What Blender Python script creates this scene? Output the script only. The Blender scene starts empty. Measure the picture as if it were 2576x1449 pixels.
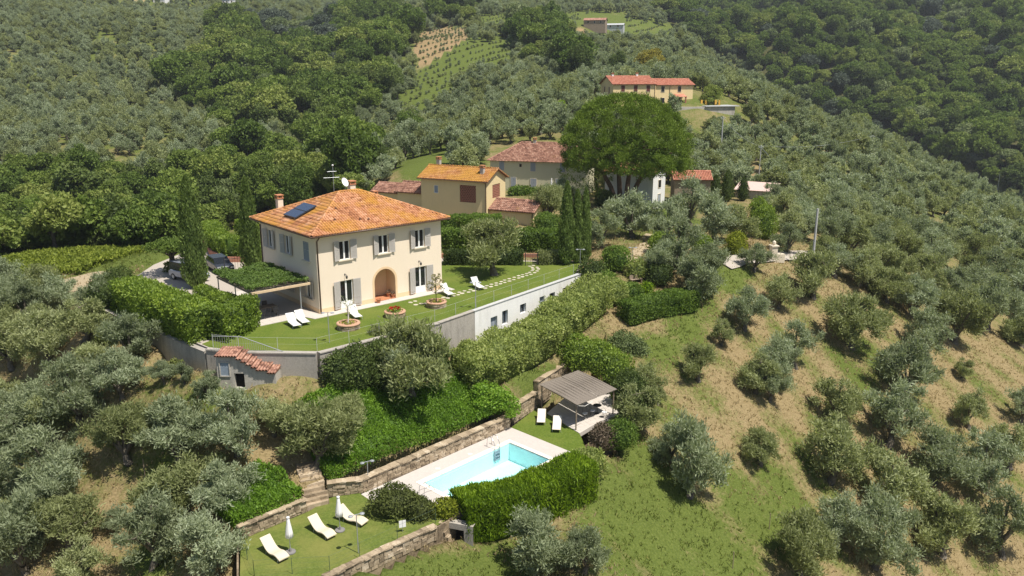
import bpy, math, random
import numpy as np
from mathutils import Vector, Matrix

# ---------------------------------------------------------------- camera, sky, sun, exposure
scene = bpy.context.scene
col = scene.collection
PITCH, CAM_H, FD, CX, CY = 0.260058, 19.272, 2026.7, 1288.0, 724.5   # photo measured on a 2576 px wide view
cam_data = bpy.data.cameras.new('camera')
cam_data.sensor_width = 36.0
cam_data.lens = 36.0 * FD / 2576.0
cam_data.clip_start = 0.5
cam_data.clip_end = 5000
camera = bpy.data.objects.new('camera', cam_data)
camera.location = (0, 0, CAM_H)
camera.rotation_euler = (math.pi / 2 - PITCH, 0, 0)
col.objects.link(camera)
scene.camera = camera

SUN_EL = math.radians(64)
SUN_AZ = math.atan2(0.80, -0.60)          # clockwise from +Y: the sun stands to the right and behind the camera
world = bpy.data.worlds.new('World')
scene.world = world
world.use_nodes = True
wn = world.node_tree.nodes
wn.clear()
sky = wn.new('ShaderNodeTexSky')
sky.sky_type = 'NISHITA'
sky.sun_disc = False
sky.sun_elevation = SUN_EL
sky.sun_rotation = SUN_AZ
sky.altitude = 200
sky.dust_density = 1.2
bg = wn.new('ShaderNodeBackground')
bg.inputs['Strength'].default_value = 0.075
wo = wn.new('ShaderNodeOutputWorld')
world.node_tree.links.new(sky.outputs[0], bg.inputs[0])
world.node_tree.links.new(bg.outputs[0], wo.inputs[0])
sun_data = bpy.data.lights.new('sun', 'SUN')
sun_data.energy = 5.0
sun_data.angle = math.radians(0.53)
sun_data.color = (1.0, 0.94, 0.84)
sun = bpy.data.objects.new('sun', sun_data)
sdir = Vector((math.sin(SUN_AZ) * math.cos(SUN_EL), math.cos(SUN_AZ) * math.cos(SUN_EL), math.sin(SUN_EL)))
sun.rotation_euler = sdir.to_track_quat('Z', 'Y').to_euler()
sun.location = sdir * 200
col.objects.link(sun)
scene.view_settings.view_transform = 'Standard'
scene.view_settings.look = 'None'
scene.view_settings.gamma = 1.0
scene.view_settings.exposure = 0.46
scene.cycles.max_bounces = 6
scene.cycles.diffuse_bounces = 3
scene.cycles.glossy_bounces = 2
scene.cycles.transmission_bounces = 4
scene.cycles.transparent_max_bounces = 6
scene.cycles.volume_bounces = 0
scene.cycles.use_denoising = True
scene.cycles.denoiser = 'OPENIMAGEDENOISE'
scene.cycles.denoising_input_passes = 'RGB_ALBEDO_NORMAL'
scene.cycles.denoising_prefilter = 'ACCURATE'

rng = np.random.default_rng(7)
R = random.Random(11)

# ---------------------------------------------------------------- picture <-> place
FWD = np.array([0, math.cos(PITCH), -math.sin(PITCH)])
UPV = np.array([0, math.sin(PITCH), math.cos(PITCH)])
CAM = np.array([0, 0, CAM_H])
def ray(x, y):
    return FWD + np.array([(x - CX) / FD, 0, 0]) - UPV * ((y - CY) / FD)
def W(x, y, z):
    d = ray(x, y)
    return CAM + d * ((z - CAM_H) / d[2])
def WY(x, y, Y):
    d = ray(x, y)
    return CAM + d * (Y / d[1])
def project(P):
    d = np.asarray(P, float) - CAM
    z = np.maximum(d @ FWD, 1e-3)
    return CX + FD * d[..., 0] / z, CY - FD * (d @ UPV) / z
def inside(poly, x, y):
    poly = np.asarray(poly, float); x = np.asarray(x, float); y = np.asarray(y, float)
    r = np.zeros(x.shape, bool); n = len(poly); j = n - 1
    for i in range(n):
        xi, yi = poly[i]; xj, yj = poly[j]
        c = ((yi > y) != (yj > y)) & (x < (xj - xi) * (y - yi) / (yj - yi + 1e-12) + xi)
        r ^= c; j = i
    return r
def grow(poly, d):
    """offset of a polygon given counter-clockwise or clockwise; d > 0 grows it"""
    p = np.asarray(poly, float); n = len(p)
    area = 0.5 * sum(p[i][0] * p[(i + 1) % n][1] - p[(i + 1) % n][0] * p[i][1] for i in range(n))
    s = 1 if area > 0 else -1
    out = []
    for i in range(n):
        a, b, c = p[i - 1], p[i], p[(i + 1) % n]
        e1 = (b - a) / np.linalg.norm(b - a); e2 = (c - b) / np.linalg.norm(c - b)
        n1 = s * np.array([e1[1], -e1[0]]); n2 = s * np.array([e2[1], -e2[0]])
        m = n1 + n2; m /= max(np.linalg.norm(m), 1e-6)
        out.append(b + m * d / max(0.35, m @ n1))
    return np.array(out)

# ---------------------------------------------------------------- land heights
TERR = np.array([(-21.9, 55.3), (-19.7, 54.7), (-13.9, 54.5), (-6.0, 61.6), (6.4, 77.7), (7.5, 83.5), (-6.5, 84.5),
                 (-12, 90), (-30, 101), (-35.5, 97), (-37.5, 82), (-36.5, 70), (-31.6, 63.6)])     # the villa's terrace, z = 0
PZ = -7.5                                                                                 # the pool's terrace
PA, PB = W(1063, 1213.3, PZ), W(1280.8, 1112.8, PZ)
pu = (PB - PA)[:2]; PL = float(np.linalg.norm(pu)); pu /= PL; pv = np.array([pu[1], -pu[0]])     # along the pool, and away from the wall
PANG = math.atan2(pu[1], pu[0]); PW_ = 4.1
def pl(x, y): return (PA[0] + pu[0] * x + pv[0] * y, PA[1] + pu[1] * x + pv[1] * y)
def to_pool(p): d = np.array(p[:2]) - PA[:2]; return float(d @ pu), float(d @ pv)
_q = [(600, 1358), (818, 1248), (1290, 1056), (1352, 1018), (1500, 935), (1600, 1010), (1560, 1085), (1478, 1135)]
POOLT = np.array([W(a, b, PZ)[:2] for a, b in _q] + [pl(PL + 2.3, PW_ + 0.55), pl(-1.3, PW_ + 0.55)] + [W(a, b, PZ)[:2] for a, b in ((1100, 1322), (830, 1446), (600, 1560))])

CTRL = []
def cz(x, y, z): CTRL.append(W(x, y, z))
def cy(x, y, Y, h=0):
    p = WY(x, y, Y); p[2] -= h; CTRL.append(p)
def cw(x, y, z): CTRL.append(np.array([x, y, z], float))
# villa hilltop and its back
for p in [(-16, 64), (-22, 72), (-10, 76), (2, 80), (-30, 80), (-34, 92), (-22, 92), (0, 86)]: cw(p[0], p[1], -0.05)
for p in [(-4, 108), (8, 112), (-14, 108), (12, 135), (0, 128)]: cw(p[0], p[1], 0.6)
cw(16, 118, 0.0); cw(22, 124, -1.3); cw(28, 130, -1.2); cw(22, 142, 0.2)
cw(-2, 98, 0.2); cw(14, 90, -0.4); cw(-20, 112, -1.0); cw(-18, 130, -3.5)
# foot of the retaining walls
cw(-21.5, 54, -1.3); cw(-21.0, 52.6, -1.6); cw(-18, 53.0, -1.65); cw(-15.5, 53.0, -1.8); cw(-13, 53.0, -2.6); cw(-5, 60.2, -3.4); cw(1, 68.5, -3.3); cw(8, 76.5, -1.6)
cw(-23.4, 55.4, -1.5); cw(-25.4, 57.0, -1.45); cw(-27.6, 58.9, -1.4); cw(-30, 61.0, -1.3); cw(-33.4, 64, -1.2); cw(-36, 66.6, -1.1); cw(-25, 53.6, -2.4); cw(-30.5, 57.8, -2.5); cw(-36.5, 62.8, -2.4); cw(-38, 68.5, -1.0); cw(-44, 80, -1.4); cw(-46, 92, -1.6)
cw(-52, 76, -2.6); cw(-60, 92, -3.5); cw(-44, 104, -3.5); cw(-30, 110, -5.0)
# left olive slope in front
cz(330, 860, -3.4); cz(200, 760, -3.2); cz(0, 760, -6.0); cz(100, 1000, -7.0); cz(300, 1000, -5.6); cz(450, 1000, -4.6); cz(600, 1030, -4.4)
cz(60, 1300, -10.2); cz(330, 1250, -8.2); cz(500, 1200, -7.0); cz(600, 1330, -7.6); cz(500, 1440, -8.8); cz(100, 1445, -11.0); cz(-300, 1000, -11)
cw(-18, 47.2, -6.0); cw(-13, 50.5, -5.4); cw(-7, 55.0, -5.5); cw(-2, 60.0, -5.2); cw(2.0, 63.5, -5.6)
cw(-16, 50.5, -4.6); cw(-9, 57, -4.2); cw(-2, 64, -4.0)
cw(-9.2, 39.0, -7.85); cw(-5.5, 42.4, -7.95); cw(-12.5, 36.2, -8.0); cw(-9, 36.0, -8.9); cw(-3, 40.5, -9.0); cw(1, 41, -9.6); cw(5.5, 45, -9.4); cw(8.2, 52, -8.8); cw(9.0, 57, -8.2); cw(-14, 36, -9.0)
# slope to the right of the pool and the olive field
cz(1350, 1440, -10.6); cz(1600, 1400, -12.0); cz(1600, 1220, -10.0); cz(1420, 870, -4.3); cz(1340, 935, -4.7); cz(1480, 900, -5.0)
cz(1560, 810, -3.6); cz(1700, 800, -4.2); cz(1760, 745, -3.2); cz(1840, 680, -1.8); cz(1640, 960, -6.6); cz(1780, 960, -7.6)
cz(1960, 780, -5.2); cz(2140, 870, -9.0); cz(1750, 1180, -11.0); cz(1920, 1170, -12.6); cz(2060, 1000, -11.2)
cz(2440, 1080, -16.4); cz(2250, 1000, -13.0); cz(2200, 1240, -17.0); cz(1820, 1440, -14.6); cz(2100, 1440, -18.2); cz(2500, 1440, -23.0)
cz(2500, 1250, -19.5); cz(2570, 900, -14.5); cz(2330, 800, -9.6); cz(2900, 1000, -24)
cz(2000, 655, -2.6); cz(2090, 640, -3.2); cz(2200, 690, -5.8); cz(2400, 700, -10.0); cz(2570, 720, -13.0)
cz(1700, 560, -0.4); cz(1800, 600, -1.0); cz(1880, 500, -0.6); cz(2000, 570, -2.4)
cz(2200, 580, -5.5); cz(2400, 590, -10.5); cz(2570, 600, -15)
# right hillside of olives up to its edge, then the wooded valley
cy(2500, 500, 215, 3); cy(2400, 445, 225, 3); cy(2300, 385, 235, 3); cy(2150, 330, 245, 3); cy(2000, 270, 255, 3); cy(1880, 200, 300, 3); cy(1760, 120, 380, 3)
cy(2200, 440, 180, 3); cy(2000, 400, 180, 3); cy(1850, 400, 170, 3); cy(1800, 300, 200, 3); cy(1640, 275, 205, 0.5); cy(1500, 265, 200, 2); cy(1750, 262, 207, 0.5)
cy(1700, 170, 290, 3); cy(1560, 120, 370, 3)
cw(150, 330, -42); cw(190, 300, -50); cw(110, 380, -22); cw(85, 440, 0); cw(230, 260, -62)
cy(2500, 380, 370, 8); cy(2350, 250, 430, 8); cy(2150, 170, 480, 8); cy(2550, 200, 440, 8); cy(2000, 90, 540, 8); cy(2400, 60, 540, 8); cy(2570, 0, 560, 8); cy(2200, 10, 640, 8); cy(1850, 20, 720, 8)
# middle hill
cy(1350, 350, 165, 3); cy(1150, 410, 150, 1); cy(1000, 420, 150, 1); cy(1050, 330, 195, 3); cy(1000, 235, 290, 1); cy(1150, 190, 320, 1); cy(1300, 160, 335, 2); cy(1250, 250, 250, 3)
cy(1200, 85, 410, 1); cy(1050, 100, 390, 1); cy(1500, 75, 470, 1); cy(1420, 30, 530, 3); cy(1200, 10, 560, 3); cy(1650, 40, 560, 3); cy(1620, 5, 640, 3)
cy(930, 250, 270, 7); cy(900, 110, 430, 8); cy(720, 120, 440, 8); cy(800, 40, 540, 6); cy(560, 15, 600, 1); cy(1000, 20, 520, 3)
# wooded valley on the left, olive hill beyond
cy(640, 260, 290, 8); cy(760, 330, 230, 8); cy(600, 340, 215, 8); cy(850, 430, 150, 6); cy(660, 470, 135, 9); cy(450, 520, 128, 9); cy(200, 540, 128, 9); cy(0, 540, 128, 9)
cy(300, 300, 250, 3); cy(480, 320, 230, 3); cy(100, 300, 255, 3); cy(100, 120, 345, 3); cy(350, 120, 370, 3); cy(0, 10, 430, 3); cy(300, 10, 480, 3); cy(300, 420, 185, 3); cy(0, 420, 190, 3); cy(-300, 300, 260, 3); cy(-300, 0, 430, 3); cy(500, 90, 420, 4)
# beyond the frame
for x, y, z in [(-500, 900, 170), (0, 950, 150), (500, 900, 190), (-600, 500, 90), (650, 500, 60), (500, 200, -70), (-450, 150, -30), (-250, 40, -28), (250, 40, -60), (0, 5, -16), (-120, 0, -22), (120, 0, -34), (-900, 1300, 230), (900, 1300, 250), (0, 1400, 230)]:
    cw(x, y, z)
CT = np.array(CTRL)
_A = CT[:, :2] / 100.0
def _phi(r2): return 0.5 * r2 * np.log(r2 + 1e-9)
_n = len(CT)
_K = _phi(((_A[:, None] - _A[None]) ** 2).sum(-1)) + np.eye(_n) * 2e-4
_Pm = np.hstack([np.ones((_n, 1)), _A])
_S = np.block([[_K, _Pm], [_Pm.T, np.zeros((3, 3))]])
_sol = np.linalg.solve(_S, np.concatenate([CT[:, 2], np.zeros(3)]))
def natural(x, y):
    x = np.asarray(x, float); y = np.asarray(y, float)
    sh = x.shape; q = np.stack([x.ravel(), y.ravel()], 1) / 100.0
    out = np.empty(len(q))
    for i in range(0, len(q), 20000):
        s = q[i:i + 20000]
        out[i:i + 20000] = _phi(((s[:, None] - _A[None]) ** 2).sum(-1)) @ _sol[:_n] + _sol[_n] + s @ _sol[_n + 1:]
    out += 7.0 * np.clip((y.ravel() - 250) / 170, 0, 1) * np.clip((np.abs(x.ravel() + 20) - 90) / 60, 0, 1) * (np.sin(x.ravel() / 27 + 1.5 * np.sin(y.ravel() / 61)) + 0.6 * np.sin(y.ravel() / 33 + x.ravel() / 47))
    return out.reshape(sh)
TERR_IN = grow(TERR, 0.05); POOL_OUT = grow(POOLT, 0.45)
def ground(x, y):
    z = natural(x, y)
    z = np.where(inside(TERR_IN, x, y), np.minimum(z, -0.35), z)
    z = np.where(inside(POOL_OUT, x, y), np.minimum(z, PZ - 2.0), z)
    return z
def G(px, py, y0=25.0, y1=900.0):
    """where the ray through a picture point meets the land"""
    d = ray(px, py); ys = np.concatenate([np.arange(y0, 140, 0.5), np.arange(140, y1, 2.5)])
    p = CAM + d * (ys[:, None] / d[1])
    dz = p[:, 2] - ground(p[:, 0], p[:, 1])
    k = np.argmax(dz < 0)
    if dz[k] >= 0: k = len(ys) - 1
    if k == 0: return p[0]
    t = dz[k - 1] / (dz[k - 1] - dz[k] + 1e-9)
    q = p[k - 1] + (p[k] - p[k - 1]) * t
    return q
def gz(x, y): return float(ground(np.array([x]), np.array([y]))[0])

# ---------------------------------------------------------------- materials
class NT:
    def __init__(s, name):
        s.m = bpy.data.materials.new(name); s.m.use_nodes = True
        s.t = s.m.node_tree; s.t.nodes.clear()
        s.out = s.t.nodes.new('ShaderNodeOutputMaterial')
    def n(s, kind, **kw):
        nd = s.t.nodes.new(kind)
        for k, v in kw.items():
            if k.startswith('_'): setattr(nd, k[1:], v)
            else:
                key = k.replace('__', ' ')
                nd.inputs[int(key[1:]) if key[0] == 'i' and key[1:].isdigit() else key].default_value = v
        return nd
    def l(s, a, b, ai=0, bi=0):
        s.t.links.new(a.outputs[ai], b.inputs[bi]); return b
    def noise(s, scale, detail=4, rough=0.6, vec=None, obj=False):
        nd = s.n('ShaderNodeTexNoise'); nd.inputs['Scale'].default_value = scale
        nd.inputs['Detail'].default_value = detail; nd.inputs['Roughness'].default_value = rough
        if vec is None:
            vec = s.coord(obj)
        s.t.links.new(vec, nd.inputs['Vector']); return nd
    def coord(s, obj=False):
        if obj: return s.n('ShaderNodeTexCoord').outputs['Object']
        return s.n('ShaderNodeNewGeometry').outputs['Position']
    def ramp(s, src, stops, out=0):
        r = s.n('ShaderNodeValToRGB'); e = r.color_ramp.elements
        while len(e) > 1: e.remove(e[-1])
        e[0].position, e[0].color = stops[0][0], (*stops[0][1], 1)
        for p, c in stops[1:]:
            x = e.new(p); x.color = (*c, 1)
        s.t.links.new(src.outputs[out], r.inputs[0]); return r
    def mix(s, fac, a, b, mode='MIX'):
        m = s.n('ShaderNodeMix', _data_type='RGBA', _blend_type=mode)
        for v, i in ((fac, 0), (a, 6), (b, 7)):
            if isinstance(v, (int, float)): m.inputs[i].default_value = v
            elif isinstance(v, tuple): m.inputs[i].default_value = (*v, 1)
            else: s.t.links.new(v, m.inputs[i])
        return m.outputs[2]
    def bsdf(s, colour, rough=0.8, spec=0.3, metal=0.0, bump=None, bump_d=0.02, bump_s=0.5):
        b = s.n('ShaderNodeBsdfPrincipled')
        b.inputs['Roughness'].default_value = rough
        b.inputs['Specular IOR Level'].default_value = spec
        b.inputs['Metallic'].default_value = metal
        if isinstance(colour, tuple): b.inputs['Base Color'].default_value = (*colour, 1)
        else: s.t.links.new(colour, b.inputs['Base Color'])
        if bump is not None:
            bp = s.n('ShaderNodeBump'); bp.inputs['Strength'].default_value = bump_s; bp.inputs['Distance'].default_value = bump_d
            s.t.links.new(bump, bp.inputs['Height']); s.t.links.new(bp.outputs[0], b.inputs['Normal'])
        s.t.links.new(b.outputs[0], s.out.inputs[0]); return b

M = {}
def plain(name, c, rough=0.7, spec=0.3, metal=0.0, var=0.12, scale=6.0):
    """a painted or raw surface with slight mottling"""
    t = NT(name); nz = t.noise(scale, 5, 0.65)
    lo = tuple(max(0, v * (1 - var)) for v in c); hi = tuple(min(1, v * (1 + var)) for v in c)
    r = t.ramp(nz, [(0.3, lo), (0.7, hi)])
    t.bsdf(r.outputs[0], rough, spec, metal); M[name] = t.m; return t.m
def plaster(name, c, stain, var=0.06, amount=0.35):
    t = NT(name)
    big = t.noise(0.45, 5, 0.6); fine = t.noise(9, 5, 0.7)
    mp = t.n('ShaderNodeMapping'); mp.inputs['Scale'].default_value = (2.2, 2.2, 0.35)
    t.t.links.new(t.coord(), mp.inputs[0]); streak = t.noise(1.3, 6, 0.7, mp.outputs[0])
    base = t.ramp(fine, [(0.3, tuple(v * (1 - var) for v in c)), (0.7, tuple(min(1, v * (1 + var)) for v in c))])
    f = t.n('ShaderNodeMath', _operation='MULTIPLY'); t.t.links.new(big.outputs[0], f.inputs[0]); t.t.links.new(streak.outputs[0], f.inputs[1])
    fr = t.ramp(f, [(0.22, (0, 0, 0)), (0.5, (amount, amount, amount))])
    t.bsdf(t.mix(fr.outputs[0], base.outputs[0], stain), 0.9, 0.15, bump=fine.outputs[0], bump_d=0.004, bump_s=0.2); M[name] = t.m; return t.m
def leaf(name, dark, light, trans=0.35, odd=None, rnd=0.5, gloss=0.12):
    t = NT(name)
    a = t.n('ShaderNodeAttribute', _attribute_name='v'); oi = t.n('ShaderNodeObjectInfo')
    mr = t.n('ShaderNodeMapRange'); mr.inputs[1].default_value = 0; mr.inputs[2].default_value = 1
    mr.inputs[3].default_value = -rnd * 0.5; mr.inputs[4].default_value = rnd * 0.5
    t.t.links.new(oi.outputs['Random'], mr.inputs[0])
    ad = t.n('ShaderNodeMath', _operation='ADD'); ad.use_clamp = True
    t.t.links.new(a.outputs['Fac'], ad.inputs[0]); t.t.links.new(mr.outputs[0], ad.inputs[1])
    stops = [(0.0, dark), (0.75, light)]
    if odd: stops.append((1.0, odd))
    r = t.ramp(ad, stops)
    df = t.n('ShaderNodeBsdfDiffuse'); tr = t.n('ShaderNodeBsdfTranslucent'); gl = t.n('ShaderNodeBsdfGlossy'); gl.inputs['Roughness'].default_value = 0.6
    gl.inputs['Color'].default_value = (0.8, 0.85, 0.8, 1)
    t.l(r, df); 
    tc = t.mix(0.55, r.outputs[0], (light[0] * 1.15, light[1] * 1.25, light[2] * 0.5)); t.t.links.new(tc, tr.inputs[0])
    mx = t.n('ShaderNodeMixShader'); mx.inputs[0].default_value = trans
    t.l(df, mx, 0, 1); t.l(tr, mx, 0, 2)
    m2 = t.n('ShaderNodeMixShader'); m2.inputs[0].default_value = gloss * 0.12
    t.l(mx, m2, 0, 1); t.l(gl, m2, 0, 2); t.l(m2, t.out)
    M[name] = t.m; return t.m

leaf('olive_leaf', (0.120, 0.140, 0.054), (0.327, 0.359, 0.162), 0.40, (0.418, 0.453, 0.246), 0.5)
leaf('olive_grey', (0.120, 0.143, 0.078), (0.310, 0.356, 0.211), 0.40, (0.405, 0.458, 0.306), 0.5)
leaf('oak_leaf', (0.047, 0.081, 0.017), (0.146, 0.212, 0.040), 0.38, (0.198, 0.260, 0.051), 0.8)
leaf('wood_leaf', (0.070, 0.108, 0.023), (0.190, 0.251, 0.053), 0.38, (0.267, 0.308, 0.077), 0.9)
leaf('dark_leaf', (0.043, 0.068, 0.021), (0.118, 0.162, 0.043), 0.38, (0.152, 0.197, 0.052), 0.5)
leaf('blue_needle', (0.042, 0.059, 0.042), (0.119, 0.147, 0.105), 0.2, None, 0.5)
leaf('pale_leaf', (0.090, 0.120, 0.045), (0.200, 0.250, 0.100), 0.3, (0.260, 0.300, 0.140), 0.5)
leaf('yellow_leaf', (0.140, 0.120, 0.020), (0.330, 0.290, 0.050), 0.35, None, 0.4)
leaf('cypress_leaf', (0.065, 0.103, 0.026), (0.194, 0.269, 0.069), 0.30, (0.257, 0.343, 0.098), 0.2)
leaf('pine_needle', (0.054, 0.095, 0.012), (0.159, 0.232, 0.028), 0.25, (0.205, 0.279, 0.038), 0.1)
leaf('laurel_leaf', (0.069, 0.121, 0.014), (0.259, 0.356, 0.041), 0.42, (0.460, 0.540, 0.069), 0.15, 0.25)
leaf('hedge_leaf', (0.055, 0.101, 0.018), (0.193, 0.285, 0.048), 0.42, (0.276, 0.368, 0.064), 0.25)
leaf('ivy_leaf', (0.060, 0.129, 0.009), (0.190, 0.333, 0.025), 0.42, (0.299, 0.437, 0.052), 0.2, 0.2)
leaf('thuja_leaf', (0.060, 0.115, 0.006), (0.250, 0.370, 0.018), 0.42, (0.40, 0.50, 0.035), 0.2)
leaf('blossom_leaf', (0.125, 0.168, 0.047), (0.377, 0.430, 0.130), 0.42, (0.692, 0.692, 0.315), 0.2)
leaf('vine_leaf', (0.052, 0.095, 0.021), (0.172, 0.259, 0.062), 0.42, (0.259, 0.345, 0.095), 0.2)
leaf('bush_leaf', (0.065, 0.078, 0.023), (0.169, 0.202, 0.055), 0.30, (0.247, 0.221, 0.091), 0.5)
leaf('lime_leaf', (0.120, 0.150, 0.012), (0.300, 0.330, 0.030), 0.35, (0.400, 0.420, 0.060), 0.3)
leaf('brown_leaf', (0.100, 0.075, 0.050), (0.210, 0.165, 0.120), 0.2, None, 0.3)
leaf('magnolia_leaf', (0.100, 0.110, 0.040), (0.260, 0.250, 0.100), 0.3, (0.420, 0.340, 0.220), 0.3)
leaf('red_flower', (0.400, 0.030, 0.020), (0.620, 0.050, 0.030), 0.3, None, 0.1)
leaf('straw_tuft', (0.240, 0.180, 0.090), (0.420, 0.330, 0.180), 0.3, (0.500, 0.420, 0.250), 0.3)
leaf('green_tuft', (0.090, 0.120, 0.020), (0.190, 0.230, 0.050), 0.35, (0.320, 0.300, 0.100), 0.3)
leaf('field_vine', (0.108, 0.144, 0.018), (0.264, 0.312, 0.042), 0.35, (0.360, 0.384, 0.072), 0.3)

def bark_mat(name, a, b):
    t = NT(name); nz = t.noise(5, 6, 0.7, obj=True); r = t.ramp(nz, [(0.3, a), (0.7, b)])
    t.bsdf(r.outputs[0], 0.95, 0.1, bump=nz.outputs[0], bump_d=0.05, bump_s=0.7); M[name] = t.m
bark_mat('olive_bark', (0.07, 0.06, 0.045), (0.20, 0.175, 0.14))
bark_mat('oak_bark', (0.045, 0.038, 0.028), (0.12, 0.10, 0.08))
bark_mat('pine_bark', (0.075, 0.045, 0.032), (0.19, 0.125, 0.09))

def terrain_mat():
    t = NT('land')
    p = t.coord(); g = t.n('ShaderNodeAttribute', _attribute_name='green'); br = t.n('ShaderNodeAttribute', _attribute_name='bare')
    n1 = t.noise(0.16, 6, 0.65, p); n2 = t.noise(1.1, 6, 0.7, p); n3 = t.noise(6.5, 5, 0.7, p); n4 = t.noise(0.035, 4, 0.6, p)
    straw = t.ramp(n3, [(0.25, (0.145, 0.110, 0.054)), (0.5, (0.250, 0.192, 0.100)), (0.75, (0.35, 0.278, 0.155))])
    grass = t.ramp(n3, [(0.25, (0.055, 0.078, 0.016)), (0.55, (0.108, 0.138, 0.032)), (0.8, (0.19, 0.205, 0.065))])
    soil = t.ramp(n3, [(0.25, (0.20, 0.13, 0.07)), (0.6, (0.34, 0.235, 0.13)), (0.8, (0.44, 0.33, 0.21))])
    a = t.n('ShaderNodeMath', _operation='MULTIPLY_ADD'); a.inputs[1].default_value = 0.9; t.l(n1, a); t.t.links.new(g.outputs['Fac'], a.inputs[2])
    b = t.n('ShaderNodeMath', _operation='MULTIPLY_ADD'); b.inputs[1].default_value = 0.55; t.l(n2, b); t.l(a, b, 0, 2)
    n6 = t.noise(3.0, 5, 0.75, p); b6 = t.n('ShaderNodeMath', _operation='MULTIPLY_ADD'); b6.inputs[1].default_value = 0.7; t.l(n6, b6); t.l(b, b6, 0, 2)
    h6 = t.n('ShaderNodeMath', _operation='MULTIPLY'); h6.inputs[1].default_value = 0.5; t.l(b6, h6)
    f = t.ramp(h6, [(0.54, (0, 0, 0)), (0.70, (1, 1, 1))])
    c = t.mix(f.outputs[0], straw.outputs[0], grass.outputs[0])
    a2 = t.n('ShaderNodeMath', _operation='MULTIPLY_ADD'); a2.inputs[1].default_value = 0.6; t.l(n2, a2); t.t.links.new(br.outputs['Fac'], a2.inputs[2])
    f2 = t.ramp(a2, [(0.62, (0, 0, 0)), (0.85, (1, 1, 1))])
    c2 = t.mix(f2.outputs[0], c, soil.outputs[0])
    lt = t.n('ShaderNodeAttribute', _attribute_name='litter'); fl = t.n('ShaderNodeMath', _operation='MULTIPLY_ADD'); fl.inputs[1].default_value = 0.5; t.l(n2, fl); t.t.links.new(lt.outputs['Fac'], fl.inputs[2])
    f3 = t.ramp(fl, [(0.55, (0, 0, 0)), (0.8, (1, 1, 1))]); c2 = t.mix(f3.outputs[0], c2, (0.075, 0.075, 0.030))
    hb = t.n('ShaderNodeMath', _operation='MULTIPLY_ADD'); hb.inputs[1].default_value = 0.35; t.l(n3, hb); t.l(n2, hb, 0, 2)
    t.bsdf(c2, 1.0, 0.05, bump=hb.outputs[0], bump_d=0.25, bump_s=0.8); M['land'] = t.m
terrain_mat()
def lawn_mat(name, d, m, l, dry=0.0):
    t = NT(name); p = t.coord(); n1 = t.noise(0.35, 5, 0.6, p); n2 = t.noise(7, 5, 0.75, p); n3 = t.noise(40, 3, 0.7, p)
    r = t.ramp(n2, [(0.25, d), (0.5, m), (0.78, l)])
    f = t.ramp(n1, [(0.42, (0, 0, 0)), (0.72, (0.55 + dry,) * 3)])
    c = t.mix(f.outputs[0], r.outputs[0], (l[0] * 1.15, l[1] * 0.98, l[2] * 1.1))
    t.bsdf(c, 0.9, 0.15, bump=n3.outputs[0], bump_d=0.04, bump_s=0.6); M[name] = t.m
lawn_mat('lawn', (0.055, 0.088, 0.012), (0.100, 0.145, 0.020), (0.165, 0.205, 0.042))
lawn_mat('lawn_low', (0.062, 0.088, 0.016), (0.110, 0.148, 0.028), (0.19, 0.215, 0.055), 0.2)

def tile_mat(name, cols, lichen, l_amt, scale=2.6):
    t = NT(name); p = t.coord()
    v = t.n('ShaderNodeTexVoronoi'); v.inputs['Scale'].default_value = scale; t.t.links.new(p, v.inputs['Vector'])
    sep = t.n('ShaderNodeSeparateColor'); t.t.links.new(v.outputs['Color'], sep.inputs[0])
    n0 = t.noise(3.2, 5, 0.75, p)
    ad = t.n('ShaderNodeMath', _operation='MULTIPLY_ADD'); ad.inputs[1].default_value = 0.55; t.l(sep, ad); t.l(n0, ad, 0, 2)
    sb = t.n('ShaderNodeMath', _operation='SUBTRACT'); sb.inputs[1].default_value = 0.28; t.l(ad, sb); sb.use_clamp = True
    r = t.ramp(sb, cols)
    n1 = t.noise(0.42, 5, 0.62, p); n2 = t.noise(9, 4, 0.7, p)
    mul = t.n('ShaderNodeMath', _operation='MULTIPLY_ADD'); mul.inputs[1].default_value = 0.35; t.l(n2, mul); t.l(n1, mul, 0, 2)
    f = t.ramp(mul, [(0.66 - l_amt, (0, 0, 0)), (0.86 - l_amt, (0.85,) * 3)])
    c = t.mix(f.outputs[0], r.outputs[0], lichen)
    n5 = t.noise(16, 4, 0.7, p)
    t.bsdf(c, 0.92, 0.12, bump=n5.outputs[0], bump_d=0.015, bump_s=0.5); M[name] = t.m
tile_mat('villa_tile', [(0.05, (0.18, 0.075, 0.04)), (0.35, (0.40, 0.175, 0.085)), (0.7, (0.54, 0.275, 0.15)), (1.0, (0.64, 0.41, 0.27))], (0.49, 0.25, 0.045), 0.03)
tile_mat('barn_tile', [(0.05, (0.27, 0.115, 0.045)), (0.5, (0.46, 0.215, 0.085)), (1.0, (0.60, 0.36, 0.19))], (0.50, 0.265, 0.055), 0.10)
tile_mat('old_tile', [(0.05, (0.115, 0.06, 0.045)), (0.4, (0.28, 0.145, 0.105)), (0.7, (0.42, 0.235, 0.17)), (1.0, (0.56, 0.40, 0.31))], (0.42, 0.25, 0.10), -0.12)
tile_mat('red_tile', [(0.05, (0.34, 0.125, 0.085)), (0.5, (0.49, 0.20, 0.135)), (1.0, (0.60, 0.31, 0.22))], (0.55, 0.27, 0.14), -0.1)
plain('tile_under', (0.20, 0.09, 0.05))
plaster('villa_wall', (0.80, 0.685, 0.545), (0.72, 0.60, 0.44), 0.03, 0.25)
plaster('villa_plinth', (0.76, 0.555, 0.345), (0.60, 0.45, 0.30), 0.06, 0.5)
plaster('barn_wall', (0.71, 0.575, 0.325), (0.55, 0.45, 0.28), 0.04, 0.45)
plaster('pale_wall', (0.60, 0.57, 0.40), (0.50, 0.47, 0.34), 0.04, 0.4)
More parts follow.
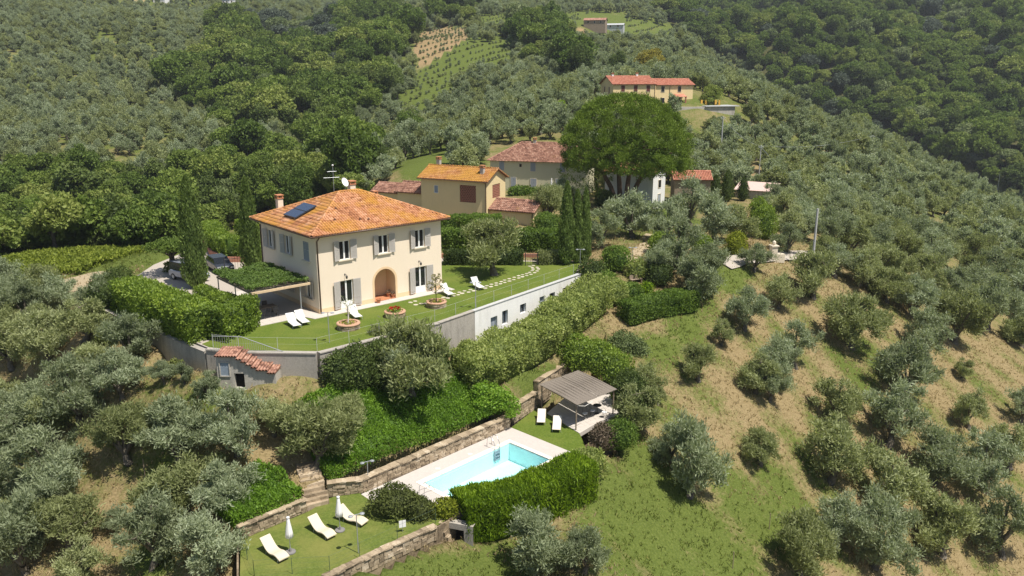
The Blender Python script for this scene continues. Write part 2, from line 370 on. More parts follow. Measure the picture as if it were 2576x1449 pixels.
plaster('white_wall', (0.74, 0.73, 0.72), (0.55, 0.53, 0.50), 0.04, 0.35)
plaster('garage_wall', (0.76, 0.75, 0.73), (0.42, 0.40, 0.36), 0.05, 0.55)
plaster('yellow_wall', (0.74, 0.58, 0.32), (0.62, 0.49, 0.29), 0.04, 0.3)
plaster('grey_render', (0.37, 0.34, 0.30), (0.15, 0.14, 0.12), 0.2, 0.85)
plaster('stain_wall', (0.45, 0.42, 0.37), (0.17, 0.16, 0.145), 0.2, 0.8)
plain('fascia', (0.13, 0.06, 0.035), 0.6)
plain('copper_pipe', (0.10, 0.055, 0.035), 0.45, 0.5)
plain('soffit', (0.42, 0.36, 0.27), 0.9)
plain('shutter_grey', (0.47, 0.44, 0.41), 0.6, var=0.06)
plain('shutter_blue', (0.30, 0.33, 0.37), 0.6, var=0.06)
plain('shutter_red', (0.13, 0.045, 0.035), 0.6)
plain('frame_white', (0.80, 0.80, 0.79), 0.45, var=0.03)
plain('stone_sill', (0.66, 0.58, 0.46), 0.8)
plain('door_white', (0.62, 0.63, 0.65), 0.5, var=0.04)
plain('iron', (0.035, 0.035, 0.037), 0.5, 0.5)
plain('steel', (0.55, 0.56, 0.58), 0.25, 0.5, 0.9)
plain('galvanised', (0.42, 0.44, 0.46), 0.45, 0.5, 0.5)
plain('green_metal', (0.05, 0.09, 0.06), 0.5)
plain('concrete_pole', (0.46, 0.46, 0.45), 0.85, var=0.15)
plain('paving', (0.52, 0.475, 0.43), 0.85, var=0.07, scale=3)
plain('pool_deck', (0.50, 0.455, 0.42), 0.85, var=0.05, scale=3)
plain('coping', (0.80, 0.71, 0.62), 0.8, var=0.04)
plain('gravel_road', (0.40, 0.355, 0.305), 0.95, var=0.12, scale=9)
plain('track_dirt', (0.36, 0.29, 0.19), 0.95, var=0.15, scale=9)
plain('terracotta', (0.46, 0.20, 0.10), 0.85, var=0.15)
plain('planter_rim', (0.50, 0.30, 0.20), 0.85, var=0.12)
plain('soil', (0.10, 0.07, 0.045), 0.95)
plain('sling_white', (0.70, 0.67, 0.61), 0.8, var=0.04)
plain('rattan_cream', (0.62, 0.53, 0.405), 0.75, var=0.10, scale=30)
plain('parasol_cloth', (0.80, 0.79, 0.78), 0.85, var=0.04)
plain('reed_mat', (0.205, 0.175, 0.145), 0.95, var=0.2, scale=14)
plain('wood_old', (0.27, 0.21, 0.155), 0.9, var=0.2)
plain('wood_pale', (0.60, 0.45, 0.29), 0.85, var=0.15)
plain('white_plastic', (0.80, 0.80, 0.80), 0.5, var=0.02)
plain('brick_red', (0.36, 0.165, 0.11), 0.9, var=0.2, scale=14)
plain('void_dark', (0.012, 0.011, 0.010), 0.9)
plain('panel_frame', (0.04, 0.045, 0.055), 0.35, 0.5)
plain('grey_sheet', (0.46, 0.47, 0.48), 0.6)
plain('pink_sheet', (0.60, 0.43, 0.38), 0.8, var=0.06)
plain('orange_cloth', (0.62, 0.36, 0.06), 0.8)
plain('car_silver', (0.30, 0.33, 0.40), 0.3, 0.6, 0.4, var=0.03)
plain('car_dark', (0.045, 0.05, 0.065), 0.25, 0.6, 0.3, var=0.03)
plain('rubber', (0.02, 0.02, 0.02), 0.8)
plain('lead_blue', (0.25, 0.30, 0.36), 0.6)
plain('slab_dark', (0.20, 0.19, 0.185), 0.9)
plain('white_bark', (0.62, 0.57, 0.50), 0.85, var=0.15)
t = NT('glass_dark'); t.bsdf((0.014, 0.017, 0.020), 0.08, 0.6); M['glass_dark'] = t.m
t = NT('solar_glass'); t.bsdf((0.045, 0.065, 0.115), 0.18, 0.6); M['solar_glass'] = t.m
t = NT('pool_lining'); nz = t.noise(0.8, 3); r = t.ramp(nz, [(0.3, (0.60, 0.82, 0.83)), (0.7, (0.66, 0.87, 0.88))]); t.bsdf(r.outputs[0], 0.6); M['pool_lining'] = t.m
def water_mat():
    t = NT('water'); nz = t.noise(2.2, 3, 0.5)
    bp = t.n('ShaderNodeBump'); bp.inputs['Strength'].default_value = 0.10; bp.inputs['Distance'].default_value = 0.05; t.l(nz, bp, 0, 'Height')
    tr = t.n('ShaderNodeBsdfTransparent'); tr.inputs[0].default_value = (0.85, 0.975, 0.985, 1)
    gl = t.n('ShaderNodeBsdfGlossy'); gl.inputs['Roughness'].default_value = 0.04; t.l(bp, gl, 0, 'Normal')
    fr = t.n('ShaderNodeFresnel'); fr.inputs[0].default_value = 1.33; t.l(bp, fr, 0, 'Normal')
    mx = t.n('ShaderNodeMixShader'); t.l(fr, mx); t.l(tr, mx, 0, 1); t.l(gl, mx, 0, 2); t.l(mx, t.out); M['water'] = t.m
water_mat()
def stone_mat(name, stops):
    t = NT(name); oi = t.n('ShaderNodeObjectInfo'); v = t.n('ShaderNodeTexVoronoi'); v.inputs['Scale'].default_value = 1.7
    t.t.links.new(t.coord(), v.inputs['Vector']); sep = t.n('ShaderNodeSeparateColor'); t.t.links.new(v.outputs['Color'], sep.inputs[0])
    nz = t.noise(7, 6, 0.7); ad = t.n('ShaderNodeMath', _operation='MULTIPLY_ADD'); ad.inputs[1].default_value = 0.4; t.l(sep, ad); t.l(nz, ad, 0, 2)
    ad2 = t.n('ShaderNodeMath', _operation='MULTIPLY_ADD'); ad2.inputs[1].default_value = 0.5; t.t.links.new(oi.outputs['Random'], ad2.inputs[0]); t.l(ad, ad2, 0, 2)
    sb = t.n('ShaderNodeMath', _operation='SUBTRACT'); sb.inputs[1].default_value = 0.42; sb.use_clamp = True; t.l(ad2, sb)
    r = t.ramp(sb, stops); t.bsdf(r.outputs[0], 0.95, 0.1, bump=nz.outputs[0], bump_d=0.03, bump_s=0.7); M[name] = t.m
stone_mat('wall_stone', [(0.05, (0.13, 0.10, 0.07)), (0.4, (0.28, 0.22, 0.15)), (0.75, (0.42, 0.335, 0.235)), (1.0, (0.55, 0.47, 0.36))])
stone_mat('path_stone', [(0.05, (0.36, 0.33, 0.26)), (0.6, (0.52, 0.47, 0.38)), (1.0, (0.62, 0.56, 0.47))])

# ---------------------------------------------------------------- object helpers
def link(o, parent=None):
    col.objects.link(o)
    if parent is not None: o.parent = parent
    return o
def tag(o, label=None, cat=None, group=None, kind=None):
    if label: o['label'] = label
    if cat: o['category'] = cat
    if group: o['group'] = group
    if kind: o['kind'] = kind
    return o
def thing(name, label, cat, loc=(0, 0, 0), rz=0.0, group=None):
    o = bpy.data.objects.new(name, None); o.empty_display_size = 0.2
    o.location = loc; o.rotation_euler = (0, 0, rz); link(o)
    return tag(o, label, cat, group)
def copy_tree(o, parent=None):
    c = o.copy(); col.objects.link(c); c.parent = parent
    for ch in list(o.children): copy_tree(ch, c)
    return c
class MB:
    def __init__(s): s.v = []; s.f = []; s.mi = []; s.cur = 0
    def add(s, vs, fs):
        k = len(s.v); s.v.extend([tuple(float(c) for c in p) for p in vs])
        for f in fs: s.f.append([i + k for i in f]); s.mi.append(s.cur)
        return s
    def box(s, x0, x1, y0, y1, z0, z1):
        return s.add([(x0, y0, z0), (x1, y0, z0), (x1, y1, z0), (x0, y1, z0), (x0, y0, z1), (x1, y0, z1), (x1, y1, z1), (x0, y1, z1)],
                     [(3, 2, 1, 0), (4, 5, 6, 7), (0, 1, 5, 4), (1, 2, 6, 5), (2, 3, 7, 6), (3, 0, 4, 7)])
    def obox(s, a, b, w, h, up=(0, 0, 1)):
        """bar from a to b, w wide, h high, centred"""
        a = Vector(a); b = Vector(b); d = (b - a).normalized(); u = Vector(up)
        if abs(d.dot(u)) > 0.99: u = Vector((1, 0, 0))
        sd = d.cross(u).normalized() * w / 2; u2 = sd.cross(d).normalized() * h / 2
        return s.add([a - sd - u2, a + sd - u2, a + sd + u2, a - sd + u2, b - sd - u2, b + sd - u2, b + sd + u2, b - sd + u2],
                     [(0, 1, 2, 3), (7, 6, 5, 4), (0, 4, 5, 1), (1, 5, 6, 2), (2, 6, 7, 3), (3, 7, 4, 0)])
    def tube(s, pts, rad, n=8, cap=True):
        pts = [Vector(p) for p in pts]; m = len(pts)
        if not hasattr(rad, '__len__'): rad = [rad] * m
        vs = []
        for i, p in enumerate(pts):
            d = (pts[min(i + 1, m - 1)] - pts[max(i - 1, 0)]).normalized()
            a = d.cross(Vector((0, 0, 1)))
            if a.length < 1e-3: a = Vector((1, 0, 0))
            a.normalize(); b = d.cross(a)
            for k in range(n):
                t = 2 * math.pi * k / n; vs.append(p + (a * math.cos(t) + b * math.sin(t)) * rad[i])
        fs = [(i * n + k, i * n + (k + 1) % n, (i + 1) * n + (k + 1) % n, (i + 1) * n + k) for i in range(m - 1) for k in range(n)]
        if cap: fs += [tuple(range(n))[::-1], tuple((m - 1) * n + k for k in range(n))]
        return s.add(vs, fs)
    def lathe(s, prof, n=20, c=(0, 0, 0)):
        vs = [(c[0] + r * math.cos(2 * math.pi * k / n), c[1] + r * math.sin(2 * math.pi * k / n), c[2] + z) for r, z in prof for k in range(n)]
        m = len(prof)
        fs = [(i * n + k, i * n + (k + 1) % n, (i + 1) * n + (k + 1) % n, (i + 1) * n + k) for i in range(m - 1) for k in range(n)]
        if prof[-1][0] > 1e-4: fs.append(tuple((m - 1) * n + k for k in range(n)))
        if prof[0][0] > 1e-4: fs.append(tuple(range(n))[::-1])
        return s.add(vs, fs)
    def prism(s, poly, z0, z1):
        n = len(poly); vs = [(p[0], p[1], z0) for p in poly] + [(p[0], p[1], z1) for p in poly]
        ar = sum(poly[i][0] * poly[(i + 1) % n][1] - poly[(i + 1) % n][0] * poly[i][1] for i in range(n))
        fs = [tuple(range(n))[::-1], tuple(range(n, 2 * n))] + [(i, (i + 1) % n, n + (i + 1) % n, n + i) for i in range(n)]
        if ar < 0: fs = [f[::-1] for f in fs]
        return s.add(vs, fs)
    def build(s, name, mat, parent=None, smooth=False, bevel=0.0, mats=None):
        me = bpy.data.meshes.new(name); me.from_pydata(s.v, [], s.f); 
        for x in (mats or [mat]): me.materials.append(M[x] if isinstance(x, str) else x)
        if mats: me.polygons.foreach_set('material_index', s.mi)
        if smooth: me.polygons.foreach_set('use_smooth', [True] * len(me.polygons))
        me.update(); o = link(bpy.data.objects.new(name, me), parent)
        if bevel:
            b = o.modifiers.new('bevel', 'BEVEL'); b.width = bevel; b.segments = 2; b.limit_method = 'ANGLE'
        return o

# ---------------------------------------------------------------- leaves
def unit(a): return a / np.maximum(np.linalg.norm(a, axis=1, keepdims=True), 1e-9)
def leaf_quads(P, A, Nn, L, Wd):
    """quads centred on P, long axis A, normal about Nn"""
    A = unit(A); B = unit(np.cross(Nn, A)); L = np.broadcast_to(np.asarray(L, float), (len(P),))[:, None] / 2; Wd = np.broadcast_to(np.asarray(Wd, float), (len(P),))[:, None] / 2
    V = np.stack([P - A * L, P + B * Wd, P + A * L, P - B * Wd], 1).reshape(-1, 3)
    return V
def np_mesh(name, V, quads, mats, var=None, mat_idx=None, tris=None):
    me = bpy.data.meshes.new(name)
    nq = len(quads); nt = 0 if tris is None else len(tris)
    me.vertices.add(len(V)); me.vertices.foreach_set('co', np.asarray(V, np.float32).ravel())
    loops = np.asarray(quads, np.int32).ravel()
    starts = np.arange(nq, dtype=np.int32) * 4; tot = np.full(nq, 4, np.int32)
    if nt:
        starts = np.concatenate([starts, nq * 4 + np.arange(nt, dtype=np.int32) * 3]); tot = np.concatenate([tot, np.full(nt, 3, np.int32)])
        loops = np.concatenate([loops, np.asarray(tris, np.int32).ravel()])
    me.loops.add(len(loops)); me.loops.foreach_set('vertex_index', loops)
    me.polygons.add(nq + nt); me.polygons.foreach_set('loop_start', starts); me.polygons.foreach_set('loop_total', tot)
    for x in mats: me.materials.append(M[x])
    if mat_idx is not None: me.polygons.foreach_set('material_index', np.asarray(mat_idx, np.int32))
    me.update(calc_edges=True)
    if var is not None:
        a = me.attributes.new('v', 'FLOAT', 'POINT'); a.data.foreach_set('value', np.asarray(var, np.float32))
    return me
class Leaves:
    """collects leaf quads and solid cores, several materials"""
    def __init__(s): s.V = []; s.Q = []; s.var = []; s.mi = []; s.k = 0
    def leaves(s, P, A, Nn, L, Wd, var, mi=0):
        V = leaf_quads(P, A, Nn, L, Wd); n = len(P)
        s.V.append(V); s.Q.append(np.arange(n * 4).reshape(n, 4) + s.k); s.k += n * 4
        s.var.append(np.repeat(np.broadcast_to(var, (n,)), 4)); s.mi.append(np.full(n, mi)); return s
    def solid(s, V, Q, mi=0, var=0.1):
        V = np.asarray(V, float); Q = np.asarray(Q)
        s.V.append(V); s.Q.append(Q + s.k); s.k += len(V); s.var.append(np.full(len(V), var)); s.mi.append(np.full(len(Q), mi)); return s
    def tube(s, pts, rad, n=6, mi=0):
        b = MB().tube(pts, rad, n, cap=False); return s.solid(b.v, b.f, mi)
    def mesh(s, name, mats):
        return np_mesh(name, np.concatenate(s.V), np.concatenate(s.Q), mats, np.concatenate(s.var), np.concatenate(s.mi))
def rnd_dir(n): return unit(rng.normal(size=(n, 3)))
def clump_leaves(lv, centres, radii, per, L, Wd, up=0.4, mi=0, flat=0.8, vbase=None, shell=0.55, spread=0.9):
    """leafy clumps: sprigs stand out from each clump's heart"""
    k = len(centres); C = np.repeat(centres, per, 0); Rr = np.repeat(radii, per)
    d = rnd_dir(k * per); d[:, 2] *= flat
    rad = Rr * (shell + (1 - shell) * rng.random(k * per)) * (0.8 + 0.4 * rng.random(k * per))
    P = C + d * rad[:, None]
    A = unit(d * spread + np.array([0, 0, up]) + rng.normal(size=d.shape) * 0.55)
    Nn = unit(np.cross(A, rnd_dir(len(A))) + d * 0.5)
    cv = rng.random(k) * 0.3 if vbase is None else vbase
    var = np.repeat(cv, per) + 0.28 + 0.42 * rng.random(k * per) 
    Ls = L * (0.6 + 0.8 * rng.random(k * per)); Ws = Wd * (0.7 + 0.6 * rng.random(k * per))
    lv.leaves(P, A, Nn, Ls, Ws, np.clip(var, 0, 1), mi)

# ---------------------------------------------------------------- land
def wob(x, y, f=1.0, s=0.0):
    return (np.sin(x * 1.7 * f + 1.3 * np.sin(y * 1.1 * f + s)) + np.sin(y * 2.1 * f + 1.7 * np.sin(x * 0.9 * f + 2 + s)) + 0.6 * np.sin((x + y) * 3.7 * f + s)) / 2.6
def axis(lo, hi, step, far_lo, far_hi, grow_by=1.045):
    a = list(np.arange(lo, hi + 1e-6, step)); s = step
    while a[-1] < far_hi: s *= grow_by; a.append(a[-1] + s)
    b = []; s = step; v = lo
    while v > far_lo: s *= grow_by; v -= s; b.append(v)
    return np.array(b[::-1] + a)
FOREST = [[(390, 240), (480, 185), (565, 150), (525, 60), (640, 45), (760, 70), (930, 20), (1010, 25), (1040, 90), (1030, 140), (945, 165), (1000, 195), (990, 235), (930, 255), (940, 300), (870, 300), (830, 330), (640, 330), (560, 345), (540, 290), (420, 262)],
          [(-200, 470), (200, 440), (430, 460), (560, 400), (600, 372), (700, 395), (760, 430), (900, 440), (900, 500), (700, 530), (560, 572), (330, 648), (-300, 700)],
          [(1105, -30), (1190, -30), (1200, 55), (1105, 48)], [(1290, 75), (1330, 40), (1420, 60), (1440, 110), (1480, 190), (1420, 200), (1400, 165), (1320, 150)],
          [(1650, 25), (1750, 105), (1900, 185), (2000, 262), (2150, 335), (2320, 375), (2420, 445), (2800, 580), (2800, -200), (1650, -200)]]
VINE_A = [(1000, 238), (1065, 175), (1180, 95), (1285, 85), (1290, 155), (1170, 190)]
VINE_B = [(1035, 150), (1050, 78), (1170, 62), (1180, 95), (1065, 175)]
VINE_C = [(965, 268), (1000, 238), (1170, 190), (1120, 225), (1050, 290), (985, 270)]
VINE_D = [(1190, 75), (1205, 30), (1480, 25), (1700, 60), (1690, 105), (1580, 95), (1470, 100), (1440, 60), (1300, 70)]
GREENS = [(1830, 700, 70, 45, .55), (1740, 800, 70, 60, .35), (1660, 880, 60, 50, .4), (1600, 1250, 170, 200, .42), (1750, 1400, 220, 120, .3), (1950, 1330, 150, 120, .22), (1950, 1200, 120, 90, .18),
          (1330, 945, 60, 30, .5), (1200, 1430, 160, 60, .45), (950, 1440, 160, 40, .35), (380, 1420, 70, 60, .5), (370, 1180, 80, 60, .25), (2150, 880, 90, 60, .28), (2200, 960, 60, 40, .25),
          (2080, 1080, 60, 60, .15), (1080, 400, 90, 45, .7), (750, 345, 30, 30, .6), (1140, 250, 60, 50, .2), (560, 1000, 140, 60, .3), (200, 640, 320, 55, .6), (700, 60, 500, 100, .08), (1600, 560, 150, 40, .4), (1690, 545, 50, 25, .6)]
BARES = [(1440, 860, 60, 60, .35), (1560, 810, 120, 40, .3), (330, 850, 50, 60, .25), (230, 690, 60, 20, .4), (1460, 85, 30, 22, .7), (1900, 440, 25, 40, .6), (2080, 575, 60, 25, .55), (2350, 560, 60, 30, .25), (600, 330, 60, 30, .25),
         (300, 400, 60, 30, .3), (260, 100, 50, 25, .3), (30, 130, 20, 25, .5), (2250, 990, 50, 40, .2), (120, 980, 60, 60, .2), (1450, 1300, 20, 20, .0)]
def land_green(px, py):
    g = np.zeros(np.shape(px))
    for cx, cy_, rx, ry, a in GREENS: g += a * np.exp(-(((px - cx) / rx) ** 2 + ((py - cy_) / ry) ** 2))
    return g
def land_mesh():
    xs = axis(-52, 62, 0.62, -1000, 1000); ys = axis(26, 104, 0.62, -40, 1500, 1.04)
    X, Y = np.meshgrid(xs, ys); Z = ground(X, Y)
    near = np.exp(-np.maximum(0, Y - 120) / 80)
    Z = Z + wob(X, Y, 0.35) * 0.10 + wob(X, Y, 1.3, 1.0) * 0.05 * near
    px, py = project(np.stack([X, Y, Z], -1))
    g = land_green(px, py) + 0.06 + 0.24 * (1 - near); b = np.zeros(X.shape)
    for cx, cy_, rx, ry, a in BARES: b += a * np.exp(-(((px - cx) / rx) ** 2 + ((py - cy_) / ry) ** 2))
    g[inside(VINE_A, px, py)] = 0.75; g[inside(VINE_C, px, py)] = 0.6; b[inside(VINE_B, px, py)] = 0.45; g[inside(VINE_B, px, py)] = 0.05; g[inside(VINE_D, px, py)] = 0.42
    fld = inside([(1600, 850), (1850, 690), (2250, 760), (2650, 950), (2650, 1600), (1500, 1600), (1560, 1150)], px, py)
    g = g + fld * 0.13 * np.sin((X * 0.75 + Y * 0.66) * 6.283 / 5.5 + 0.8 * np.sin(X * 0.21))
    nx = len(xs); ny = len(ys)
    i = np.arange(nx * ny).reshape(ny, nx)
    Q = np.stack([i[:-1, :-1], i[:-1, 1:], i[1:, 1:], i[1:, :-1]], -1).reshape(-1, 4)
    me = np_mesh('terrain', np.stack([X, Y, Z], -1).reshape(-1, 3), Q, ['land'])
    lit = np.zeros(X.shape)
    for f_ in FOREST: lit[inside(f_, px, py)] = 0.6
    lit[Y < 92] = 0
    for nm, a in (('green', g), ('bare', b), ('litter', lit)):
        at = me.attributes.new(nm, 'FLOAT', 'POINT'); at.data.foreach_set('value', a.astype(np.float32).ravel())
    me.polygons.foreach_set('use_smooth', np.ones(len(Q), bool))
    tag(link(bpy.data.objects.new('terrain', me)), 'dry straw and green grass hillside under the olive groves', None, None, 'structure')
land_mesh()
def slab(name, poly, z0, z1, mat, label):
    o = MB().prism([tuple(p) for p in poly], z0, z1).build(name, mat); return tag(o, label, None, None, 'structure')
def sheet(name, poly, z, mat, label, parent=None):
    b = MB(); n = len(poly)
    ar = sum(poly[i][0] * poly[(i + 1) % n][1] - poly[(i + 1) % n][0] * poly[i][1] for i in range(n))
    p = list(poly) if ar > 0 else list(poly)[::-1]
    b.add([(q[0], q[1], z) for q in p], [tuple(range(n))])
    return tag(b.build(name, mat, parent), label, None, None, 'structure')
def draped(name, pts, width, mat, label, lift=0.06):
    """a path laid over the land along a polyline"""
    P = [np.array(p[:2], float) for p in pts]; Q = []
    for a, b in zip(P[:-1], P[1:]):
        k = max(1, int(np.linalg.norm(b - a) / 0.6)); Q += [a + (b - a) * t / k for t in range(k)]
    Q.append(P[-1]); b = MB(); vs = []
    m = 5
    for i, q in enumerate(Q):
        d = Q[min(i + 1, len(Q) - 1)] - Q[max(i - 1, 0)]; d /= np.linalg.norm(d); nrm = np.array([-d[1], d[0]])
        w = width * (1 + 0.08 * math.sin(i * 0.7))
        for k in range(m):
            s = q + nrm * w * (k / (m - 1) - 0.5); vs.append((s[0], s[1], gz(s[0], s[1]) + lift))
    b.add(vs, [(i * m + k, i * m + k + 1, (i + 1) * m + k + 1, (i + 1) * m + k) for i in range(len(Q) - 1) for k in range(m - 1)])
    return tag(b.build(name, mat, smooth=True), label, None, None, 'structure')

# ---------------------------------------------------------------- trees
def olive_parts(seed, per=120, L=0.30, Wd=0.085, mat='olive_leaf', height=1.0, open_=0.0):
    """an olive tree about 4.6 m wide and 4 m high: short forked trunk, lobed silvery crown hanging low"""
    global rng
    keep = rng; rng = np.random.default_rng(100 + seed); r = random.Random(seed)
    tr = Leaves(); cr = Leaves()
    lean = r.uniform(-0.25, 0.25); fork = Vector((lean, r.uniform(-0.2, 0.2), 0.62))
    tr.tube([(0, 0, -0.6), (0.03, 0, 0.1), (lean * 0.5, 0, 0.38), fork], [0.38, 0.28, 0.22, 0.18], 7)
    cs = []; rs = []
    nl = r.randint(6, 8)
    for k in range(nl):
        a = 2 * math.pi * (k + r.uniform(-0.35, 0.35)) / nl; rad = r.uniform(0.7, 1.5); z = r.uniform(1.4, 3.0)
        if k == nl - 1: rad *= 0.25; z = r.uniform(3.0, 3.6)
        end = Vector((math.cos(a) * rad + lean, math.sin(a) * rad, z)); mid = fork.lerp(end, 0.5) + Vector((0, 0, 0.15))
        tr.tube([fork, mid, end], [0.12, 0.08, 0.04], 5)
        for j in range(r.randint(8, 11)):
            d = Vector((r.gauss(0, 1), r.gauss(0, 1), r.gauss(0.05, 0.9))).normalized() * r.uniform(0.2, 0.95)
            c = end + d; c.z = max(c.z, r.uniform(0.75, 1.0))
            cs.append(tuple(c)); rs.append(r.uniform(0.38, 0.74))
            if j < 3: tr.tube([end, end.lerp(c, 0.7)], [0.035, 0.015], 4)
    cs = np.array(cs); rs = np.array(rs)
    hv = rng.random(len(cs)) * 0.26
    clump_leaves(cr, cs, rs, per, L, Wd, up=0.55, flat=0.85, vbase=hv, shell=0.15, spread=0.8)
    a = tr, cr
    rng = keep
    return a
def wood_parts(seed, per=75, L=0.55, Wd=0.34, rx=4.2, hz=4.6, trunk=3.0, n=62, flat=0.8):
    """a broadleaf woodland tree about 8.5 m wide and 9 m high with a lumpy crown"""
    global rng
    keep = rng; rng = np.random.default_rng(300 + seed); r = random.Random(seed)
    tr = Leaves(); cr = Leaves()
    tr.tube([(0, 0, -1), (0.1, 0, trunk * 0.5), (0.15, 0.1, trunk), (0.1, 0, trunk + hz * 0.6)], [0.42, 0.32, 0.26, 0.1], 7)
    cs = []; rs = []
    lob = [(r.uniform(-0.45, 0.45), r.uniform(-0.45, 0.45), r.uniform(0.1, 0.8), r.uniform(0.5, 0.75)) for _ in range(6)] + [(0, 0, 0.55, 0.8)]
    for k in range(n):
        l = r.choice(lob); d = Vector((r.gauss(0, 1), r.gauss(0, 1), r.gauss(0.25, 0.8))).normalized() * l[3] * r.uniform(0.7, 1.0)
        c = ((l[0] + d.x) * rx * 0.85, (l[1] + d.y) * rx * 0.85, trunk * 0.75 + max(0.03, l[2] + d.z * 0.6) * hz)
        cs.append(c); rs.append(r.uniform(0.7, 1.25))
        if k % 9 == 0: tr.tube([(0.12, 0, trunk), (c[0] * 0.5, c[1] * 0.5, (trunk + c[2]) / 2), c], [0.14, 0.09, 0.03], 5)
    cs = np.array(cs); rs = np.array(rs)
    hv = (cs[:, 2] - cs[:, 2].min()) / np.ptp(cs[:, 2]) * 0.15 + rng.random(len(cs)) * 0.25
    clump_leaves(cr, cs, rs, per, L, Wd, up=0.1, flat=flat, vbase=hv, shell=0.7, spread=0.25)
    rng = keep
    return tr, cr
PROTO = {}
def proto(kind, seed, trunk_mat, leaf_mat, **kw):
    tr, cr = (olive_parts if kind == 'olive' else wood_parts)(seed, **kw)
    return tr.mesh('trunk', [trunk_mat]), cr.mesh('crown', [leaf_mat])
def variant(mesh, mat):
    m = mesh.copy(); m.materials.clear(); m.materials.append(M[mat]); return m
OL_N = [proto('olive', s, 'olive_bark', 'olive_leaf' if s % 2 else 'olive_grey', per=135, L=0.27, Wd=0.070) for s in range(6)]   # near olives
OL_M = [proto('olive', 20 + s, 'olive_bark', 'olive_leaf' if s % 2 else 'olive_grey', per=52, L=0.38, Wd=0.14) for s in range(5)]               # hillside olives
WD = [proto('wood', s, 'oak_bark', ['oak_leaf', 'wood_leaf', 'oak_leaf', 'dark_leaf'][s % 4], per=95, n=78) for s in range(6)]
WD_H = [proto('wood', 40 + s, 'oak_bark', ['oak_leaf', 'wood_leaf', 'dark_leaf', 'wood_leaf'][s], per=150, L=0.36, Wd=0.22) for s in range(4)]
def plant_tree(name, meshes, loc, s, label, cat, group=None, rz=None, sz=None, sink=0.0):
    o = thing(name, label, cat, (loc[0], loc[1], loc[2] - sink), R.uniform(0, 6.28) if rz is None else rz, group)
    o.scale = (s * R.uniform(0.88, 1.12), s * R.uniform(0.88, 1.12), s * R.uniform(0.9, 1.15) * (1 if sz is None else sz))
    for nm, me in zip(('trunk', 'crown'), meshes): link(bpy.data.objects.new(nm, me), o)
    return o

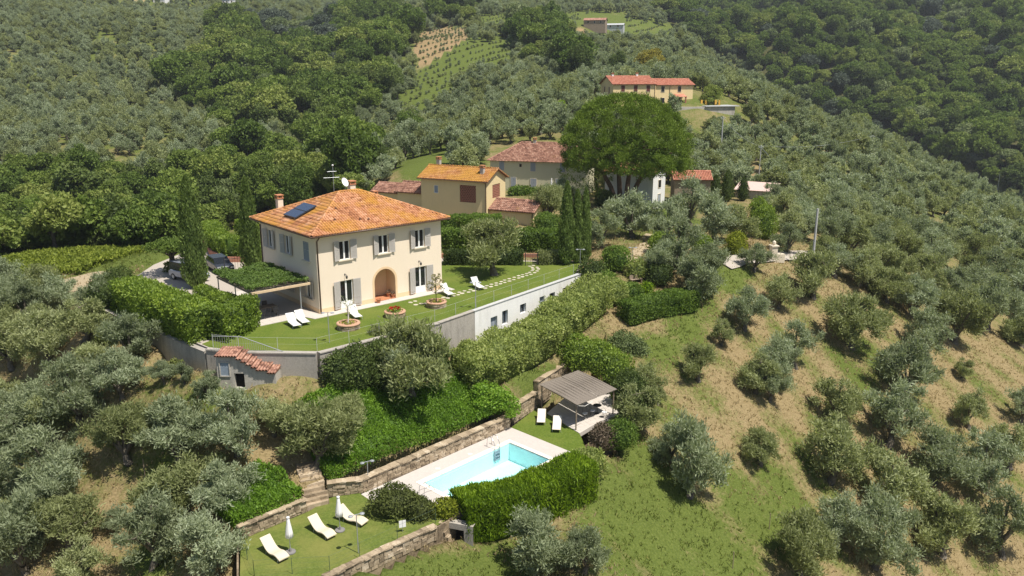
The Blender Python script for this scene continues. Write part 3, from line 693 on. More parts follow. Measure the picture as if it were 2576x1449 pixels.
# ---------------------------------------------------------------- hedges, shrubs, climbing cover
def leafy(name, lv, mats, label, cat, group=None, parent=None, kind=None):
    o = link(bpy.data.objects.new(name, lv.mesh(name, mats)), parent)
    return tag(o, label, cat, group, kind) if parent is None else o
def add_hedge(lv, pts, width, height, dens=70, L=0.20, Wd=0.12, rough=0.18, base=None, round_=0.25, up=0.5, mi=0):
    """clipped hedge along a polyline: leaves over a rounded section, dark core inside"""
    P = np.array([p[:2] for p in pts], float); seg = np.linalg.norm(np.diff(P, axis=0), axis=1); cum = np.concatenate([[0], np.cumsum(seg)]); tot = cum[-1]
    zb = np.array([(p[2] if len(p) > 2 else gz(p[0], p[1])) for p in pts], float)
    per = 2 * height + width; n = int(dens * tot * per * 1.25 + dens * 2 * width * height)
    u = rng.random(n) * (tot + 0.3 * width) - 0.15 * width; s = rng.random(n) * per
    uc = np.clip(u, 0, tot); x = np.interp(uc, cum, P[:, 0]); y = np.interp(uc, cum, P[:, 1]); z0 = np.interp(uc, cum, zb)
    k = np.clip(np.searchsorted(cum, uc) - 1, 0, len(seg) - 1); T = np.diff(P, axis=0)[k] / seg[k][:, None]; Nn = np.stack([-T[:, 1], T[:, 0]], 1)
    side = np.where(s < height, -1.0, np.where(s < height + width, 0.0, 1.0))
    h = np.where(side < 0, s, np.where(side > 0, s - height - width, height)); a = np.where(side == 0, s - height - width / 2, side * width / 2)
    # round the shoulders
    q = np.clip((h - height + round_) / round_, 0, 1); a = a * (1 - 0.22 * q ** 2 * (side != 0)); h = h - (side == 0) * round_ * 0.6 * (np.abs(a) / (width / 2)) ** 4
    nrm = np.stack([Nn[:, 0] * side, Nn[:, 1] * side, (side == 0) * 1.0], 1); nrm[side == 0, :2] += 0
    bump = rough * (wob(x * 1.2 + h, y * 1.2 - h, 1.1) + 0.7 * rng.normal(size=n) * 0.5)
    pos = np.stack([x + Nn[:, 0] * a + T[:, 0] * (u - uc), y + Nn[:, 1] * a + T[:, 1] * (u - uc), z0 + h], 1) + nrm * bump[:, None]
    # end caps
    m = int(dens * width * height * 1.2)
    for e, sg in ((0, -1), (-1, 1)):
        Te = (P[1] - P[0]) / seg[0] if e == 0 else (P[-1] - P[-2]) / seg[-1]; Ne = np.array([-Te[1], Te[0]])
        aa = (rng.random(m) - 0.5) * width; hh = rng.random(m) * height
        off = sg * (0.05 + rough * rng.normal(size=m) * 0.5)
        pe = np.stack([P[e][0] + Ne[0] * aa + Te[0] * off, P[e][1] + Ne[1] * aa + Te[1] * off, zb[e] + hh], 1)
        pos = np.concatenate([pos, pe]); nrm = np.concatenate([nrm, np.repeat([[Te[0] * sg, Te[1] * sg, 0.2]], m, 0)])
    N2 = len(pos); A = unit(nrm * 0.6 + np.array([0, 0, up]) + rng.normal(size=(N2, 3)) * 0.6); F = unit(nrm + rng.normal(size=(N2, 3)) * 0.55)
    relh = np.concatenate([h, np.full(N2 - n, height * 0.6)]) / height
    var = 0.2 + 0.5 * rng.random(N2) + 0.22 * wob(pos[:, 0], pos[:, 1], 0.9, 2.0)
    lv.leaves(pos, A, F, L * (0.6 + 0.8 * rng.random(N2)), Wd * (0.6 + 0.8 * rng.random(N2)), np.clip(var, 0, 1), mi)
    # core
    w2 = width / 2 - 0.16; V = []; Q = []
    for i in range(len(P)):
        d = P[min(i + 1, len(P) - 1)] - P[max(i - 1, 0)]; d /= np.linalg.norm(d); nn = np.array([-d[1], d[0]])
        e = 0.12 * (1 if i == 0 else -1 if i == len(P) - 1 else 0)
        c = P[i] + d * e
        for sx, hz in ((-w2, -0.3), (w2, -0.3), (w2 * 0.85, height - 0.16), (-w2 * 0.85, height - 0.16)): V.append((c[0] + nn[0] * sx, c[1] + nn[1] * sx, zb[i] + hz))
    for i in range(len(P) - 1):
        for k2 in range(4): Q.append((i * 4 + k2, i * 4 + (k2 + 1) % 4, (i + 1) * 4 + (k2 + 1) % 4, (i + 1) * 4 + k2))
    Q.append((3, 2, 1, 0)); e = (len(P) - 1) * 4; Q.append((e, e + 1, e + 2, e + 3))
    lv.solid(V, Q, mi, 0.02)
def hedge(name, pts, width, height, mat, label, cat='hedge', group=None, **kw):
    lv = Leaves(); add_hedge(lv, pts, width, height, **kw); return leafy(name, lv, [mat], label, cat, group)
def add_blob(lv, c, r, dens=70, L=0.2, Wd=0.12, rough=0.12, up=0.3, mi=0, core=True, lump=0.15, spread=0.5):
    c = np.array(c, float); r = np.array(r, float)
    area = 4 * math.pi * ((r[0] * r[1]) ** 1.6 / 3 + (r[0] * r[2]) ** 1.6 / 3 + (r[1] * r[2]) ** 1.6 / 3) ** (1 / 1.6)
    n = int(area * dens); d = rnd_dir(n); d[:, 2] = np.where(d[:, 2] < -0.45, -d[:, 2], d[:, 2])
    ph = c[0] * 3.1 + c[1]
    f = 1 + lump * wob(d[:, 0] * 3 + ph, d[:, 1] * 3 + d[:, 2] * 2.5, 1.0, ph) + rough * rng.normal(size=n) * 0.7
    P = c + d * r * f[:, None]; nrm = unit(d / r)
    A = unit(nrm * spread + np.array([0, 0, up]) + rng.normal(size=(n, 3)) * 0.6); F = unit(nrm + rng.normal(size=(n, 3)) * 0.6)
    var = 0.22 + 0.5 * rng.random(n) + 0.2 * wob(P[:, 0] * 1.3, P[:, 1] * 1.3 + P[:, 2], 1.0) 
    lv.leaves(P, A, F, L * (0.6 + 0.8 * rng.random(n)), Wd * (0.6 + 0.8 * rng.random(n)), np.clip(var, 0, 1), mi)
    if core:
        V = []; Q = []; nu, nv = 10, 6
        for j in range(nv + 1):
            t = math.pi * j / nv
            for i in range(nu):
                a = 2 * math.pi * i / nu; V.append(c + r * 0.80 * np.array([math.sin(t) * math.cos(a), math.sin(t) * math.sin(a), math.cos(t)]))
        for j in range(nv):
            for i in range(nu): Q.append((j * nu + i, j * nu + (i + 1) % nu, (j + 1) * nu + (i + 1) % nu, (j + 1) * nu + i))
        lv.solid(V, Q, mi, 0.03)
def shrub(name, blobs, mat, label, cat='shrub', group=None, mats=None, **kw):
    lv = Leaves()
    for b in blobs: add_blob(lv, b[:3], b[3:6], mi=(b[6] if len(b) > 6 else 0), **kw)
    return leafy(name, lv, mats or [mat], label, cat, group)
def cover(name, poly, thick, mat, label, cat='hedge', group=None, dens=90, L=0.2, Wd=0.13, kind=None, zf=None, up=0.5):
    """climbing or clipped greenery that follows the slope under it"""
    poly = np.array(poly, float); lo = poly.min(0); hi = poly.max(0)
    zf = zf or ground
    def top(x, y): return zf(x, y) + thick * (0.8 + 0.22 * wob(x, y, 1.4) + 0.12 * wob(x, y, 3.1, 1.0))
    n = int(dens * (hi - lo).prod() * 1.6); p = lo + rng.random((n, 2)) * (hi - lo); p = p[inside(poly, p[:, 0], p[:, 1])]
    k = int(n * 0.4); e = []
    for i in range(len(poly)):
        a, b = poly[i], poly[(i + 1) % len(poly)]; m = int(np.linalg.norm(b - a) * dens * thick * 1.3)
        e.append(a + (b - a) * rng.random((m, 1)) + rng.normal(size=(m, 2)) * 0.05)
    e = np.concatenate(e); allp = np.concatenate([p, e]); x, y = allp[:, 0], allp[:, 1]
    zt = top(x, y); h = 0.3; gx = (top(x + h, y) - top(x - h, y)) / (2 * h); gy = (top(x, y + h) - top(x, y - h)) / (2 * h)
    nrm = unit(np.stack([-gx, -gy, np.ones_like(gx)], 1)); f = np.concatenate([1 - 0.12 * np.abs(rng.normal(size=len(p))), rng.random(len(e))])
    z0 = zf(x, y); P = np.stack([x, y, z0 + (zt - z0) * f + 0.05 * rng.normal(size=len(x))], 1)
    N2 = len(P); A = unit(nrm * 0.6 + np.array([0, 0, up]) + rng.normal(size=(N2, 3)) * 0.6); F = unit(nrm + rng.normal(size=(N2, 3)) * 0.6)
    var = 0.2 + 0.5 * rng.random(N2) + 0.25 * wob(x, y, 1.0, 3.0)
    lv = Leaves(); lv.leaves(P, A, F, L * (0.6 + 0.8 * rng.random(N2)), Wd * (0.6 + 0.8 * rng.random(N2)), np.clip(var, 0, 1))
    st = 0.5; gxs = np.arange(lo[0], hi[0] + st, st); gys = np.arange(lo[1], hi[1] + st, st); X, Y = np.meshgrid(gxs, gys); Z = zf(X, Y) + (top(X, Y) - zf(X, Y)) * 0.72
    i = np.arange(X.size).reshape(X.shape); Q = np.stack([i[:-1, :-1], i[:-1, 1:], i[1:, 1:], i[1:, :-1]], -1).reshape(-1, 4)
    ok = inside(grow(poly, -0.1), X, Y).ravel(); Q = Q[ok[Q].all(1)]
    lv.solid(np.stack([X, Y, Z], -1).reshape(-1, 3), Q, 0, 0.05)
    return leafy(name, lv, [mat], label, cat, group, kind=kind)
def cypress(loc, h, r, label, group=None, mat='cypress_leaf', dens=150):
    o = thing('cypress_tree', label, 'cypress', loc, 0, group); lv = Leaves()
    n = int(dens * 2 * math.pi * r * h * 0.75); t = rng.random(n); a = rng.random(n) * 2 * math.pi
    def rad(t): return r * np.minimum(1, (t / 0.10) ** 0.5) * np.clip((1 - t) / 0.55, 0, 1) ** 0.55
    lump = 1 + 0.10 * np.sin(a * 3 + t * 17) + 0.08 * np.sin(a * 5 - t * 31) + 0.09 * rng.normal(size=n)
    rr = rad(t) * lump; P = np.stack([rr * np.cos(a), rr * np.sin(a), 0.15 + t * (h - 0.15)], 1); d = np.stack([np.cos(a), np.sin(a), np.full(n, 0.15)], 1)
    A = unit(d * 0.35 + np.array([0, 0, 1.0]) + rng.normal(size=(n, 3)) * 0.3); F = unit(d + rng.normal(size=(n, 3)) * 0.6)
    lv.leaves(P, A, F, 0.30 * (0.6 + 0.8 * rng.random(n)), 0.10 * (0.6 + 0.8 * rng.random(n)), np.clip(0.2 + 0.6 * rng.random(n) + 0.15 * np.sin(a * 3 + t * 17), 0, 1))
    tt = np.linspace(0.01, 0.985, 14); b = MB().lathe([(max(0.01, float(rad(np.array([q]))[0] * 0.8)), 0.15 + q * (h - 0.15)) for q in tt], 10)
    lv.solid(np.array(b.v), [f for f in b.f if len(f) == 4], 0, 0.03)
    link(bpy.data.objects.new('crown', lv.mesh('crown', [mat])), o)
    MB().tube([(0, 0, -0.3), (0, 0, h * 0.4)], [0.16, 0.08], 7).build('trunk', 'oak_bark', o)
    return o

# ---------------------------------------------------------------- woods and groves (laid out on the land; the picture's zones tell which kind grows where)
BLUE = [(600, 50), (700, 60), (830, 85), (830, 125), (720, 135), (660, 110)]
PALE = [(760, 375), (800, 335), (900, 330), (905, 430), (860, 440), (800, 430)]
MANUAL = [(-400, 665), (330, 640), (500, 590), (560, 568), (700, 520), (900, 505), (930, 452), (1000, 430), (1220, 420), (1240, 345), (1420, 345), (1480, 480), (1560, 470), (1700, 440), (1780, 470), (1930, 470), (1960, 560), (2050, 650), (2080, 735), (2250, 760), (2330, 880), (2400, 915), (3000, 990), (3000, 2200), (-600, 2200)]
CLEAR = [[(975, 430), (1010, 390), (1120, 360), (1135, 385), (1030, 425), (960, 455)], [(725, 330), (765, 325), (760, 370), (735, 365)], [(1440, 70), (1490, 75), (1490, 105), (1445, 105)],
         [(1450, 30), (1580, 30), (1580, 80), (1450, 80)]]
def scatter(sp, y0, y1, ang, jit=0.38):
    c, s = math.cos(ang), math.sin(ang); n = int(1500 / sp)
    i, j = np.meshgrid(np.arange(-n, n), np.arange(-n, n)); a = (i + rng.uniform(-jit, jit, i.shape)) * sp; b = (j + rng.uniform(-jit, jit, i.shape)) * sp
    x = (a * c - b * s).ravel(); y = (a * s + b * c).ravel() + 300
    k = (y > y0) & (y < y1) & (np.abs(x) < 0.70 * y + 12); return x[k], y[k]
_gx = np.arange(-760, 761, 5.0); _gy = np.arange(0, 1001, 5.0)
_GZ = natural(*np.meshgrid(_gx, _gy))
def coarse(x, y):
    i = np.clip((x + 760) / 5.0, 0, len(_gx) - 1.001); j = np.clip(y / 5.0, 0, len(_gy) - 1.001)
    a = i.astype(int); b = j.astype(int); u = i - a; v = j - b
    return (_GZ[b, a] * (1 - u) + _GZ[b, a + 1] * u) * (1 - v) + (_GZ[b + 1, a] * (1 - u) + _GZ[b + 1, a + 1] * u) * v
def seen(x, y, top, m=46):
    """trees whose top clears the land between them and the camera, with room for a step aside"""
    z = ground(x, y); t = np.linspace(0.3, 0.97, m); ok = np.ones(len(x), bool)
    for a in t:
        zz = coarse(x * a, y * a); ok &= (CAM_H + (z + top + 2.5 - CAM_H) * a) > zz - 0.5
    return ok, z
def in_any(polys, px, py):
    r = np.zeros(px.shape, bool)
    for p in polys: r |= inside(p, px, py)
    return r
def zone(x, y, z):
    px, py = project(np.stack([x, y, z + 1.5], -1)); far_ = y > 150
    px = px + far_ * 16 * wob(x, y, 0.045); py = py + far_ * 9 * wob(x, y, 0.06, 2.0)
    man = inside(MANUAL, px, py) & (y < 175); cl = in_any(CLEAR, px, py); vin = in_any([VINE_A, VINE_B, VINE_C, VINE_D], px, py)
    fo = in_any(FOREST, px, py); bl = inside(BLUE, px, py); pa = inside(PALE, px, py)
    hx, hy = x - 25.0, y - 205.0; a_, b_ = hx * 0.964 + hy * 0.267, -hx * 0.267 + hy * 0.964
    cl |= (a_ > -4) & (a_ < 34) & (b_ > -9) & (b_ < 12)
    for cx, cy_, rx, ry, a in BARES: cl |= (y > 110) & ((((px - cx) / (rx * 0.75)) ** 2 + ((py - cy_) / (ry * 0.75)) ** 2) < 1)
    out = (py < -90) | (inside(grow(TERR, 3), x, y)) | (inside(grow(POOLT, 3), x, y))
    k = np.full(len(x), 1)                      # 1 olive 2 wood 3 blue conifer 4 pale scrub 5 young rows 0 none
    k[fo] = 2; k[bl] = 3; k[pa] = 4; k[vin] = 5; k[cl | man | out] = 0
    return k, px, py
WOODS = []; OLIVES = []; YOUNG = []
x, y = scatter(4.7, 95, 760, 0.35, 0.30); ok, z = seen(x, y, 4); k, px, py = zone(x, y, z)
for i in np.nonzero(ok & (k == 1) & (rng.random(len(x)) > 0.07))[0]: OLIVES.append((x[i], y[i], z[i], px[i], py[i], rng.uniform(0.95, 1.42)))
x, y = scatter(7.0, 100, 900, 0.9, 0.47); ok, z = seen(x, y, 9); k, px, py = zone(x, y, z)
for i in np.nonzero(ok & ((k == 2) | (k == 3) | (k == 4)))[0]:
    s = rng.choice([0.7, 0.95, 1.2, 1.55]) * rng.uniform(0.85, 1.15) * (1.12 if y[i] > 260 else 0.95)
    if py[i] > 430 and px[i] < 950: s *= 0.85
    WOODS.append((x[i], y[i], z[i], px[i], py[i], s, int(k[i])))
x, y = scatter(6.0, 100, 190, 0.3, 0.45); ok, z = seen(x, y, 9); k, px, py = zone(x, y, z)
for i in np.nonzero(ok & (k == 2) & (px < 950))[0]: WOODS.append((x[i], y[i], z[i], px[i], py[i], rng.uniform(0.6, 1.0), 2))
c, s_ = math.cos(0.62), math.sin(0.62)
for a in np.arange(-400, 400, 6.6):
    for b in np.arange(-400, 500, 2.7):
        x = a * c + b * s_ + rng.normal() * 0.25; y = -a * s_ + b * c + 380 + rng.normal() * 0.25
        if y < 200 or y > 700: continue
        YOUNG.append((x, y))
YOUNG = np.array(YOUNG); yz = ground(YOUNG[:, 0], YOUNG[:, 1]); k, px, py = zone(YOUNG[:, 0], YOUNG[:, 1], yz); ok, _ = seen(YOUNG[:, 0], YOUNG[:, 1], 2); m = (k == 5) & ok & (rng.random(len(yz)) < 0.86)
YOUNG = [(p[0], p[1], q, a, b, rng.uniform(0.24, 0.42)) for p, q, a, b, t in zip(YOUNG, yz, px, py, m) if t]
OLIVES.sort(key=lambda o: o[1]); WOODS.sort(key=lambda o: o[1] / o[5])
print('olives', len(OLIVES), 'woods', len(WOODS), 'young', len(YOUNG))

def rows_object(name, pts, protos, label, cat):
    """a mass past counting: points that carry a tree each"""
    cl = bpy.data.collections.new(name + '_kinds')
    for i, (tm, cm) in enumerate(protos):
        lvm = []
        o = bpy.data.objects.new('%s_kind_%02d' % (name, i), join_mesh(tm, cm)); cl.objects.link(o)
    me = bpy.data.meshes.new(name); me.from_pydata([p[:3] for p in pts], [], [])
    a = me.attributes.new('size', 'FLOAT_VECTOR', 'POINT'); a.data.foreach_set('vector', (np.array([p[3] for p in pts], np.float32)[:, None] * np.stack([rng.uniform(0.85, 1.15, len(pts)), rng.uniform(0.85, 1.15, len(pts)), rng.uniform(0.8, 1.3, len(pts))], 1)).astype(np.float32).ravel())
    a = me.attributes.new('pick', 'INT', 'POINT'); a.data.foreach_set('value', np.array([p[4] for p in pts], np.int32))
    a = me.attributes.new('turn', 'FLOAT_VECTOR', 'POINT'); tv = np.zeros((len(pts), 3), np.float32); tv[:, 2] = rng.random(len(pts)) * 6.28; a.data.foreach_set('vector', tv.ravel())
    o = link(bpy.data.objects.new(name, me)); tag(o, label, cat, None, 'stuff')
    g = bpy.data.node_groups.new(name, 'GeometryNodeTree'); g.interface.new_socket('Geometry', in_out='INPUT', socket_type='NodeSocketGeometry'); g.interface.new_socket('Geometry', in_out='OUTPUT', socket_type='NodeSocketGeometry')
    n = g.nodes; gi = n.new('NodeGroupInput'); go = n.new('NodeGroupOutput'); ip = n.new('GeometryNodeInstanceOnPoints'); ci = n.new('GeometryNodeCollectionInfo')
    ci.inputs['Collection'].default_value = cl; ci.inputs['Separate Children'].default_value = True; ci.inputs['Reset Children'].default_value = True
    ip.inputs['Pick Instance'].default_value = True
    def att(nm, tp):
        q = n.new('GeometryNodeInputNamedAttribute'); q.data_type = tp; q.inputs['Name'].default_value = nm; return q.outputs['Attribute']
    L = g.links.new
    L(gi.outputs[0], ip.inputs['Points']); L(ci.outputs[0], ip.inputs['Instance']); L(att('pick', 'INT'), ip.inputs['Instance Index']); L(att('turn', 'FLOAT_VECTOR'), ip.inputs['Rotation'])
    L(att('size', 'FLOAT_VECTOR'), ip.inputs['Scale']); L(ip.outputs[0], go.inputs[0])
    md = o.modifiers.new('rows', 'NODES'); md.node_group = g
    return o
def join_mesh(tm, cm):
    def arr(me):
        V = np.empty(len(me.vertices) * 3, np.float32); me.vertices.foreach_get('co', V)
        L = np.empty(len(me.loops), np.int32); me.loops.foreach_get('vertex_index', L); a = np.empty(len(me.vertices), np.float32); me.attributes['v'].data.foreach_get('value', a)
        return V.reshape(-1, 3), L.reshape(-1, 4), a
    V1, Q1, a1 = arr(tm); V2, Q2, a2 = arr(cm); me = np_mesh('tree', np.concatenate([V1, V2]), np.concatenate([Q1, Q2 + len(V1)]), [], np.concatenate([a1, a2]), np.concatenate([np.zeros(len(Q1)), np.ones(len(Q2))]))
    me.materials.append(tm.materials[0]); me.materials.append(cm.materials[0]); me.polygons.foreach_set('material_index', np.concatenate([np.zeros(len(Q1), np.int32), np.ones(len(Q2), np.int32)])); return me

def where(px, py):
    if px > 1780: return 'right'
    if px < 620: return 'left'
    return 'middle'
OL_LABEL = {'right': ('grey-green olive tree in the dense grove on the right hillside', 'olives on the right hillside'),
            'left': ('grey-green olive tree on the broad left-hand hill beyond the woods', 'olives on the left hill'),
            'middle': ('silvery olive tree on the middle hill between the houses and the vine rows', 'olives on the middle hill')}
WD_LABEL = {'right': ('round dark green broadleaf tree in the wooded valley at upper right', 'trees of the right valley wood'),
            'left': ('leafy green broadleaf tree in the wood behind the villa at left', 'trees of the wood behind the villa'),
            'middle': ('dark green broadleaf tree in the wooded dip on the middle hill', 'trees of the middle wood')}
NOBJ = 205
MARKS = [('the hill farmhouse', 1640, 230), ('the tall concrete pole', 2041, 600), ('the pink shed', 1888, 490), ('the umbrella pine', 1575, 350), ('the pole below the farmhouse terrace', 1812, 350), ('the pole with a stay', 1909, 400), ('the thin hillside pole', 2189, 370), ('the pole at the wood edge', 2508, 460),
         ('the broad lone olive', 2140, 800), ('the upper field corner', 2400, 850), ('the villa roof', 880, 520), ('the villa aerial', 868, 440), ('the barn roof', 1160, 430), ('the pale farmhouse', 1330, 380), ('the vine rows', 1150, 150), ('the pair of dark oaks', 950, 200), ('the red-roofed farm barn', 1490, 50), ('the yellow tree', 1625, 165), ('the driveway hedge', 580, 590), ('the taller cypress', 460, 560), ('the vine strip', 150, 630)]
ORD = ['nearest', 'second nearest', 'third nearest', 'fourth nearest', 'fifth nearest', 'sixth nearest', 'seventh nearest', 'eighth nearest', 'ninth nearest', 'tenth nearest'] + ['%s nearest' % w for w in 'eleventh twelfth thirteenth fourteenth fifteenth sixteenth seventeenth eighteenth nineteenth twentieth'.split()]
def landmark_labels(rows, what, fallback):
    """a label per tree: its kind, its rank from the closest landmark and on which side of it"""
    info = []
    for i, (px, py) in enumerate(rows):
        d, m = min(((math.hypot(px - a, (py - b) * 1.6), n, px - a, py - b) for n, a, b in MARKS), key=lambda q: q[0])[0], min(MARKS, key=lambda q: math.hypot(px - q[1], (py - q[2]) * 1.6))
        dx, dy = px - m[1], (py - m[2]) * 1.6
        side = ('right of' if dx > 0 else 'left of') if abs(dx) > abs(dy) else ('below' if dy > 0 else 'above')
        info.append((d, m[0], side, i))
    out = [None] * len(rows); n = {}
    for d, m, side, i in sorted(info):
        k = n.get((m, side), 0); n[(m, side)] = k + 1
        px, py = rows[i]; out[i] = '%s, %s of its kind %s %s' % (what, ORD[k], side, m) if k < len(ORD) else fallback[where(px, py)][0]
    return out
OLAB = landmark_labels([(o[3], o[4]) for o in OLIVES[:NOBJ]], 'hillside olive tree', OL_LABEL)
for i, (x, y, z, px, py, s) in enumerate(OLIVES[:NOBJ]):
    gr = OL_LABEL[where(px, py)][1]; lab = OLAB[i]
    plant_tree('olive_tree', OL_M[int(rng.integers(5))] if y > 130 else OL_N[int(rng.integers(6))], (x, y, z), s, lab, 'olive tree', gr, sink=0.15)
rest = [(x, y, z - 0.15, s, int(rng.integers(5))) for x, y, z, px, py, s in OLIVES[NOBJ:]] + [(x, y, z - 0.1, s, int(rng.integers(5))) for x, y, z, px, py, s in YOUNG]
rows_object('olive_groves', rest, OL_M, 'far olive groves and young olive rows covering the hills', 'olive grove')
WLAB = landmark_labels([(o[3], o[4]) for o in WOODS[:300]], 'green broadleaf tree', WD_LABEL)
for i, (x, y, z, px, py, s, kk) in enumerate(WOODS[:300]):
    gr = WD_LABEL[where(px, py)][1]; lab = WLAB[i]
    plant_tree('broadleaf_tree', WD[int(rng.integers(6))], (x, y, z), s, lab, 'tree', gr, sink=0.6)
PALE_P = [(WD[0][0], variant(WD[0][1], 'pale_leaf')), (WD[2][0], variant(WD[2][1], 'blue_needle'))]
rest = [(x, y, z - 0.6, s * (0.6 if kk == 4 else 1), 6 if kk == 4 or rng.random() < 0.07 else 7 if kk == 3 or rng.random() < 0.04 else int(rng.integers(6))) for x, y, z, px, py, s, kk in WOODS[300:]]
rows_object('far_woods', rest, WD + PALE_P, 'far mixed woodland covering the valley and hillside', 'woodland')

# ---------------------------------------------------------------- building helpers
def wall_face(b, o, ux, L, H, holes, depth, mi=0, arch=None):
    """a wall sheet from o along ux (unit, horizontal) with rectangular holes (x0,x1,z0,z1) and reveals running inwards; inward normal is left of ux"""
    o = Vector(o); ux = Vector(ux); n = Vector((-ux.y, ux.x, 0)); zz = Vector((0, 0, 1))
    def P(x, z, d=0): return o + ux * x + zz * z + n * d
    xs = sorted({0, L, *[h[0] for h in holes], *[h[1] for h in holes]}); zs = sorted({0, H, *[h[2] for h in holes], *[h[3] for h in holes]})
    for i in range(len(xs) - 1):
        for j in range(len(zs) - 1):
            cx, cz_ = (xs[i] + xs[i + 1]) / 2, (zs[j] + zs[j + 1]) / 2
            if any(h[0] < cx < h[1] and h[2] < cz_ < h[3] for h in holes): continue
            b.add([P(xs[i], zs[j]), P(xs[i + 1], zs[j]), P(xs[i + 1], zs[j + 1]), P(xs[i], zs[j + 1])], [(0, 1, 2, 3)])
    for k, h in enumerate(holes):
        x0, x1, z0, z1 = h[:4]
        if arch is not None and k == arch[0]:
            n_ = 16; r = (x1 - x0) / 2; cx = (x0 + x1) / 2; sp = z1 - r
            pts = [(cx - r * math.cos(math.pi * t / n_), sp + r * math.sin(math.pi * t / n_)) for t in range(n_ + 1)]
            for t in range(n_):      # spandrels
                a, c = pts[t], pts[t + 1]
                b.add([P(a[0], a[1]), P(c[0], c[1]), P(c[0], z1), P(a[0], z1)], [(3, 2, 1, 0)] if False else [(0, 1, 2, 3)])
            b.cur = arch[1]
            ring = [(x0, z0)] + pts + [(x1, z0)]
            for a, c in zip(ring[:-1], ring[1:]):
                b.add([P(a[0], a[1]), P(a[0], a[1], depth), P(c[0], c[1], depth), P(c[0], c[1])], [(0, 1, 2, 3)])
            b.cur = mi
            continue
        for a, c in (((x0, z0), (x1, z0)), ((x1, z0), (x1, z1)), ((x1, z1), (x0, z1)), ((x0, z1), (x0, z0))):
            b.add([P(a[0], a[1]), P(c[0], c[1]), P(c[0], c[1], depth), P(a[0], a[1], depth)], [(0, 1, 2, 3)])
    return b
def tile_shape(l=0.47, r=0.115, n=5):
    """one barrel cover tile, lower end at the origin, running up +y"""
    vs = []
    for y, rr, lift in ((0, r, 0.018), (l, r * 0.82, 0.0)):
        for k in range(n + 1):
            a = math.pi * k / n; vs.append((-math.cos(a) * rr, y, math.sin(a) * rr * 0.85 + lift))
    fs = [(k, k + 1, n + 2 + k, n + 1 + k) for k in range(n)]
    t = [(-r, 0, 0.018), (r, 0, 0.018)]
    vs += [(-math.cos(math.pi * k / n) * r * 0.78, 0.0, math.sin(math.pi * k / n) * r * 0.62 + 0.018) for k in range(n + 1)]
    m = 2 * (n + 1); fs += [(k + 1, k, m + k, m + k + 1) for k in range(n)]
    return vs, fs
TV, TF = tile_shape()
def tile_spots(A, B, up, run, clip, pitch=0.245, step=0.40):
    """frames of the tiles on a slope: eave from A to B, up the slope along up; clip(u, t) keeps a spot"""
    A, B, up = Vector(A), Vector(B), Vector(up).normalized(); ex = (B - A).normalized(); nz = ex.cross(up).normalized(); L = (B - A).length; out = []
    n = int(L / pitch)
    for i in range(n):
        u = (i + 0.5) * L / n
        t = -0.03
        while t < run:
            if clip(u, t + 0.15): out.append((A + ex * (u + R.uniform(-0.012, 0.012)) + up * (t + R.uniform(-0.02, 0.02)) + nz * R.uniform(0.0, 0.012), ex, up, nz))
            t += step
    return out
def tile_mesh(spots, name, mat):
    b = MB()
    for o, ex, up, nz in spots: b.add([o + ex * v[0] + up * v[1] + nz * v[2] for v in TV], TF)
    me = bpy.data.meshes.new(name); me.from_pydata(b.v, [], b.f); me.materials.append(M[mat]); me.polygons.foreach_set('use_smooth', [True] * len(me.polygons)); me.update(); return me
ONE_TILE = {}
def tile_object(spot, mat, parent):
    if mat not in ONE_TILE:
        me = bpy.data.meshes.new('tile'); me.from_pydata(TV, [], TF); me.materials.append(M[mat]); me.polygons.foreach_set('use_smooth', [True] * len(me.polygons)); ONE_TILE[mat] = me
    o = bpy.data.objects.new('tile', ONE_TILE[mat]); p, ex, up, nz = spot
    m = Matrix((ex, up, nz)).transposed().to_4x4(); m.translation = p; o.matrix_local = m; link(o, parent); return o
def ridge_tiles(b, A, B, r=0.13, step=0.38):
    A, B = Vector(A), Vector(B); n = max(1, int((B - A).length / step)); d = (B - A) / n; u = Vector((0, 0, 1)); ex = d.cross(u).normalized(); nz = ex.cross(d).normalized()
    for i in range(n):
        o = A + d * i; vs = []
        for t, rr in ((0, r), (1.12, r * 0.85)):
            for k in range(6): a = math.pi * k / 5; vs.append(o + d * t - ex * math.cos(a) * rr + nz * (math.sin(a) * rr * 0.8 + (0.02 if t == 0 else 0)))
        b.add(vs, [(k, k + 1, 7 + k, 6 + k) for k in range(5)])
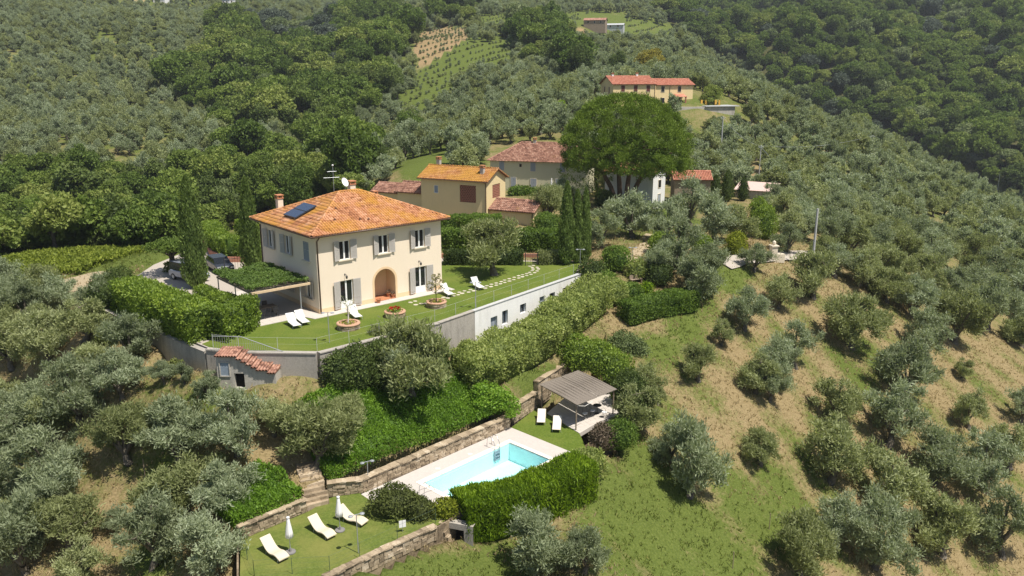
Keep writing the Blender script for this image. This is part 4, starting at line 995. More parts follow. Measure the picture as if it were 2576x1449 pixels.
def gable_roof(parent, x0, x1, y0, y1, z, rise, mat, along='x', over=0.35, name='roof'):
    """tiled gable roof over a local rectangle: deck, tiles, ridge row"""
    if along == 'x': a0, a1, b0, b1 = x0 - over, x1 + over, y0 - over, y1 + over
    else: a0, a1, b0, b1 = y0 - over, y1 + over, x0 - over, x1 + over
    T = (lambda a, b, c: Vector((a, b, c))) if along == 'x' else (lambda a, b, c: Vector((b, a, c)))
    bm = (b0 + b1) / 2; h = (b1 - b0) / 2; drop = rise * over / (h - over); zl = z - drop
    d = MB(); th = 0.10
    for s, e in ((b0, 1), (b1, -1)):
        d.add([T(a0, s, zl), T(a1, s, zl), T(a1, bm, z + rise), T(a0, bm, z + rise), T(a0, s, zl - th), T(a1, s, zl - th), T(a1, bm, z + rise - th), T(a0, bm, z + rise - th)],
              [(0, 1, 2, 3), (7, 6, 5, 4), (0, 4, 5, 1), (1, 5, 6, 2), (3, 2, 6, 7), (0, 3, 7, 4)])
    rf = d.build(name, 'tile_under', parent); run = math.hypot(h, rise + drop)
    sp = tile_spots(T(a0, b0, zl), T(a1, b0, zl), T(0, h, rise + drop), run, lambda u, t: t < run - 0.1) + tile_spots(T(a1, b1, zl), T(a0, b1, zl), T(0, -h, rise + drop), run, lambda u, t: t < run - 0.1)
    if along == 'y': sp = [(o, -ex if False else ex, up, nz if nz.z > 0 else -nz) for o, ex, up, nz in sp]
    tm = link(bpy.data.objects.new('tile_rows', tile_mesh(sp, 'tile_rows', mat)), rf); tag(tm, kind='stuff')
    rb = MB(); ridge_tiles(rb, T(a0, bm, z + rise + 0.02), T(a1, bm, z + rise + 0.02)); rt = rb.build('ridge_tiles', mat, rf, smooth=True); tag(rt, kind='stuff')
    return rf
def gable_walls(b, x0, x1, y0, y1, z0, z, rise, along='x'):
    b.box(x0, x1, y0, y1, z0, z)
    if along == 'x':
        for x, f in ((x0, 1), (x1, 0)):
            v = [(x, y0, z), (x, y1, z), (x, (y0 + y1) / 2, z + rise - 0.02)]; b.add(v, [(2, 1, 0)] if x == x0 else [(0, 1, 2)])
    else:
        for y in (y0, y1):
            v = [(x0, y, z), (x1, y, z), ((x0 + x1) / 2, y, z + rise - 0.02)]; b.add(v, [(0, 1, 2)] if y == y0 else [(2, 1, 0)])
    return b
def simple_window(parent, c, ux, w, h, pane='glass_dark', frame='stone_sill', shutters=None, open_=True, name='window', lab=None):
    """framed window set on a wall face: c centre on the face, ux along the wall; outward is right of ux"""
    ux = Vector(ux).normalized(); n = Vector((ux.y, -ux.x, 0)); c = Vector(c); z = Vector((0, 0, 1)); t = 0.07
    f = MB()
    for a, b_ in ((c + ux * (-w / 2 - t / 2) - z * h / 2, c + ux * (-w / 2 - t / 2) + z * h / 2), (c + ux * (w / 2 + t / 2) - z * h / 2, c + ux * (w / 2 + t / 2) + z * h / 2)):
        f.obox(a + n * 0.02, b_ + n * 0.02, t, 0.10, up=tuple(n))
    for zz in (-h / 2 - t / 2, h / 2 + t / 2): f.obox(c + ux * (-w / 2 - t) + z * zz + n * 0.02, c + ux * (w / 2 + t) + z * zz + n * 0.02, 0.10, t)
    o = f.build(name, frame, parent)
    if lab: o['label'] = lab
    MB().obox(c - ux * w / 2 + n * 0.006, c + ux * w / 2 + n * 0.006, 0.012, h).build('pane', pane, o)
    if shutters:
        for s in (-1, 1):
            if open_: a = c + ux * (s * (w / 2 + t + 0.02)) + n * 0.05; e = a + ux * (s * w * 0.52)
            else: a = c + ux * (s * 0.01) + n * 0.05; e = c + ux * (s * w / 2) + n * 0.05
            MB().obox(a, e, 0.04, h * 1.02).build('shutter', shutters, o)
    return o
def chimney(parent, x, y, z0, z1, w=0.5, mat='villa_wall', top='terracotta', name='chimney'):
    c = MB().box(x - w / 2, x + w / 2, y - w / 2, y + w / 2, z0, z1 - 0.35).build(name, mat, parent)
    b = MB(); b.box(x - w * 0.62, x + w * 0.62, y - w * 0.62, y + w * 0.62, z1 - 0.35, z1 - 0.27)
    for sx in (-1, 1):
        for sy in (-1, 1): b.box(x + sx * w * 0.45 - 0.05, x + sx * w * 0.45 + 0.05, y + sy * w * 0.45 - 0.05, y + sy * w * 0.45 + 0.05, z1 - 0.27, z1 - 0.08)
    b.box(x - w * 0.64, x + w * 0.64, y - w * 0.64, y + w * 0.64, z1 - 0.08, z1); b.build('cap', top, c); return c

# ---------------------------------------------------------------- the villa
VL, VD, VH, YAW = 12.49, 10.52, 6.6, 0.713324
N0 = np.array([-15.92, 63.97])
def hl(x, y): return (N0[0] + x * math.cos(YAW) - y * math.sin(YAW), N0[1] + x * math.sin(YAW) + y * math.cos(YAW))
def to_local(p): d = np.array(p[:2]) - N0; return (d[0] * math.cos(YAW) + d[1] * math.sin(YAW), -d[0] * math.sin(YAW) + d[1] * math.cos(YAW))
def villa():
    v = thing('villa', 'two-storey cream villa with hipped orange tile roof and grey shutters on the lawn terrace', 'villa', (N0[0], N0[1], 0), YAW)
    UPX = [2.62, 6.40, 10.16]
    front = [(c - 0.52, c + 0.52, 4.22, 5.86) for c in UPX] + [(2.62 - 0.62, 2.62 + 0.62, 0.12, 2.48), (10.16 - 0.62, 10.16 + 0.62, 0.12, 2.48), (6.38 - 1.06, 6.38 + 1.06, 0.06, 2.86)]
    LY = [1.75, 5.2, 8.6]     # along the left wall, from the near corner
    left = [(VD - y - 0.5, VD - y + 0.5, 4.22, 5.86) for y in LY] + [(VD - y - 0.5, VD - y + 0.5, 1.0, 2.6) for y in LY]
    b = MB()
    wall_face(b, (0, 0, 0), (1, 0, 0), VL, VH, front, 0.30, arch=(5, 1))
    wall_face(b, (0, VD, 0), (0, -1, 0), VD, VH, left, 0.30)
    wall_face(b, (VL, 0, 0), (0, 1, 0), VD, VH, [(4.4, 5.4, 4.22, 5.86), (7.2, 8.2, 4.22, 5.86)], 0.30)
    wall_face(b, (VL, VD, 0), (-1, 0, 0), VL, VH, [(2, 3, 4.22, 5.86), (9, 10, 4.22, 5.86)], 0.30)
    b.box(0.302, VL - 0.302, 2.7, VD - 0.302, 0, VH - 0.1)       # inner core keeps daylight out
    b.box(0.302, 5.05, 0.32, 2.69, 0, VH - 0.1); b.box(7.7, VL - 0.302, 0.32, 2.69, 0, VH - 0.1); b.box(5.06, 7.69, 0.32, 2.69, 3.0, VH - 0.1)
    b.cur = 1
    # porch niche behind the arch: back wall, slanting side, floor
    b.add([(5.32, 0.30, 0.06), (5.32, 1.9, 0.06), (5.32, 1.9, 2.95), (5.32, 0.30, 2.95)], [(3, 2, 1, 0)])
    b.add([(5.32, 1.9, 0.06), (6.0, 1.9, 0.06), (6.0, 1.9, 2.95), (5.32, 1.9, 2.95)], [(0, 1, 2, 3)])
    b.add([(6.0, 1.9, 0.06), (7.44, 1.5, 0.06), (7.44, 1.5, 2.95), (6.0, 1.9, 2.95)], [(0, 1, 2, 3)])
    b.add([(7.44, 1.5, 0.06), (7.44, 0.30, 0.06), (7.44, 0.30, 2.95), (7.44, 1.5, 2.95)], [(0, 1, 2, 3)])
    b.add([(5.32, 0.30, 2.95), (7.44, 0.30, 2.95), (7.44, 1.9, 2.95), (5.32, 1.9, 2.95)], [(3, 2, 1, 0)])
    b.build('wall', 'villa_wall', v, mats=['villa_wall', 'villa_plinth'])
    MB().box(5.32, 7.44, 0.0, 1.9, 0.0, 0.07).build('porch_floor', 'terracotta', v)
    # plinth band, proud of the wall
    for a, c in ((-0.012, 2.0), (3.24, 5.12), (7.64, 9.54), (10.78, VL + 0.012)): MB().box(a, c, -0.012, 0.0, 0, 0.42).build('plinth', 'villa_plinth', v)
    MB().box(-0.012, 0.0, 0.001, VD + 0.012, 0, 0.42).build('plinth', 'villa_plinth', v)
    a = MB(); n = 20; ro, ri = 1.26, 1.062; cz0 = 2.86 - 1.06       # painted surround of the arch
    for k in range(n):
        t0, t1 = math.pi * k / n, math.pi * (k + 1) / n
        q = [(6.38 - r * math.cos(t), cz0 + r * math.sin(t)) for r, t in ((ri, t0), (ro, t0), (ro, t1), (ri, t1))]
        a.add([(x, y, z) for y in (-0.012, 0.0) for x, z in q], [(3, 2, 1, 0), (1, 2, 6, 5)])
    a.box(6.38 - ro, 6.38 - ri, -0.012, 0, 0.06, cz0); a.box(6.38 + ri, 6.38 + ro, -0.012, 0, 0.06, cz0)
    a.build('arch_surround', 'villa_plinth', v)
    d = MB().box(0, 0.05, 0, 0.95, 0, 2.2).build('door', 'door_white', v); d.location = (5.33, 0.75, 0.08); d['label'] = 'white panelled front door inside the arched porch'
    dp = MB()
    for z0, z1 in ((0.2, 0.95), (1.15, 2.0)):
        for y0, y1 in ((0.1, 0.42), (0.53, 0.85)): dp.box(0.05, 0.065, y0, y1, z0, z1)
    dp.build('door_panels', 'shutter_grey', d); MB().lathe([(0.03, 0), (0.03, 0.04)], 8, (0.08, 0.12, 1.05)).build('handle', 'steel', d)
    def win(o, ux, w, z0, z1, door=False, closed=False, gap=0.0):
        """casement in a 0.30 m reveal with a pair of louvred shutters"""
        ux = Vector(ux); n = Vector((-ux.y, ux.x, 0)); o = Vector(o); z = Vector((0, 0, 1)); h = z1 - z0; c = o + z * (z0 + h / 2) + n * 0.17
        f = MB(); t = 0.075
        f.obox(c - ux * (w / 2 - t / 2) - z * h / 2, c - ux * (w / 2 - t / 2) + z * h / 2, t, 0.07, up=tuple(n)); f.obox(c + ux * (w / 2 - t / 2) - z * h / 2, c + ux * (w / 2 - t / 2) + z * h / 2, t, 0.07, up=tuple(n))
        f.obox(c - z * h / 2, c + z * h / 2, 0.14, 0.075, up=tuple(n))
        for zz in (-h / 2 + t / 2, h / 2 - t / 2): f.obox(c - ux * (w / 2 - t) + z * zz, c + ux * (w / 2 - t) + z * zz, 0.066, t)
        if door: f.obox(c - ux * (w / 2 - t) - z * (h / 2 - 0.30), c + ux * (w / 2 - t) - z * (h / 2 - 0.30), 0.05, 0.46)
        wo = f.build('window', 'frame_white', v)
        if not closed: MB().obox(c - ux * (w / 2 - t) + n * 0.012, c + ux * (w / 2 - t) + n * 0.012, 0.012, h - 2 * t).build('pane', 'glass_dark', wo)
        s0 = o + z * z0 - n * 0.05
        if not door: MB().obox(s0 - ux * (w / 2 + 0.16) + n * 0.05, s0 + ux * (w / 2 + 0.16) + n * 0.05, 0.30, 0.09).build('sill', 'stone_sill', wo)
        for s in (-1, 1):
            sh = MB(); sw = w * 0.52
            if closed: a = o + ux * (s * 0.01) + n * 0.04; e = o + ux * (s * w / 2) + n * 0.04; tilt = Vector((0, 0, 0))
            else:
                a = o + ux * (s * (w / 2 + 0.01)) - n * 0.04; tilt = -n * (0.16 if s < 0 else 0.10) ; e = a + ux * (s * sw) + tilt
            dd = (e - a).normalized(); zb, zt = z0 + 0.03, z1 + 0.03
            for q in (a + dd * 0.035, e - dd * 0.035): sh.obox(q + z * zb, q + z * zt, 0.07, 0.045, up=tuple(dd.cross(z)))
            rails = [zb + 0.05, zt - 0.05] + ([zb + 0.78] if door else [(zb + zt) / 2])
            for r_ in rails: sh.obox(a + dd * 0.07 + z * r_, e - dd * 0.07 + z * r_, 0.043, 0.10)
            so = sh.build('shutter', 'shutter_blue' if closed else 'shutter_grey', wo)
            lo = MB(); zz = zb + 0.12
            while zz < zt - 0.1:
                if all(abs(zz - r_) > 0.07 for r_ in rails): lo.obox(a + dd * 0.07 + z * zz, e - dd * 0.07 + z * zz, 0.03, 0.055)
                zz += 0.068
            k = len(wo.children); lo.build('shutter_louvres', 'shutter_blue' if closed else 'shutter_grey', wo)
        return wo
    for c in UPX: win((c, 0, 0), (1, 0, 0), 1.04, 4.22, 5.86)
    for c in (2.62, 10.16): win((c, 0, 0), (1, 0, 0), 1.24, 0.12, 2.48, door=True)
    for i, y in enumerate(LY):
        win((0, y, 0), (0, -1, 0), 1.0, 4.22, 5.86, closed=(i == 0)); win((0, y, 0), (0, -1, 0), 1.0, 1.0, 2.6)
    for y in (4.9, 7.7): win((VL, y, 0), (0, 1, 0), 1.0, 4.22, 5.86)
    for x in (VL - 2.5, VL - 9.5): win((x, VD, 0), (-1, 0, 0), 1.0, 4.22, 5.86)
    # eaves: boarded soffit, fascia and gutter
    ov, ze = 0.58, 6.66
    s = MB(); s.box(-ov, VL + ov, -ov, VD + ov, ze - 0.10, ze - 0.02); s.build('soffit', 'soffit', v)
    g = MB()
    for a_, c_ in (((-ov - 0.06, -ov - 0.06), (VL + ov + 0.06, -ov - 0.06)), ((VL + ov + 0.06, -ov - 0.06), (VL + ov + 0.06, VD + ov + 0.06)), ((VL + ov + 0.06, VD + ov + 0.06), (-ov - 0.06, VD + ov + 0.06)), ((-ov - 0.06, VD + ov + 0.06), (-ov - 0.06, -ov - 0.06))):
        g.tube([(*a_, ze - 0.06), (*c_, ze - 0.06)], 0.075, 8)
    g.build('gutter', 'copper_pipe', v, smooth=True)
    for x, y in ((0.10, -0.07), (-0.07, VD - 0.12)):
        q = MB().tube([(x - (0.0 if y < 0 else ov - 0.1) , y - (ov - 0.1 if y < 0 else 0), ze - 0.12), (x, y, ze - 0.55), (x, y, 0.05)], 0.055, 8).build('downpipe', 'copper_pipe', v, smooth=True)
    # hipped roof
    e = ov + 0.05; x0, x1, y0, y1 = -e, VL + e, -e, VD + e; hz = (y1 - y0) / 2; rise = 2.42; zr = ze + rise; r1 = Vector((x0 + hz, y0 + hz, zr)); r2 = Vector((x1 - hz, y0 + hz, zr))
    A, B, C_, D = Vector((x0, y0, ze)), Vector((x1, y0, ze)), Vector((x1, y1, ze)), Vector((x0, y1, ze))
    rb = MB(); rb.add([A, B, C_, D, r1, r2], [(0, 1, 5, 4), (1, 2, 5), (2, 3, 4, 5), (3, 0, 4), (3, 2, 1, 0)]); roof = rb.build('roof', 'tile_under', v)
    run = math.hypot(hz, rise); k = run / hz
    long_ = lambda L: (lambda u, t: t / k < min(u, L - u, hz) - 0.03)
    sp = []
    for P0, P1, upv in ((A, B, Vector((0, hz, rise))), (D, A, Vector((hz, 0, rise))), (C_, D, Vector((0, -hz, rise))), (B, C_, Vector((-hz, 0, rise)))):
        sp.append(tile_spots(P0, P1, upv, run, long_((P1 - P0).length)))
    mw = Matrix.Rotation(YAW, 4, 'Z'); mw.translation = Vector((N0[0], N0[1], 0))
    vis = sorted(sp[0] + sp[1], key=lambda s_: (mw @ s_[0]).xy.length)
    for s_ in vis[:300]: tile_object(s_, 'villa_tile', roof)
    tag(link(bpy.data.objects.new('tile_rows', tile_mesh(vis[300:] + sp[2] + sp[3], 'tile_rows', 'villa_tile')), roof), kind='stuff')
    hb = MB()
    for P0, P1 in ((A, r1), (D, r1), (B, r2), (C_, r2), (r1, r2)): ridge_tiles(hb, P0 + Vector((0, 0, 0.06)), P1 + Vector((0, 0, 0.06)))
    tag(hb.build('hip_tiles', 'villa_tile', roof, smooth=True), kind='stuff')
    # solar collectors on the left slope
    upv = Vector((hz, 0, rise)).normalized(); along = Vector((0, -1, 0)); nzv = Vector((-rise, 0, hz)).normalized()
    for i in range(2):
        c = D + along * 5.35 + upv * (2.05 + i * 1.18) + nzv * 0.24
        c = Vector((x0, y1, ze)) + along * (5.6) + upv * (1.9 + 0) + nzv * 0.26 + along * 0 + upv * (i * 1.12)
        w2, h2 = 1.15, 0.54
        f = MB(); q = [c - along * w2 - upv * h2, c + along * w2 - upv * h2, c + along * w2 + upv * h2, c - along * w2 + upv * h2]
        f.add([p - nzv * 0.06 for p in q] + [p + nzv * 0.04 for p in q], [(3, 2, 1, 0), (4, 5, 6, 7), (0, 1, 5, 4), (1, 2, 6, 5), (2, 3, 7, 6), (3, 0, 4, 7)])
        so = f.build('solar_panel', 'panel_frame', v)
        w3, h3 = w2 - 0.05, h2 - 0.05; g2 = MB(); g2.add([c + a_ * along * w3 + b_ * upv * h3 + nzv * 0.045 for a_, b_ in ((-1, -1), (1, -1), (1, 1), (-1, 1))], [(0, 1, 2, 3)]); g2.build('glass', 'solar_glass', so)
        for a_ in (-1, 1): MB().obox(c + along * a_ * 0.9 - upv * h2 - nzv * 0.06, c + along * a_ * 0.9 - upv * h2 - nzv * 0.3, 0.05, 0.05).build('bracket', 'steel', so)
    chimney(v, 1.6, VD - 0.9, 7.0, 8.75, 0.5, 'villa_wall', 'terracotta')
    chimney(v, 7.6, VD - 3.4, 8.0, 9.75, 0.55, 'villa_wall', 'terracotta')
    chimney(v, VL - 1.6, VD - 2.0, 7.2, 8.35, 0.4, 'terracotta', 'terracotta', 'flue')
    # dish and aerial
    dx, dy, dz = 6.6, VD - 4.0, 9.75
    dm = MB().tube([(dx, dy, 8.8), (dx, dy, dz - 0.1)], 0.03, 6).build('satellite_dish', 'galvanised', v)
    db = MB(); ax = Vector((0.35, -0.85, 0.42)).normalized(); u_ = ax.cross(Vector((0, 0, 1))).normalized(); w_ = u_.cross(ax); vs = [Vector((dx, dy, dz)) - ax * 0.06]; n = 20
    for rr, off in ((0.22, 0.0), (0.42, 0.08)):
        for i in range(n): t_ = 2 * math.pi * i / n; vs.append(Vector((dx, dy, dz)) + (u_ * math.cos(t_) + w_ * math.sin(t_)) * rr + ax * (off - 0.04))
    db.add(vs, [(0, 1 + i, 1 + (i + 1) % n) for i in range(n)] + [(1 + i, 1 + n + i, 1 + n + (i + 1) % n, 1 + (i + 1) % n) for i in range(n)]); db.build('reflector', 'white_plastic', dm, smooth=True)
    MB().tube([Vector((dx, dy, dz)) - w_ * 0.38, Vector((dx, dy, dz)) + ax * 0.45], 0.015, 5).build('feed_arm', 'galvanised', dm)
    ax_, ay_ = 5.9, VD - 3.2
    am = MB().tube([(ax_, ay_, 8.8), (ax_, ay_, 11.2)], 0.022, 6).build('aerial', 'galvanised', v)
    for z_, l_ in ((10.7, 0.5), (10.15, 0.85)):
        yb = MB(); yb.tube([(ax_ - l_, ay_ + l_ * 0.3, z_), (ax_ + l_ * 0.6, ay_ - l_ * 0.2, z_)], 0.014, 5)
        for i in range(6): q = Vector((ax_ - l_ + i * l_ * 0.3, ay_ + l_ * 0.3 - i * l_ * 0.09, z_)); yb.tube([q + Vector((-0.06, -0.18, 0)), q + Vector((0.06, 0.18, 0))], 0.006, 4)
        yb.build('antenna_array', 'galvanised', am)
    MB().lathe([(0.07, 0), (0.09, 0.06), (0.05, 0.12)], 10, (ax_, ay_, 11.2)).build('antenna_head', 'white_plastic', am)
    for c in (2.5, 10.0):                                   # wall lanterns over the French windows
        lb = MB(); lb.tube([(c, 0, 2.98), (c, -0.22, 3.06), (c, -0.30, 2.98)], 0.015, 5); lb.lathe([(0.02, 0.14), (0.10, 0.06), (0.075, -0.14), (0.03, -0.17)], 8, (c, -0.30, 2.84)); lb.box(c - 0.05, c + 0.05, -0.02, 0, 2.9, 3.06); lb.build('wall_lantern', 'iron', v)
    for u_, t_ in ((3.1, 1.9), (4.1, 3.6), (6.0, 1.3), (5.3, 1.5)):     # small dark vent tiles
        q = A + Vector((u_, 0, 0)) + Vector((0, hz, rise)).normalized() * t_
        MB().lathe([(0.11, 0), (0.10, 0.10), (0.05, 0.16)], 8, (q.x, q.y, q.z + 0.08)).build('vent_tile', 'fascia', roof)
villa()

# ---------------------------------------------------------------- villa terrace: ground, walls, paths
def P2(*pts, z=0.0): return [tuple(W(a, b, z)[:2]) for a, b in pts]
LAWN = [tuple(p) for p in TERR[:6]] + [hl(13.6, 14), hl(13.6, 4), hl(13.6, -0.01), hl(0, 0), hl(-0.2, 0.8), hl(-5.6, 0.2), (-20.9, 61.0), (-22.6, 57.6)]
slab('terrace_ground', [(p[0], p[1]) for p in grow(TERR, -0.06)], -4.6, -0.02, 'gravel_road', 'pale gravel ground of the villa terrace and parking')
LAWN_POLY = [(-21.9, 55.5), (-19.7, 54.85), (-13.95, 54.65), (-6.1, 61.75), (6.3, 77.8), (7.3, 83.2), (-5, 83.6), hl(13.2, 11.5), hl(13.2, -1.0), hl(-1.0, -1.0), hl(-1.5, 0.3), hl(-5.5, 0.3), (-21.2, 60.0), (-22.9, 56.4)]
sheet('lawn', LAWN_POLY, 0.0, 'lawn', 'bright green mown lawn around the villa')
b = MB()
WALK = [hl(-5.4, 0.1), hl(-1.35, 0.1), hl(-1.0, -1.0), hl(13.2, -1.0), hl(13.2, 11.4), hl(-6, 11.4)]
wk = tag(MB().prism(WALK, -0.3, 0.035).build('walkway', 'paving'), 'pale stone walkway around the villa', None, None, 'structure')
for k in range(17):   # paving flags along the front
    x0 = -0.9 + k * 0.83
    o = MB().box(x0, x0 + 0.815, -0.98, -0.03, 0.03, 0.043).build('flagstone', 'paving', wk); o.location = (N0[0], N0[1], 0); o.rotation_euler = (0, 0, YAW)
for k in range(6):
    x0 = -5.35 + k * 0.70
    o = MB().box(x0, x0 + 0.685, 0.12, 1.0, 0.03, 0.043).build('flagstone', 'paving', wk); o.location = (N0[0], N0[1], 0); o.rotation_euler = (0, 0, YAW)
# front retaining wall of the lawn, garage wall, left wall
def wall_thing(name, pts, th, ztop, zbot, mat, label, cap=None, cap_mat='grey_render'):
    t = thing(name, label, 'wall', (pts[0][0], pts[0][1], 0))
    P = [np.array(p) - np.array(pts[0]) for p in pts]
    b = MB(); c = MB()
    for i in range(len(P) - 1):
        d = P[i + 1] - P[i]; d = d / np.linalg.norm(d); n = np.array([d[1], -d[0]]) * th
        q = [P[i], P[i + 1], P[i + 1] + n, P[i] + n]; b.prism(q, zbot, ztop - 0.002 * i)
        if cap: c.prism([P[i] - n * 0.15 / th * 0.3, P[i + 1] - n * 0.15 / th * 0.3, P[i + 1] + n * (1 + 0.06 / th), P[i] + n * (1 + 0.06 / th)], ztop, ztop + cap - 0.002 * i)
    b.build('masonry', mat, t)
    if cap: c.build('coping', cap_mat, t)
    return t
wall_thing('retaining_wall', [(-21.95, 55.25), (-19.7, 54.62), (-13.9, 54.4)], 0.35, 0.02, -4.8, 'grey_render', 'stained grey retaining wall below the front lawn, beside the tiled steps', 0.10)
wall_thing('retaining_wall', [(-13.9, 54.4), (-6.0, 61.5)], 0.35, 0.02, -4.8, 'grey_render', 'retaining wall under the lawn edge behind the big silvery olive', 0.08)
wall_thing('retaining_wall', [(-6.0, 61.5), (-3.4, 64.9)], 0.32, 0.05, -4.8, 'grey_render', 'rough grey stretch of wall joining the white garage front', 0.06)
wall_thing('retaining_wall', [(-38.2, 69.5), (-34.5, 66.0), (-31.7, 63.4), (-27.2, 59.6), (-22.0, 55.3)], 0.35, -0.15, -4.5, 'stain_wall', 'long stained concrete wall under the laurel hedge at left', 0.06)
def garage():
    a, c = np.array([-3.4, 64.9]), np.array([6.5, 77.75]); d = c - a; L = float(np.linalg.norm(d)); ang = math.atan2(d[1], d[0])
    g = thing('garage_front', 'long white garage wall under the lawn with small dark openings', 'garage', (a[0], a[1], -3.6), ang)
    holes = [(2.1, 3.0, 0.5, 2.55), (3.7, 4.5, 1.5, 2.75), (6.3, 7.2, 1.9, 2.75), (9.3, 10.1, 1.9, 2.8), (10.9, 11.8, 1.7, 2.8), (13.1, 14.3, 1.7, 2.85)]
    b = MB(); wall_face(b, (0, -0.36, 0), (1, 0, 0), L, 3.66, holes, 0.25); b.add([(0, -0.36, 3.66), (L, -0.36, 3.66), (L, 0.0, 3.66), (0, 0, 3.66)], [(0, 1, 2, 3)])
    b.add([(L, -0.36, 0), (L, 0.3, 0), (L, 0.3, 3.66), (L, -0.36, 3.66)], [(0, 1, 2, 3)]); b.add([(0, 0.3, 0), (0, -0.36, 0), (0, -0.36, 3.66), (0, 0.3, 3.66)], [(0, 1, 2, 3)]); b.build('wall', 'garage_wall', g)
    for k, h in enumerate(holes):
        solid = k in (0, 3)
        p = MB().box(h[0], h[1], -0.12, -0.10, h[2], h[3]).build('door' if k == 0 else 'window', 'shutter_blue' if solid else 'glass_dark', g)
        f = MB(); f.box(h[0], h[0] + 0.05, -0.16, -0.122, h[2], h[3]); f.box(h[1] - 0.05, h[1], -0.16, -0.122, h[2], h[3]); f.box(h[0] + 0.05, h[1] - 0.05, -0.16, -0.122, h[3] - 0.05, h[3]); f.box((h[0] + h[1]) / 2 - 0.02, (h[0] + h[1]) / 2 + 0.02, -0.16, -0.122, h[2], h[3] - 0.05)
        f.build('frame', 'lead_blue', p)
    MB().box(-0.1, L + 0.05, -0.42, -0.02, 3.662, 3.72).build('coping', 'concrete_pole', g)
garage()
# stepped cellar house at the wall's end
def stair_house():
    ang = -0.04; ox, oy, oz = -20.75, 53.25, -2.5
    g = thing('stair_house', 'small grey stair house with stepped terracotta tile roof against the lawn wall', 'outbuilding', (ox, oy, oz), ang)
    dpt = 1.35
    steps = [(0.0, 1.5, 2.66)] + [(1.5 + i * 0.34, 1.5 + (i + 1) * 0.34, 2.46 - i * 0.20) for i in range(4)] + [(2.86, 3.65, 1.66), (3.65, 4.15, 1.46)]
    w = MB(); wall_face(w, (0, 0, 0), (1, 0, 0), 4.15, 1.44, [(1.20, 1.92, 0.3, 1.40)], 0.3)
    w.add([(0, dpt, 0), (0, 0, 0), (0, 0, 1.44), (0, dpt, 1.44)], [(0, 1, 2, 3)]); w.add([(4.15, 0, 0), (4.15, dpt, 0), (4.15, dpt, 1.44), (4.15, 0, 1.44)], [(0, 1, 2, 3)])
    for x0, x1, h in steps: w.box(x0 + 0.002, x1 - 0.002, 0.0, dpt, 1.442, h - 0.004)
    w.box(0.01, 1.1, 0.02, dpt, 0, 1.43); w.box(2.0, 4.14, 0.02, dpt, 0, 1.43); w.build('wall', 'stain_wall', g)
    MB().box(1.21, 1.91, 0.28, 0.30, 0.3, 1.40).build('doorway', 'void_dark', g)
    simple_window(g, (0.58, 0, 1.72), (1, 0, 0), 0.62, 1.0, 'lead_blue', 'stain_wall')
    for x0, x1, h in steps:
        t = MB().box(x0 - 0.05, x1 + 0.03, -0.18, dpt, h, h + 0.05).build('roof_step', 'tile_under', g)
        tl = MB(); wd = (x1 - x0 + 0.10); n = max(2, int(wd / 0.19))
        for i in range(n):
            cx = x0 - 0.04 + (i + 0.5) * wd / n; y = -0.24
            while y < dpt - 0.35:
                tl.add([Vector((cx + v_[0] * 0.85, y + v_[1], h + 0.05 + v_[2] + (y + v_[1] + 0.2) * 0.10)) for v_ in TV], TF); y += 0.4
        tag(tl.build('tile_rows', 'old_tile', t, smooth=True), kind='stuff')
    rt = thing('stair_railing', 'thin grey metal railing along the steps above the stair house', 'railing', (ox, oy, oz), ang)
    pts = [(-0.6, dpt - 0.1, 2.72), (1.4, dpt - 0.1, 2.72), (4.9, dpt - 0.1, 1.45)]
    for i in range(2):
        p, q = Vector(pts[i]), Vector(pts[i + 1]); MB().tube([p + Vector((0, 0, 1.0)), q + Vector((0, 0, 1.0))], 0.025, 6).build('handrail', 'galvanised', rt); n = int((q - p).length / 0.16)
        for k in range(n + 1): c = p.lerp(q, k / n); MB().tube([c - Vector((0, 0, 0.1)), c + Vector((0, 0, 1.0))], 0.010, 4).build('baluster', 'galvanised', rt)
stair_house()
# stepping-stone path across the lawn
path_pts = [W(a, b_, 0.0) for a, b_ in ((1030, 757), (1060, 768), (1090, 762), (1140, 742), (1180, 732), (1225, 722), (1270, 708), (1305, 697), (1335, 688), (1348, 679), (1345, 671), (1330, 667))]
sp_ = thing('stepping_stone_path', 'double row of pale stepping stones curving across the lawn to the gate', 'path', (path_pts[0][0], path_pts[0][1], 0))
cum = 0.0
for a, c in zip(path_pts[:-1], path_pts[1:]):
    d = c - a; L = np.linalg.norm(d[:2]); u = d[:2] / L; nn = np.array([-u[1], u[0]]); n = max(1, int(L / 0.62))
    for i in range(n):
        for s in (-0.26, 0.26):
            q = a[:2] + d[:2] * (i + 0.5) / n + nn * s + rng.normal(size=2) * 0.03 - path_pts[0][:2]; w, h = R.uniform(0.17, 0.22), R.uniform(0.20, 0.26)
            b = MB(); k = 6; poly = [(q[0] + u[0] * h * math.cos(t) * R.uniform(0.85, 1.1) + nn[0] * w * math.sin(t), q[1] + u[1] * h * math.cos(t) + nn[1] * w * math.sin(t) * R.uniform(0.85, 1.1)) for t in [0.5 + 6.283 * j / k for j in range(k)]]
            b.prism(poly, -0.04, 0.022); b.build('stone', 'path_stone', sp_)
